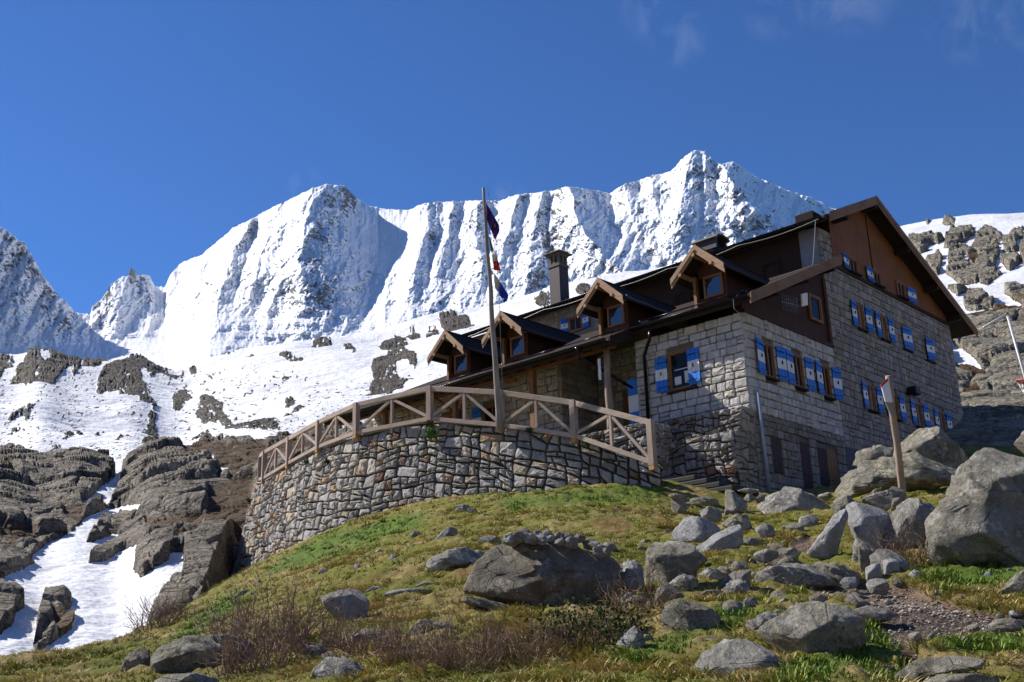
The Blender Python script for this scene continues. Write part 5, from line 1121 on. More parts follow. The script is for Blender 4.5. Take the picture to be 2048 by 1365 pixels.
# flagpole and flags
base = Vector(ray(1000, 862) * 31.15); base.z = float(base.z); top = Vector(ray(966.5, 376) * 31.9)
fp = MB(); n = 14; pts = [base.lerp(top, k / n) + Vector((.012 * math.sin(k * 1.7), .012 * math.cos(k * 1.1), 0)) for k in range(n + 1)]
fp.tube([p - base for p in pts], [.10 - .062 * k / n for k in range(n + 1)], 12); po = fp.build('flagpole', M['wood_pole'], None, 0, True); po.location = base
tag(po, 'tall leaning weathered wooden flagpole in front of the railing', 'flagpole')
rp = MB(); rp.tube([tuple(base.lerp(top, .99) + Vector((.10, -.10, 0)) - base), tuple(base.lerp(top, .6) + Vector((.16, -.20, 0)) - base), tuple(base.lerp(top, .18) + Vector((.12, -.10, 0)) - base)], .007, 5); ro = rp.build('halyard', M['wire'], po)
def flag(name, corners, cols, label, mats, star=False):
    """limp hanging flag: corner pixel rows from hoist to tip, folded cloth"""
    nu, nv = 26, 16; V = []; D0 = 31.75; c = corners; mid = []
    for j in range(nv + 1):
        t = j / nv
        L0 = np.array([np.interp(t, [0, .5, 1], [c[0][0], c[1][0], c[2][0]]), np.interp(t, [0, .5, 1], [c[0][1], c[1][1], c[2][1]])]); R0 = np.array([np.interp(t, [0, .5, 1], [c[3][0], c[4][0], c[5][0]]), np.interp(t, [0, .5, 1], [c[3][1], c[4][1], c[5][1]])])
        for i in range(nu + 1):
            s = i / nu; p = L0 * (1 - s) + R0 * s; V.append(Vector(ray(p[0], p[1]) * (D0 - .09 * math.sin(s * 14 + t * 2.0) * (0.35 + .65 * s) - .10 * s)) - base)
    m = MB(); Fc = []; mi = []
    for j in range(nv):
        for i in range(nu):
            a = j * (nu + 1) + i; Fc.append((a, a + 1, a + nu + 2, a + nu + 1)); mi.append(cols(i / nu, j / nv))
    m.add(V, Fc); m.m = mi; o = m.build(name, mats, None, 0, True); so_ = o.modifiers.new('thickness', 'SOLIDIFY'); so_.thickness = .004
    o.location = base; tag(o, label, 'flag', 'flags on the leaning flagpole'); return o
def cloth(n, c):
    b = NB(n, .75, .2); b.col(b.mix(b.rng(b.noise(8, 4), .3, .7, 0, .3), c, tuple(x * .6 for x in c))); return b.mat
fc = {'purple': cloth('violet_cloth', (.055, .022, .17)), 'yellow': cloth('yellow_cloth', (.6, .42, .05)), 'green': cloth('green_cloth', (.02, .15, .05)), 'white': cloth('white_cloth', (.62, .62, .64)), 'red': cloth('red_cloth', (.55, .025, .015)), 'blue': cloth('blue_cloth', (.02, .06, .42))}
# strips run down each drooping flag
flag('flag', [(971, 404), (973, 430), (974, 441), (998, 450), (999, 462), (990, 481)], lambda u, v: 1 if (.60 < u < .68 and .35 < v < .62) else 0, 'violet flag with a small yellow mark, uppermost on the pole', [fc['purple'], fc['yellow']])
flag('flag', [(977, 470), (979, 482), (981, 494), (999, 530), (1001, 542), (988, 541)], lambda u, v: 0 if u < .30 else (1 if u < .62 else 2), 'green, white and red tricolour hanging limp below the violet flag', [fc['green'], fc['white'], fc['red']])
flag('flag', [(987, 544), (988, 560), (990, 577), (1017, 590), (1016, 597), (1009, 606)], lambda u, v: 0 if (u < .30 or v > .9 and u < .5) else (2 if (.30 < u < .40 and v < .5) else 1), 'white and blue flag, lowest on the pole', [fc['white'], fc['blue'], fc['yellow']])

# antenna and aerial on the boarded wall
an = MB(); c0 = Vector((29.55, 15.86, 11.02)); an.tube([(29.95, 15.86, 11.05), (29.95, 15.45, 11.05), (29.95, 15.42, 11.35)], .02, 6); an.tube([(28.95, 15.42, 10.98), (30.05, 15.42, 11.10)], .012, 5)
for k in range(8):
    x = 29.0 + k * .13; an.tube([(x, 15.42, 10.73 + k * .012), (x, 15.42, 11.27 + k * .014)], .006, 4)
for k in range(3): an.tube([(29.0, 15.3, 10.85 + k * .1), (29.5, 15.3, 10.92 + k * .1)], .006, 4)
an.v = [tuple(Vector(p) - c0) for p in an.v]; o = an.build('aerial', M['wire'], None); o.location = c0; tag(o, 'small metal rod aerial on the dark boards beside the white panel antenna', 'aerial')
pn = MB(); pc = Vector((30.22, 15.30, 11.33)); R = Matrix.Rotation(math.radians(-20), 3, 'Y') @ Matrix.Rotation(math.radians(14), 3, 'X')
pn.box((-.20, -.03, -.20), (.20, .03, .20), 0, fn=lambda a, b, c: tuple(R @ Vector((a, b, c)))); pn.tube([(0, .03, 0), (-.1, .3, -.1), (-.25, .5, -.25)], .018, 6, 1); o = pn.build('panel_antenna', [M['white'], M['iron']], None, .012); o.location = pc
tag(o, 'tilted square white flat panel antenna beside the small upper window', 'antenna')

# steps and dry stone tiers between the terrace wall and the hut corner
def tier(name, label, x0, ya, yb, ztop, zbot, seed, group=None, joint=.014):
    rg = random.Random(seed); t = thing(name, label, 'wall', (x0, (ya + yb) / 2, zbot), 0, group); TI = Matrix.Translation(-t.location)
    c = MB(); c.box((ya, zbot, -.5), (yb, ztop - .02, -.04), fn=FF(x0)); b = MB(); seeds = []; v = ztop
    for P in rubble(ya, zbot, yb, ztop, .5, .32, rg):
        k = .42 + .38 * rg.random(); r = rg.random(); col = (k * .95, k * .96, k) if r < .5 else ((k * 1.1, k * 1.0, k * .86) if r < .85 else ((k * .62, k * .62, k * .64) if r < .95 else (k, k * .5, k * .3)))  # tints darkened, standing in for roof shadow that misses the tiers
        stone_block(b, P, FF(x0), joint + .012 * rg.random(), .09, col, .35, .14, rg=rg, rnd=.8)
    for P in rubble(x0 + .02, zbot, x0 + 1.1, ztop, .45, .32, rg):
        k = .45 + .35 * rg.random(); stone_block(b, P, lambda u, v, w: (u, ya - w, v), joint, .05, (k, k * .97, k * .92), .35, .1, rg=rg, rnd=.8)
    for mm in (c, b): mm.v = [tuple(TI @ Vector(p)) for p in mm.v]
    c.build('core', M['mortar_dark'], t); b.build('stonework', M['stone_wall'], t); return t
tier('dry_stone_wall', 'upper tier of rough dry stones at the foot of the sunny corner wall', 26.85, 15.95, 20.6, 7.42, 6.3, 21)
tier('dry_stone_wall', 'lower dry stone tier of large boulders beside the dark steps', 26.3, 15.95, 19.6, 6.62, 4.6, 22)
tier('dry_stone_wall', 'rubble wall seen through the last bays of the railing', 25.3, 18.2, 23.4, 7.15, 5.2, 23)
st = thing('stone_steps', 'narrow dark stone steps climbing between the railing end and the dry stone tiers', 'steps', (25.0, 17.0, 5.0)); SI = Matrix.Translation(-st.location)
for k in range(4):
    m = MB(); z = 4.80 + k * .16; y0 = 15.3 + k * .42; m.box((24.9 + k * .05, y0, z - .15), (26.25, y0 + 1.2, z)); m.v = [tuple(SI @ Vector(p)) for p in m.v]
    m.build('step', M['step'], st, .03)

# trail post with its little board
ft = Vector(ray(1807, 1002) * 21.0); ft.z = float(gz(ft.x, ft.y)); tp = Vector(ray(1777, 752) * 20.9)
sp = thing('sign_post', 'weathered round wooden post with a small worn red and white board near its top', 'signpost', tuple(ft))
m = MB(); m.tube([(ft.lerp(tp, k / 8) - ft) + Vector((.008 * math.sin(k * 2), .008 * math.cos(k), 0)) for k in range(9)], [.070, .070, .069, .068, .067, .066, .066, .065, .064], 12)
m.build('post', M['wood_log2'], sp, 0, True)
m = MB(); dr = (tp - ft).normalized(); c = ft.lerp(tp, .88) - ft; bd = Vector((-.60, .75, 0)).normalized(); side = Vector((-.66, -.55, 0)).normalized()
cc = c + side * .10 + bd * .04; u = Vector((0, 0, 1)); P = [cc + u * .26 + bd * .0, cc + u * .12 + bd * .16, cc - u * .22 + bd * .12, cc - u * .24 - bd * .02]
m.prism(P, tuple(side * .03), 0); Q = [p.copy() for p in (P[0] + u * .005, P[1] + u * .005, P[1] - u * .055, P[0] - u * .06)]; m.prism([q - side * .004 for q in Q], tuple(side * .038), 1)
m.prism([cc - u * .24 + bd * .12, cc - u * .24 - bd * .02, cc - u * .55 - bd * .02, cc - u * .50 + bd * .05], tuple(side * .025), 2)
m.build('board', [M['curtain'], M['redpaint'], M['wood_log2']], sp, .003)
# white metal pole with arm and net hoop
gb = Vector(ray(2066, 812) * 29); gt = Vector(ray(2014, 628) * 29.6); ga = Vector(ray(1967, 655) * 29.2)
gp = thing('basket_pole', 'white metal pole with a slanting arm and a red net hoop at the right edge', 'pole', tuple(gb))
m = MB(); low = gb + (gb - gt) * .55; m.tube([low - gb, gt - gb], .035, 8); m.tube([gt - gb, ga - gb], .028, 8); m.build('frame', M['whitemetal'], gp, 0, True)
m = MB(); m.tube([gt - gb + Vector((0, 0, .03)), gt - gb - Vector((0, 0, .04))], .05, 8); m.build('joint', M['wood_cut'], gp)
hc = Vector(ray(2056, 764) * 28.6) - gb; m = MB(); n = 24; m.tube([hc + Vector((.26 * math.cos(a), .26 * math.sin(a), .07 * math.sin(a))) for a in np.linspace(0, 2 * math.pi, n)], .028, 8); m.build('hoop', M['redpaint'], gp, 0, True)
m = MB()
for k in range(14):
    a = 2 * math.pi * k / 14; m.tube([hc + Vector((.26 * math.cos(a), .26 * math.sin(a), 0)), hc + Vector((.17 * math.cos(a + .4), .17 * math.sin(a + .4), -.25)), hc + Vector((.10 * math.cos(a), .10 * math.sin(a), -.5))], .005, 3)
for z, rr in ((-.12, .215), (-.25, .17), (-.38, .13)): m.tube([hc + Vector((rr * math.cos(a), rr * math.sin(a), z)) for a in np.linspace(0, 2 * math.pi, 15)], .005, 3)
m.build('net', M['whitemetal'], gp)
# benches and table stacked on the terrace behind the railing
def bench(x, y, rz, label):
    t = thing('bench', label, 'bench', (x, y, 7.55), rz, 'benches on the terrace')
    for k in range(3):
        m = MB(); m.box((-1.1, -.16 + k * .115, .44), (1.1, -.06 + k * .115, .48)); m.build('seat_plank', M['wood_log'], t, .004)
    for s in (-1, 1):
        m = MB(); m.box((s * .8 - .04, -.15, 0), (s * .8 + .04, .15, .44)); m.build('leg', M['wood_log'], t, .004)
bench(24.0, 26.6, math.radians(96), 'plank bench on the terrace seen through the railing, nearer the flagpole'); bench(24.2, 29.2, math.radians(93), 'plank bench on the terrace seen through the railing, farther from the flagpole')
tb = thing('picnic_table', 'wooden plank table on the terrace behind the railing', 'table', (24.7, 27.9, 7.55), math.radians(94))
for k in range(5):
    m = MB(); m.box((-1.3, -.40 + k * .165, .95), (1.3, -.25 + k * .165, .99)); m.build('top_plank', M['wood_barge_y'], tb, .004)
for s in (-1, 1):
    m = MB(); m.box((s * 1.0 - .05, -.3, 0), (s * 1.0 + .05, .3, .95)); m.build('leg', M['wood_log'], tb, .004)
# ------------------------------------------------------------------ boulders
import bmesh
_ico = {}
def ico(n):
    if n not in _ico:
        bm = bmesh.new(); bmesh.ops.create_icosphere(bm, subdivisions=n, radius=1.0); bm.verts.ensure_lookup_table()
        _ico[n] = (np.array([v.co[:] for v in bm.verts]), np.array([[v.index for v in f.verts] for f in bm.faces])); bm.free()
    return _ico[n]
def n3(P, s, sc):
    x, y, z = P[:, 0] / sc, P[:, 1] / sc, P[:, 2] / sc
    return (perlin(x + z * .71, y - z * .53, s) + perlin(y + x * .33, z + x * .61, s + 3)) * .6
def rock_mesh(name, V, Fc, facets, rough, rg, size, scale_noise=1.0):
    """cut flat facets into the body and weather it"""
    for k in range(facets):
        n = np.array([rg.uniform(-.6, .6), rg.uniform(-1, -.25), rg.uniform(-.25, .9)]); n /= np.linalg.norm(n)
        d = V @ n; m = d.max() * rg.uniform(.60, .86); over = d > m; V[over] -= np.outer((d[over] - m) * .92, n)
    L = np.linalg.norm(V, axis=1)[:, None] + 1e-9; N = V / L
    sd = rg.randrange(999); h = n3(V, sd, size * .55) * .10 + (1 - 2 * np.abs(n3(V, sd + 9, size * .28))) * .05 + n3(V, sd + 21, size * .10) * .035 + n3(V, sd + 31, size * .045) * .016
    c = -np.exp(-(n3(V, sd + 40, size * .6) / .035) ** 2) * .02
    V = V + N * ((h * rough + c * min(1, rough)) * size)[:, None]
    return V
BOULDERS = []
def boulder(poly, mat, label, D=None, thick=0.8, facets=5, rough=1.0, name='boulder', seed=None, back=0.35, power=0.72, group=None, lift=0.0, base_y=None):
    seed = seed if seed is not None else len(BOULDERS) * 7 + 3; rg = random.Random(seed)
    P = np.array(poly, float); xm = (P[:, 0].min() + P[:, 0].max()) / 2; yb = P[:, 1].max() if base_y is None else base_y
    xb = P[P[:, 1] > yb - 0.18 * (np.ptp(P[:, 1]) + 1), 0].mean()
    if D is None: D = ground_hit(xb, min(yb, 1420) - 2)
    wpx = np.ptp(P[:, 0]); size_m = math.sqrt(wpx * np.ptp(P[:, 1])) * D / FPX; th = size_m * thick; Dc = D + th * back
    cx, cy = P.mean(0); C = ray(cx, cy) * Dc; h = np.array([C[0], C[1], 0]); h /= np.linalg.norm(h); r = np.array([h[1], -h[0], 0]); up = np.array([0, 0, 1.])
    rr = ray(P[:, 0], P[:, 1]); t = (C @ h) / (rr @ h); W = rr * t[:, None] - C; A = np.stack([W @ r, W @ up], 1)
    ang = np.linspace(-math.pi, math.pi, 361); rad = np.zeros(361)
    for i, a in enumerate(ang):
        dx, dy = math.cos(a), math.sin(a); best = 0
        for k in range(len(A)):
            p, q = A[k - 1], A[k]; e = q - p; den = dx * e[1] - dy * e[0]
            if abs(den) < 1e-9: continue
            tt = (p[0] * e[1] - p[1] * e[0]) / den; u = (p[0] * dy - p[1] * dx) / den
            if tt > 0 and -1e-6 <= u <= 1 + 1e-6: best = max(best, tt)
        rad[i] = best
    n = 6 if wpx > 120 else (5 if wpx > 38 else 4); S, Fc = ico(n); u, w, v = S[:, 0], S[:, 1], S[:, 2]
    ph = np.arctan2(v, u); ro = np.hypot(u, v); R = np.interp(ph, ang, rad); f = ro ** np.where(v < 0, .38, power); A = A.copy(); hh_ = np.ptp(A[:, 1]); A[A[:, 1] < A[:, 1].min() + .3 * hh_, 1] -= .10 * hh_
    R = np.where(v < 0, R * (1 + .12 * np.abs(np.sin(ph)) ** 2), R); V = np.stack([R * f * np.cos(ph), w * (1 - .25 * np.abs(w)) * th * .62 + 0, R * f * np.sin(ph)], 1)      # local: right, away, up
    keep = V.copy(); V = rock_mesh(name, V, Fc, int(facets * 1.7 + 1), rough * 1.15, rg, size_m)
    for ax_, c_ in ((0, 0), (2, 1)):
        lo, hi = V[:, ax_].min(), V[:, ax_].max(); a0_, a1_ = A[:, c_].min(), A[:, c_].max(); V[:, ax_] = a0_ + (V[:, ax_] - lo) * (a1_ - a0_) / (hi - lo)
    G = V[:, :1] * r + V[:, 1:2] * h + V[:, 2:3] * up; base = C.copy(); base[2] = C[2] + A[:, 1].min(); G = G + (C - base)
    base[2] += lift
    me = np_mesh(name, G, Fc, True); o = link(name, me, None, [M[mat]]); o.location = base
    tag(o, label, 'boulder' if name == 'boulder' else name.replace('_', ' '), group); BOULDERS.append((o, base, size_m)); return o
bd = boulder
bd(A_([(90,630),(180,470),(280,320),(340,280),(400,265),(560,280),(800,300),(1000,350),(1120,390),(1180,450),(1170,560),(1100,640),(1000,690),(870,740),(600,745),(400,700),(230,660)]), 'b_brown', 'huge brown boulder with a flat dark front below the heap of small stones', thick=.85, facets=4, rough=.6, power=.6)
bd(A_([(80,658),(230,684),(450,745),(620,770),(560,800),(480,800),(330,780),(150,735),(85,700)]), 'b_brown', 'long thin slab split off under the huge brown boulder', thick=.9, facets=2, rough=.5, D=ground_hit(1000, 1225) - .25, power=.5)
bd(A_([(1185,420),(1260,400),(1320,470),(1330,580),(1260,640),(1150,620)]), 'b_grey', 'shaded boulder in the gap right of the huge brown boulder', thick=.8, facets=4)
bd(A_([(1320,560),(1330,400),(1390,300),(1490,268),(1600,280),(1680,340),(1700,440),(1690,520),(1600,580),(1500,600),(1380,605),(1330,590)]), 'b_olive', 'rounded greenish boulder with a dimple like an eye', thick=.9, facets=3, rough=.7, power=.6)
bd(A_([(1505,265),(1530,190),(1590,115),(1640,108),(1700,120),(1790,150),(1850,190),(1800,260),(1700,310),(1600,290)]), 'b_pale', 'pale freshly broken block with a bright left edge above the rounded boulder', thick=.8, facets=6, rough=.4, power=.5)
bd(A_([(1665,325),(1780,250),(1900,185),(1980,160),(2000,210),(1990,290),(1900,350),(1750,370),(1680,345)]), 'b_pale', 'pale wedge-shaped rock leaning up to the right', thick=.9, facets=5, rough=.4, power=.5)
bd(A_([(1490,560),(1560,505),(1650,510),(1700,570),(1680,620),(1600,640),(1520,610)]), 'b_grey', 'dark grey rock below the dimpled boulder', facets=5)
bd(A_([(1380,710),(1420,620),(1470,545),(1500,580),(1600,650),(1590,690),(1450,720)]), 'b_tan', 'upright pale tooth of rock among bare twigs', facets=6, rough=.5, power=.5)
bd(A_([(1165,690),(1230,650),(1340,650),(1380,690),(1300,740),(1170,740)]), 'b_tan', 'flat cream coloured rock behind the bare bushes', facets=4, rough=.5)
bd(A_([(1435,840),(1460,720),(1540,675),(1700,700),(1810,745),(1850,810),(1800,880),(1650,910),(1500,890)]), 'b_olive', 'dark mossy boulder with a rounded left shoulder in the middle foreground', facets=5, power=.6)
bd(A_([(1110,1040),(1140,950),(1250,860),(1330,870),(1330,960),(1310,1030),(1200,1060)]), 'b_grey', 'speckled grey rock at the right end of the bushes', facets=6, rough=.9)
bd(B_([(-260,1420),(-230,1250),(-160,1120),(-60,1070),(60,1065),(220,1080),(330,1150),(395,1250),(400,1400),(300,1460),(-200,1460)]), 'b_grey', 'large rounded grey boulder cut by the lower picture edge', D=7.9, facets=3, rough=.7, power=.6)
bd(B_([(150,960),(300,880),(360,900),(300,1000),(250,1080),(120,1080),(95,1060)]), 'b_grey', 'sloping grey slab tucked behind the lichen-spotted boulder', thick=1.2, facets=4, power=.6)
bd(B_([(220,1000),(300,900),(450,832),(650,808),(820,820),(880,880),(950,960),(970,1040),(900,1140),(700,1190),(480,1210),(380,1150),(260,1080)]), 'b_lichen', 'broad dark boulder with lichen beside the path in the lower right', thick=.85, facets=6, rough=.8, power=.55)
bd(B_([(205,720),(215,640),(290,580),(420,560),(560,575),(680,640),(760,690),(760,722),(500,728),(300,722)]), 'b_grey', 'long low rounded boulder with a sunlit back at the path edge', facets=2, rough=.6, power=.6)
bd(B_([(590,560),(650,545),(800,570),(900,620),(940,670),(860,705),(770,700),(690,650)]), 'b_olive', 'half-hidden greenish rock behind the long low boulder', facets=4)
bd(B_([(355,575),(400,520),(470,508),(520,560),(480,580),(400,585)]), 'b_olive', 'small round rock on top of the long low boulder', facets=3)
bd(B_([(555,485),(700,290),(730,240),(780,205),(815,190),(840,240),(800,330),(760,430),(740,540),(640,525),(590,505)]), 'b_pale', 'long pale slab leaning against the standing block', thick=.6, facets=3, rough=.35, power=.5)
bd(B_([(815,170),(860,145),(1000,160),(1110,200),(1100,290),(1040,400),(1075,455),(1000,470),(960,430),(880,395),(840,290)]), 'b_pale', 'pale standing block with drill grooves and a bright tan left face', thick=.8, facets=4, rough=.35, power=.45, D=15.2)
bd(B_([(1035,410),(1110,230),(1200,120),(1300,108),(1400,140),(1455,200),(1420,270),(1330,380),(1250,460),(1200,475),(1060,455)]), 'b_grey', 'angular grey boulder between the pale block and the giant boulder', facets=6, rough=.6, power=.5, D=15.0)
bd([(1852,1080),(1853,1050),(1868,1028),(1878,1008),(1893,995),(1900,970),(1925,945),(1960,905),(1985,880),(2005,888),(2048,905),(2120,950),(2160,1050),(2150,1120),(2050,1140),(1960,1138),(1890,1136),(1865,1120)], 'b_lichen', 'giant grey boulder with yellow-green lichen at the right edge', thick=.8, facets=5, rough=.8, power=.55, D=13.0)
bd(B_([(895,440),(940,415),(1020,470),(1030,560),(960,640),(915,620)]), 'b_olive', 'narrow mossy rock standing under the pale block', facets=4, rough=.5)
bd(B_([(975,500),(1060,460),(1150,460),(1230,510),(1260,610),(1190,640),(1060,620),(1000,580)]), 'b_grey', 'jagged blue-grey rock behind the split white cube', facets=7, rough=.5, power=.5)
bd(B_([(945,590),(1055,555),(1060,600),(1065,665),(955,690)]), 'b_pale', 'left half of the split white cube of stone', thick=.9, facets=3, rough=.2, power=.35)
bd(B_([(1065,550),(1175,525),(1190,630),(1075,662)]), 'b_pale', 'right half of the split white cube of stone', thick=.9, facets=3, rough=.2, power=.35)
bd(B_([(215,165),(310,80),(450,40),(600,70),(660,130),(720,175),(600,225),(380,255),(280,225)]), 'b_grey', 'blue-grey peaked boulder in front of the hut doors', facets=6, rough=.6, power=.5, D=25)
bd(B_([(0,60),(40,58),(100,110),(160,150),(150,205),(50,235),(2,225)]), 'b_tan', 'bright cream tooth of rock by the foot of the steps', facets=4, rough=.3, power=.45, D=24)
bd(B_([(630,95),(700,80),(740,112),(690,140),(640,120)]), 'b_grey', 'flat grey stone right of the peaked boulder', facets=3, D=26)
bd(D_([(120,640),(135,590),(150,510),(260,430),(330,400),(380,335),(450,340),(560,350),(700,320),(800,310),(900,300),(1150,310),(1300,380),(1370,440),(1330,520),(1200,570),(1000,600),(750,600),(500,615),(330,685),(180,690)]), 'b_olive', 'long cracked outcrop of rock below the hut windows', thick=.6, facets=5, rough=.9, power=.5, D=24.5)
bd(D_([(590,350),(700,230),(850,120),(900,80),(960,65),(1080,95),(1200,200),(1330,290),(1390,380),(1370,470),(1200,480),(900,460),(650,440)]), 'b_olive', 'big domed boulder behind the cracked outcrop', thick=.7, facets=2, rough=.6, D=26.2, power=.6)
bd(D_([(295,410),(310,340),(330,280),(430,240),(520,230),(600,228),(680,240),(640,360),(600,430),(400,440)]), 'b_olive', 'smaller pale boulder at the left of the domed one', thick=.7, facets=4, rough=.7, D=26, power=.55)
bd(D_([(370,730),(420,695),(560,660),(640,640),(660,600),(740,590),(780,680),(720,790),(640,830),(480,780)]), 'b_lichen', 'yellowish lichen-covered slab at the foot of the wooden sign post', facets=3, rough=.6, D=20.5)
bd(D_([(640,820),(670,720),(720,700),(740,730),(700,800)]), 'b_tan', 'small upright stone wedged by the sign post', facets=3, D=19.6)
bd(D_([(900,620),(980,590),(1100,600),(1060,640),(950,640)]), 'b_olive', 'low stone in the green turf behind the sign post', facets=2, D=25)
bd(D_([(430,700),(500,640),(560,612),(570,625),(500,690),(450,710)]), 'b_olive', 'thin slanting slab left of the sign post', facets=2, D=22)
bd(D_([(1760,215),(1830,120),(1900,60),(2000,60),(2010,300),(1880,300)]), 'b_tan', 'sunlit cream rock above the giant boulder at the right edge', facets=4, rough=.5, D=17.5)
bd(B_([(-30,700),(60,620),(130,608),(185,612),(180,720),(100,765),(0,760)]), 'b_grey', 'dark angular stone left of the long low boulder', facets=6, rough=.6, power=.5)
bd(B_([(-60,600),(0,580),(40,600),(60,640),(0,690),(-60,680)]), 'b_olive', 'small brown stone under the dry grass clump', facets=4)
bd(B_([(370,820),(400,795),(440,805),(440,845),(400,858)]), 'b_pale', 'small white stone above the lichen-spotted boulder', facets=4)
bd(B_([(810,800),(880,775),(990,830),(960,855),(860,840)]), 'b_tan', 'brownish stone lying in the middle of the path', facets=4)
bd(B_([(880,875),(960,845),(1080,870),(1180,905),(1100,950),(970,960),(900,910)]), 'b_tan', 'smooth egg-shaped boulder on the path edge', facets=2, rough=.4)
bd(B_([(1070,820),(1110,800),(1150,840),(1080,845)]), 'b_tan', 'small pointed stone on the path', facets=3)
bd(B_([(1040,1400),(1200,1270),(1300,1215),(1400,1200),(1600,1185),(1760,1210),(1720,1280),(1450,1290),(1300,1350),(1250,1420)]), 'b_olive', 'smooth whaleback slab in the bottom right corner', facets=2, rough=.4, thick=.7, D=7.6, power=.6)
bd(B_([(1280,1430),(1380,1340),(1450,1310),(1700,1300),(1850,1340),(1880,1420),(1300,1440)]), 'b_olive', 'second smooth slab under the whaleback at the bottom right', facets=2, rough=.4, thick=.7, D=7.1, power=.6)
bd(B_([(1755,985),(1850,935),(2022,945),(2100,980),(2022,1010),(1800,1025)]), 'b_tan', 'flat pale stone beside the path at the right edge', facets=3, rough=.5)
bd(B_([(1812,790),(1860,730),(1900,680),(2022,600),(2120,600),(2120,760),(2000,770),(1900,790)]), 'b_olive', 'long slanting rock under the giant boulder at the right edge', facets=3, rough=.6)
bd(B_([(1088,1258),(1140,1248),(1162,1282),(1100,1300)]), 'b_tan', 'small tan stone in the grass above the whaleback slab', facets=4)
bd(B_([(1540,790),(1600,780),(1625,800),(1560,825)]), 'b_tan', 'flat stone on the gravelly upper edge of the path', facets=3)
bd(B_([(1405,770),(1430,740),(1460,770),(1420,785)]), 'b_pale', 'little white stone in the turf above the path', facets=3)
bd(B_([(290,430),(380,420),(420,480),(340,480)]), 'b_tan', 'flat stone in the dark hollow left of the leaning slab', facets=3)
bd(C_([(1165,690),(1200,665),(1280,640),(1440,598),(1490,640),(1500,700),(1480,790),(1410,850),(1340,840),(1280,800),(1200,750)]), 'b_grey', 'cube-like grey boulder with a dark right face on the grass slope', thick=.9, facets=6, rough=.3, power=.4)
bd(C_([(5,1060),(60,990),(200,935),(400,915),(620,920),(700,980),(740,1040),(720,1110),(400,1170),(50,1200),(15,1130)]), 'b_olive', 'long dark rounded boulder in the lower left among twigs', thick=.7, facets=3, rough=.7, power=.6)
bd(C_([(-10,1290),(30,1230),(130,1190),(300,1180),(430,1220),(480,1290),(450,1340),(0,1340)]), 'b_olive', 'smooth flat slab at the bottom edge left of centre', facets=2, rough=.4, D=8.8, power=.6)
bd(C_([(1080,1280),(1140,1130),(1230,1080),(1310,1065),(1370,1110),(1480,1170),(1570,1200),(1600,1300),(1500,1380),(1150,1380)]), 'b_grey', 'jagged pointed boulder at the bottom edge in front of the bushes', facets=8, rough=1.0, power=.5, D=8.6)
bd(C_([(870,915),(900,870),(980,850),(1030,900),(1010,960),(940,985),(890,960)]), 'b_grey', 'small grey rock behind the tall twigs', facets=5)
bd(C_([(1320,940),(1400,880),(1560,875),(1700,890),(1710,960),(1500,1020),(1340,1000)]), 'b_olive', 'low grey-green rock half covered by bare twigs', facets=3, rough=.6)
bd(C_([(1760,900),(1830,830),(1930,808),(1970,860),(1910,930),(1790,940)]), 'b_olive', 'mossy dome-shaped rock above the bushes', facets=3)
bd(C_([(1930,830),(2020,830),(2080,870),(2040,920),(1960,910)]), 'b_olive', 'low mossy rock touching the dome-shaped one', facets=3)
bd(C_([(1030,1060),(1090,990),(1170,980),(1210,1040),(1110,1100)]), 'b_tan', 'pale round stone buried in the thicket', facets=4)
bd(F_([(35,960),(60,900),(130,820),(175,798),(205,805),(190,850),(150,900),(110,960),(70,990)]), 'b_grey', 'finger-like grey rock pointing up to the right', thick=.6, facets=3, rough=.5, power=.6, D=20.5)
bd(F_([(20,1045),(30,985),(150,930),(280,905),(350,940),(310,985),(150,1025),(60,1060)]), 'b_grey', 'long flat grey rock below the finger-like one', thick=.6, facets=3, rough=.6, power=.6)
bd(C_([(1590,660),(1640,610),(1850,600),(1930,615),(1830,660),(1700,668)]), 'b_grey', 'flat bedrock patch, longest of three in the grass', facets=1, rough=.4, thick=.7)
bd(C_([(1800,595),(1870,558),(1970,562),(1995,600),(1900,612)]), 'b_grey', 'flat bedrock patch, upper right of three in the grass', facets=1, rough=.4, thick=.7)
bd(C_([(1470,625),(1520,590),(1640,600),(1600,635),(1500,640)]), 'b_grey', 'flat bedrock patch touching the cube-like boulder', facets=1, rough=.4, thick=.7)
bd(C_([(1385,480),(1400,440),(1440,430),(1440,475),(1400,494)]), 'b_grey', 'small grey stone alone on the grass below the curved wall', facets=4)
bd(C_([(555,685),(600,640),(670,610),(655,640),(590,688)]), 'b_grey', 'slim grey stone near the left end of the grass slope', facets=2)
bd(C_([(690,595),(720,545),(760,540),(755,590),(720,602)]), 'b_tan', 'small tan stone near the left foot of the curved wall', facets=3)
bd(C_([(650,665),(690,630),(720,630),(700,665)]), 'b_grey', 'small flat grey stone below the tan one', facets=2)
bd(C_([(800,530),(830,508),(845,520),(820,540)]), 'b_pale', 'tiny white stone near the foot of the curved wall', facets=2)
bd(C_([(995,690),(1030,665),(1070,668),(1030,695)]), 'b_grey', 'low grey stone left of the cube-like boulder', facets=2)
bd(C_([(1710,740),(1740,710),(1780,720),(1770,755)]), 'b_grey', 'small dark stone right of the shadow of the cube-like boulder', facets=3)
bd([(-30, 1375), (-20, 1335), (0, 1325), (80, 1312), (155, 1320), (165, 1345), (120, 1375)], 'b_grey', 'flat rock slab in the lower left corner', thick=.5, facets=2, rough=.5, D=12.3)
bd([(240, 1340), (250, 1315), (285, 1295), (303, 1300), (300, 1335), (270, 1350)], 'b_brown', 'brown mossy stone at the left end of the long dark boulder', facets=4, rough=.7)
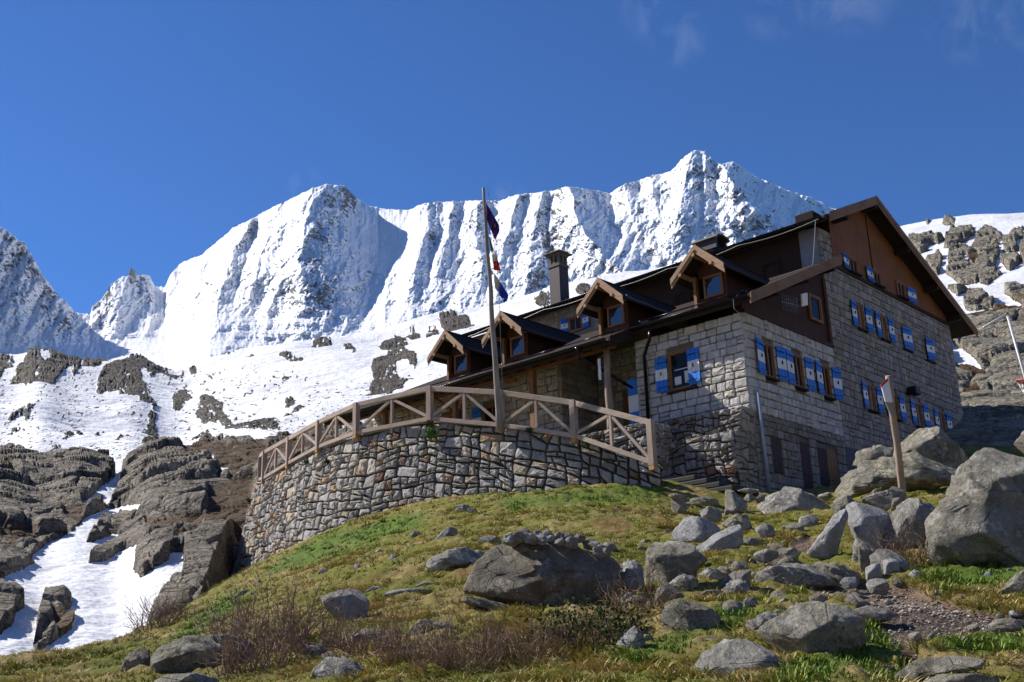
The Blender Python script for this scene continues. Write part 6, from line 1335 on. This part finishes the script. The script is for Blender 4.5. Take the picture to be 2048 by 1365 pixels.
bd(E_([(380,1155),(430,1138),(480,1135),(620,1160),(655,1205),(560,1235),(420,1195)]), 'b_tan', 'sunlit stone below the steps, the left one of two', facets=3, D=25.5)
bd(E_([(610,1250),(700,1215),(780,1195),(900,1180),(1060,1210),(1090,1260),(960,1300),(700,1280)]), 'b_olive', 'sunlit stone below the steps, the larger right one', facets=3, D=24)
bd(E_([(1400,1215),(1450,1150),(1540,1150),(1590,1200),(1500,1260)]), 'b_tan', 'round stone between the cream tooth and the peaked boulder', facets=3, D=25)
bd(E_([(1580,1200),(1640,1150),(1720,1140),(1690,1230),(1600,1270)]), 'b_tan', 'small pointed stone touching the peaked boulder', facets=3, D=25)
bd(E_([(1330,1100),(1420,1070),(1600,1080),(1640,1130),(1480,1150)]), 'b_grey', 'flat grey slab at the foot of the hut corner', facets=3, D=28)
bd(F_([(185,712),(210,680),(260,678),(290,700),(250,722)]), 'b_grey', 'rounded stone at the foot of the curved wall', facets=3)
bd(F_([(300,900),(350,850),(420,850),(450,880),(400,910)]), 'b_grey', 'grey stone at the upper left of the huge brown boulder', facets=3)
bd(F_([(240,970),(300,930),(380,930),(370,1000),(290,1005)]), 'b_grey', 'pale grey rock leaning on the left of the huge brown boulder', facets=3)
bd(F_([(140,765),(180,742),(215,745),(170,768)]), 'b_grey', 'thin flat stone on the grass under the curved wall', facets=2)
bd(F_([(320,755),(350,730),(380,735),(340,760)]), 'b_pale', 'small whitish stone chip in the upper turf', facets=3)
bd(F_([(780,665),(800,652),(830,658),(810,675)]), 'b_grey', 'tiny grey stone in the turf near the wall', facets=2)
bd(F_([(1190,915),(1200,880),(1240,868),(1265,880),(1220,910)]), 'b_tan', 'tan stone left of the dimpled boulder', facets=3)
bd(F_([(985,930),(1010,885),(1060,880),(1080,925),(1040,950)]), 'b_tan', 'larger round stone at the right end of the heap', facets=3)
bd(A_([(640,850),(660,815),(700,810),(715,840),(670,868)]), 'b_pale', 'small white stone below the huge brown boulder', facets=4)
bd([(1440, 1180), (1460, 1160), (1495, 1158), (1500, 1180), (1460, 1196)], 'b_grey', 'grey stone right of the pale tooth', facets=4)
bd([(1385, 1190), (1410, 1180), (1450, 1178), (1447, 1195), (1400, 1200)], 'b_tan', 'long pale stone right of the pale tooth', facets=3)
bd([(1700, 1090), (1720, 1075), (1745, 1090), (1735, 1130), (1705, 1130)], 'b_grey', 'shaded stone under the leaning slab', facets=4)
bd([(1440, 1045), (1460, 1028), (1495, 1030), (1505, 1055), (1470, 1068)], 'b_olive', 'mossy round rock behind the pale wedge', facets=3)
bd([(1690, 1195), (1712, 1185), (1740, 1196), (1720, 1206)], 'b_tan', 'flat reddish stone at the top of the path', facets=3)
bd([(1985, 1240), (2010, 1228), (2060, 1235), (2060, 1252), (2000, 1256)], 'b_tan', 'thin flat stone by the gravel at the right edge', facets=2) if False else None
bd([(256, 560), (257, 548), (259, 540), (266, 536), (272, 541), (273, 560)], 'b_grey', 'little rock tower standing on the small far peak between the big ones', D=3870, facets=3, rough=.4, power=.5, name='rock_pinnacle', back=0)
# stones melting out of the snow below the terrace
SNOWR = [(L_([(185,1005),(210,970),(255,965),(235,1000),(200,1015)]), 'b_olive', 'dark oval rock on the snow, leftmost of four', 52), (L_([(453,1075),(480,1035),(505,1030),(518,1045),(510,1072),(470,1090)]), 'b_olive', 'round boulder sunk in the snow nearest the rocks', 45),
         (L_([(392,1052),(430,1015),(452,1008),(440,1030)]), 'b_olive', 'thin sliver of rock in the middle of the snow', 47), (L_([(365,950),(378,928),(392,945),(375,955)]), 'b_olive', 'small pointed rock on the snow, farthest of four', 62)]
for P, mt, lb, D in SNOWR: bd(P, mt, lb, D=D, facets=3, rough=.6)
# heap of hand-sized stones
rg = random.Random(44)
line = A_([(400,235),(520,225),(640,262),(760,270),(880,270),(980,300),(1060,330)]); cnt = 0
for i in range(58):
    t = rg.random(); k = min(int(t * 6), 5); f = t * 6 - k; x = line[k][0] + (line[k + 1][0] - line[k][0]) * f; y = line[k][1] + (line[k + 1][1] - line[k][1]) * f
    lay = rg.random(); y = y + 10 - 22 * lay * math.sin(math.pi * min(1, t * .9 + .05)); s = rg.uniform(8, 17) * (1.15 - .45 * lay); a = rg.uniform(.5, .85)
    n = 7; ph = rg.random() * 6; P = [(x + s * (1 + .18 * rg.uniform(-1, 1)) * math.cos(ph + 2 * math.pi * q / n), y + s * a * (1 + .18 * rg.uniform(-1, 1)) * math.sin(ph + 2 * math.pi * q / n)) for q in range(n)]
    bd(P, rg.choice(['b_tan', 'b_tan', 'b_pale', 'b_grey']), 'small rounded stone in the heap on top of the huge brown boulder', D=float(np.asarray(BOULDERS[0][1]) @ CAMR[2]) + .05 + .25 * lay + rg.uniform(-.2, .2), facets=3, rough=.5, name='stone', group='heap of small stones', seed=300 + i)
# loose stones lying in the turf
rg = random.Random(91); k = 0
while k < 75:
    x = rg.uniform(560, 2040); y = rg.uniform(1000, 1350)
    if not (y > 1010 + max(0, (900 - x) * .35)) : continue
    s_ = rg.uniform(5, 15) * (.7 + (y - 1000) / 600); n = 7; ph = rg.random() * 6; a = rg.uniform(.45, .8)
    P = [(x + s_ * (1 + .2 * rg.uniform(-1, 1)) * math.cos(ph + 2 * math.pi * q / n), y + s_ * a * (1 + .2 * rg.uniform(-1, 1)) * math.sin(ph + 2 * math.pi * q / n)) for q in range(n)]
    bd(P, rg.choice(['b_tan', 'b_grey', 'b_olive', 'b_pale']), 'small loose stone lying in the grass of the slope', facets=3, rough=.6, name='stone', group='loose stones in the grass', seed=500 + k); k += 1
# broken angular blocks strewn below the hut
rg = random.Random(17); k = 0
for (x, y) in [(1360, 1012), (1395, 1005), (1420, 1030), (1450, 1075), (1500, 1085), (1535, 1062), (1590, 1058), (1620, 1042), (1385, 1120), (1425, 1150), (1480, 1135), (1530, 1112), (1575, 1105), (1545, 1150), (1660, 1150), (1700, 1165), (1755, 1172), (1250, 1195), (1225, 1165), (1255, 1135), (1300, 1215), (1330, 1180), (1465, 1215), (1500, 1205), (1560, 1195), (1640, 1200), (1690, 1010), (1745, 1000), (1725, 1052), (1830, 1150)]:
    s_ = rg.uniform(15, 30); n = 6; ph = rg.random() * 6; a = rg.uniform(.5, .85)
    P = [(x + s_ * (1 + .28 * rg.uniform(-1, 1)) * math.cos(ph + 2 * math.pi * q / n), y + s_ * a * (1 + .28 * rg.uniform(-1, 1)) * math.sin(ph + 2 * math.pi * q / n)) for q in range(n)]
    bd(P, rg.choice(['b_grey', 'b_grey', 'b_pale', 'b_tan', 'b_olive']), 'angular broken block strewn on the slope below the hut corner', facets=5, rough=.5, power=.5, group='broken blocks below the hut', seed=700 + k); k += 1
# gravel on the path
def gravel():
    rg = np.random.default_rng(9); S, Fc = ico(1); n = 1500; VV = []; FF_ = []; CC = []
    az = math.atan2(ray(1800, 1250)[1], ray(1800, 1250)[0]); k = 0
    a = az + rg.uniform(-.22, .16, 30000); r = rg.uniform(7, 19, 30000); X = r * np.cos(a); Y = r * np.sin(a); px, py, _ = proj(np.stack([X, Y, gz(X, Y)], 1)); m = sample(PATH, px, py)
    band = np.exp(-((py - (1205 + (px - 1800) * .22)) / 26) ** 2)
    ok = np.where((m > .35) & (rg.random(30000) < .30 + .9 * band))[0][:n]
    for i in ok:
        s = rg.uniform(.006, .017) * (1.8 if rg.random() < .06 else 1); V = S * np.array([s * rg.uniform(.8, 1.5), s, s * .6]) * (1 + .25 * rg.standard_normal((len(S), 1)) * .6); c, q = math.cos(k), math.sin(k)
        V = np.stack([V[:, 0] * c - V[:, 1] * q, V[:, 0] * q + V[:, 1] * c, V[:, 2]], 1) + [X[i], Y[i], float(gz(X[i], Y[i])) - .06 + s * .3]
        VV.append(V); FF_.append(Fc + k * len(S)); col = rg.choice([.30, .20, .42, .16]); CC.append(np.tile([col * 1.05, col * .93, col * .78], (len(S), 1))); k += 1
    me = np_mesh('gravel', np.concatenate(VV), np.concatenate(FF_), False, {'Col': np.concatenate(CC)}); b = NB('gravel_stones', .9, .2); b.col(b.attr('Col', 'Color'))
    o = link('gravel', me, None, [b.mat]); tag(o, 'loose pale gravel scattered over the path', 'gravel', kind='stuff')
gravel()
# ------------------------------------------------------------------ grass
def grass(name='grass', label='short turf of green and straw coloured grass tufts', n=76000, nb=8, big=False, seed=5):
    rg = np.random.default_rng(seed); az0 = math.atan2(ray(1024, 1200)[1], ray(1024, 1200)[0]); n = 76000
    a = az0 + rg.uniform(-.50, .50, n); r = 6.6 * (34 / 6.6) ** rg.random(n); X = r * np.cos(a); Y = r * np.sin(a); Z = gz(X, Y); px, py, _ = proj(np.stack([X, Y, Z], 1))
    pa = sample(PATH, px, py); g = sample(GREEN, px, py); lf = sample(LEAFLITTER, px, py)
    d = np.hypot(X[:, None] - TC[None, ::3, 0], Y[:, None] - TC[None, ::3, 1]); j = d.argmin(1); NN = _nr[::3][j]; side = (X - TC[::3][j, 0]) * NN[:, 0] + (Y - TC[::3][j, 1]) * NN[:, 1]
    behind = (side < .35) & (Y > 15.5) | ((X > 25.5) & (Y > 14.6))
    dens = fbm(X / 1.6, Y / 1.6, 3, 301)
    ok = (pa < .4) & ~behind & (rg.random(n) < .30 + .55 * sstep(-.25, .35, dens) + .3 * g) & (lf < .5)
    X, Y, Z, g, r, dens, px = X[ok], Y[ok], Z[ok], g[ok], r[ok], dens[ok], px[ok]; n = len(X)
    straw = fbm(X / 1.1, Y / 1.1, 3, 305) + rg.normal(0, .2, n) - g * .55 - .015
    col = np.where((straw > .12)[:, None], np.array([.44, .355, .15]), np.where((straw > -.22)[:, None], np.array([.25, .28, .05]), np.array([.13, .20, .03])))
    col = np.where(((g * .75 > rg.random(n)) & (straw < .3))[:, None], np.array([.14, .22, .03]), col) * rg.uniform(.65, 1.25, (n, 1))
    if big: k_ = straw > .05; X, Y, Z, g, r, dens, px, straw, col = X[k_], Y[k_], Z[k_], g[k_], r[k_], dens[k_], px[k_], straw[k_], col[k_]; n = len(X)
    ln = np.where(straw > .12, rg.uniform(.05, .13, n), rg.uniform(.035, .095, n)) * (.85 + .3 * g); 
    ln = ln * (1.45 if big else 1.0); B = n * nb; ti = np.repeat(np.arange(n), nb); th = rg.uniform(0, 2 * np.pi, B); rad = rg.uniform(0, .12 if big else .07, B)
    bx = X[ti] + rad * np.cos(th); by = Y[ti] + rad * np.sin(th); bz = Z[ti] - .02; t2 = th + rg.normal(0, .6, B); L = ln[ti] * rg.uniform(.6, 1.2, B); lean = rg.uniform(.2, 1.0, B) + (straw[ti] > .12) * .45
    dx = np.cos(t2) * np.sin(lean); dy = np.sin(t2) * np.sin(lean); dz = np.cos(lean); w = rg.uniform(.0025, .0055, B) * (1 + r[ti] / 16); wx = -np.sin(t2) * w; wy = np.cos(t2) * w
    mid = np.stack([bx + dx * L * .55, by + dy * L * .55, bz + dz * L * .62], 1); tip = np.stack([bx + dx * L * 1.15, by + dy * L * 1.15, bz + dz * L * .95], 1)
    b0 = np.stack([bx - wx, by - wy, bz], 1); b1 = np.stack([bx + wx, by + wy, bz], 1); m0 = mid - np.stack([wx, wy, wx * 0], 1) * .8; m1 = mid + np.stack([wx, wy, wx * 0], 1) * .8
    V = np.stack([b0, b1, m1, m0, tip], 1).reshape(-1, 3); k = np.arange(B)[:, None] * 5; Fc = np.concatenate([k + [0, 1, 2], k + [0, 2, 3], k + [3, 2, 4]])
    cc = np.repeat(col[ti] * rg.uniform(.8, 1.2, (B, 1)), 5, axis=0)
    me = np_mesh(name, V, Fc, False, {'Col': cc}); b = NB('grass_blades', .75, .25); b.col(b.attr('Col', 'Color')); b.b.inputs['Subsurface Weight'].default_value = 0.0
    o = link(name, me, None, [b.mat]); tag(o, label, 'grass', kind='stuff')
grass(); grass('dry_grass', 'long straw coloured clumps of last year\'s grass', 900, 22, True, 6)
# ------------------------------------------------------------------ bare twiggy bushes
M['twig'] = None
def _tw():
    b = NB('bare_twigs', .8, .2); b.col(b.mix(b.rng(b.noise(14, 3), .35, .65), (.15, .085, .05), (.38, .28, .20))); return b.mat
M['twig'] = _tw()
def _lf(name, c):
    b = NB(name, .9, .1); b.col(b.mix(b.rng(b.noise(9, 3), .3, .7), c, tuple(x * .5 for x in c))); return b.mat
M['leaf_dark'] = _lf('dark_evergreen_leaves', (.06, .085, .025)); M['leaf_fresh'] = _lf('fresh_green_leaves', (.10, .22, .03)); M['larch'] = _lf('larch_needles', (.15, .18, .035))
def bush(x, y, w, h, stems, label, D=None, seed=1, leaves=0, tilt=.0, thick=1.0):
    rg = np.random.default_rng(seed); D = D or ground_hit(x, y); c = ray(x, y) * D; W = w / FPX * D / 2; H = h / FPX * D
    P0, P1, R0, R1 = [], [], [], []; tips = []
    hd = np.array([c[0], c[1]]) / math.hypot(c[0], c[1]); rt = np.array([hd[1], -hd[0]])
    for s in range(stems):
        q = rg.uniform(-1, 1); e = rg.uniform(-.5, .5); bx = c[0] + rt[0] * q * W * .8 + hd[0] * e * W; by = c[1] + rt[1] * q * W * .8 + hd[1] * e * W; p = np.array([bx, by, float(gz(bx, by)) - .04])
        a = rg.uniform(0, 2 * np.pi); d = np.array([rt[0] * (q * .45 + tilt) + .35 * math.cos(a), rt[1] * (q * .45 + tilt) + .35 * math.sin(a), 1.0]); d /= np.linalg.norm(d); L = H * rg.uniform(.45, 1.0); r = .0055 * thick * (1 + H)
        st = [(p, d, L, r, 0)]
        while st:
            p, d, L, r, lv = st.pop(); ns = 4 if lv == 0 else 3
            for k in range(ns):
                d = d + rg.normal(0, .20, 3) + [0, 0, .06]; d /= np.linalg.norm(d); q2 = p + d * L / ns; r2 = r * .82; P0.append(p); P1.append(q2); R0.append(r); R1.append(r2)
                if lv < 2 and rg.random() < (.85 if lv == 0 else .6):
                    b = d + rg.normal(0, .55, 3); b /= np.linalg.norm(b); st.append((q2, b, L * rg.uniform(.35, .6), r2 * .7, lv + 1))
                p, r = q2, r2
            tips.append(p)
    P0, P1 = np.array(P0), np.array(P1); R0, R1 = np.array(R0), np.array(R1); n = len(P0); dv = P1 - P0; dv /= np.linalg.norm(dv, axis=1)[:, None] + 1e-9
    u = np.cross(dv, [0.3, 0.5, .81]); u /= np.linalg.norm(u, axis=1)[:, None] + 1e-9; v = np.cross(dv, u); V = []
    for (P, Rr) in ((P0, R0), (P1, R1)):
        for k in range(3): an = 2 * math.pi * k / 3; V.append(P + (u * math.cos(an) + v * math.sin(an)) * Rr[:, None])
    V = np.stack(V, 1).reshape(-1, 3); k = np.arange(n)[:, None] * 6; Fc = np.concatenate([k + [0, 1, 4, 3], k + [1, 2, 5, 4], k + [2, 0, 3, 5]]); base = np.array([c[0], c[1], float(gz(c[0], c[1]))])
    me = np_mesh('bush', V - base, Fc, False); o = link('bush', me, None, [M['twig']]); o.location = base; tag(o, label, 'bush', 'leafless bushes on the slope')
    if leaves:
        T = np.array(tips); i = rg.integers(0, len(T), leaves); C = T[i] + rg.normal(0, .05, (leaves, 3)); leafmesh(C - base, .022, rg, 'leaves', M['leaf_dark'], o)
    return o
def leafmesh(C, s, rg, name, mat, parent=None, asp=.45):
    n = len(C); d = rg.normal(0, 1, (n, 3)); d /= np.linalg.norm(d, axis=1)[:, None]; e = np.cross(d, rg.normal(0, 1, (n, 3))); e /= np.linalg.norm(e, axis=1)[:, None]; S = (s * rg.uniform(.7, 1.4, n))[:, None]
    V = np.stack([C - d * S, C + e * S * asp, C + d * S, C - e * S * asp], 1).reshape(-1, 3); Fc = np.arange(n)[:, None] * 4 + [0, 1, 2, 3]
    return link(name, np_mesh(name, V, Fc, False), parent, [mat])
for k, a in enumerate([
    (318, 1262, 95, 85, 60, 'dark dense bush above the snow at the left end of the grass'), (470, 1300, 110, 120, 40, 'tall thin bush in front of the long dark boulder'), (560, 1300, 120, 150, 40, 'tallest bare bush, left of centre in the foreground'),
    (640, 1312, 130, 100, 50, 'bare bush with light grey branches left of the jagged boulder'), (500, 1352, 190, 110, 60, 'tangled low bush at the bottom edge left of centre'), (735, 1318, 130, 90, 44, 'bare bush right above the jagged boulder'),
    (830, 1325, 150, 100, 60, 'low bare bush right of the jagged boulder'), (900, 1345, 170, 95, 60, 'low tangled bush at the bottom edge near the centre'), (940, 1315, 150, 75, 50, 'bare bush under the split-off slab'),
    (1030, 1335, 170, 85, 60, 'wide bare bush at the centre of the foreground'), (1050, 1290, 130, 62, 44, 'bare bush in front of the dark front of the huge boulder'), (1150, 1300, 140, 75, 48, 'bush with small dark evergreen leaves right of the centre'),
    (1215, 1280, 120, 65, 44, 'bush with a few dark leaves next to the speckled rock'), (1270, 1230, 120, 90, 40, 'bare bush at the foot of the pale tooth'), (1805, 1135, 85, 95, 44, 'bare bush squeezed beside the giant boulder'), (255, 1290, 60, 40, 26, 'small bush at the snow edge in the lower left')]):
    x, y, w, h, st, lb = a
    bush(x, y, w, h, st, lb, seed=50 + k, leaves=(700 if 'leaves' in lb else 0), D=(13.4 if x == 1805 else None), thick=.95)
# fresh plants in the joints and at the foot of the wall
def plant(P, s, n, label, mat='leaf_fresh', spread=.12, name='wall_plant'):
    rg = np.random.default_rng(int(P[0] * 100) % 997); C = rg.normal(0, 1, (n, 3)) * [spread, spread, spread * .9] + [0, 0, spread * .3]; o = leafmesh(C, s, rg, name, M[mat], None, .55); o.location = P
    tag(o, label, 'plant', 'small plants on the terrace wall'); return o
for (x, y, D, s, n, lb, mt) in [(862, 868, 32.4, .035, 300, 'green fern-like plant at the top of the wall under the middle post', 'leaf_fresh'), (858, 850, 32.6, .03, 220, 'dark moss cushion on the wall top at the middle post', 'leaf_dark'), (655, 925, 35.6, .03, 200, 'moss cushion hanging in the left part of the wall', 'leaf_dark'), (594, 988, 37.6, .028, 160, 'small green plant low in the left part of the wall', 'leaf_fresh'), (612, 925, 37, .028, 140, 'moss tuft under the railing at the left', 'leaf_dark'), (590, 1055, 37, .025, 110, 'small plant near the left foot of the wall', 'leaf_fresh'), (1060, 862, 30.7, .03, 160, 'dark tuft on the wall top right of the flagpole', 'leaf_dark'), (1175, 885, 29.9, .03, 240, 'yellowish moss on the wall top near the last bays', 'leaf_fresh'), (498, 1003, 41.5, .035, 130, 'moss at the outer left edge of the wall', 'leaf_dark')]:
    plant(tuple(ray(x, y) * D), s, n, lb, mt, .085 if n > 220 else .05)
# young larches on the rocks below
def larch(x, y, D, h, label, seed):
    rg = np.random.default_rng(seed); base = ray(x, y) * D; H = h / FPX * D; t = thing('larch_tree', label, 'tree', tuple(base), 0, 'young larches on the rocky slope')
    m = MB(); m.tube([(0, 0, -.2), (.03, 0, H * .5), (.02, .02, H)], [.05, .03, .008], 6); tips = []
    for k in range(46):
        z = H * (.12 + .85 * (k / 46)); a = rg.uniform(0, 6.28); L = H * .34 * (1 - k / 50) * rg.uniform(.6, 1.1); e = (math.cos(a) * L, math.sin(a) * L, z + L * .25); m.tube([(0, 0, z), e], [.012, .004], 3, cap=False)
        tips += [tuple(np.array([0, 0, z]) * (1 - f) + np.array(e) * f) for f in (.4, .6, .8, 1.0)]
    m.build('trunk', M['twig'], t); T = np.array(tips); i = rg.integers(0, len(T), 1500); C = T[i] + rg.normal(0, .05, (1500, 3)); leafmesh(C, .035, rg, 'crown', M['larch'], t, .3)
larch(140, 1022, 66, 62, 'young yellow-green larch at the right foot of the big rock band', 1); larch(172, 995, 70, 36, 'smaller larch right beside the taller one', 2); larch(391, 1035, 62, 50, 'single young larch in front of the dark brown slabs', 3)
# ------------------------------------------------------------------ mountain air
def haze():
    m = MB(); m.box((-5400, -5400, -160), (5400, 5400, 2700)); b = bpy.data.materials.new('thin_blue_air'); b.use_nodes = True; t = b.node_tree; t.nodes.clear()
    o = t.nodes.new('ShaderNodeOutputMaterial'); v = t.nodes.new('ShaderNodeVolumePrincipled'); v.inputs['Density'].default_value = 0.000010; v.inputs['Color'].default_value = (.50, .72, 1, 1); v.inputs['Anisotropy'].default_value = .1
    t.links.new(v.outputs[0], o.inputs['Volume']); h = m.build('haze', b); tag(h, kind='stuff'); h['label'] = 'thin blue mountain air over the whole view'; h['category'] = 'haze'
haze()
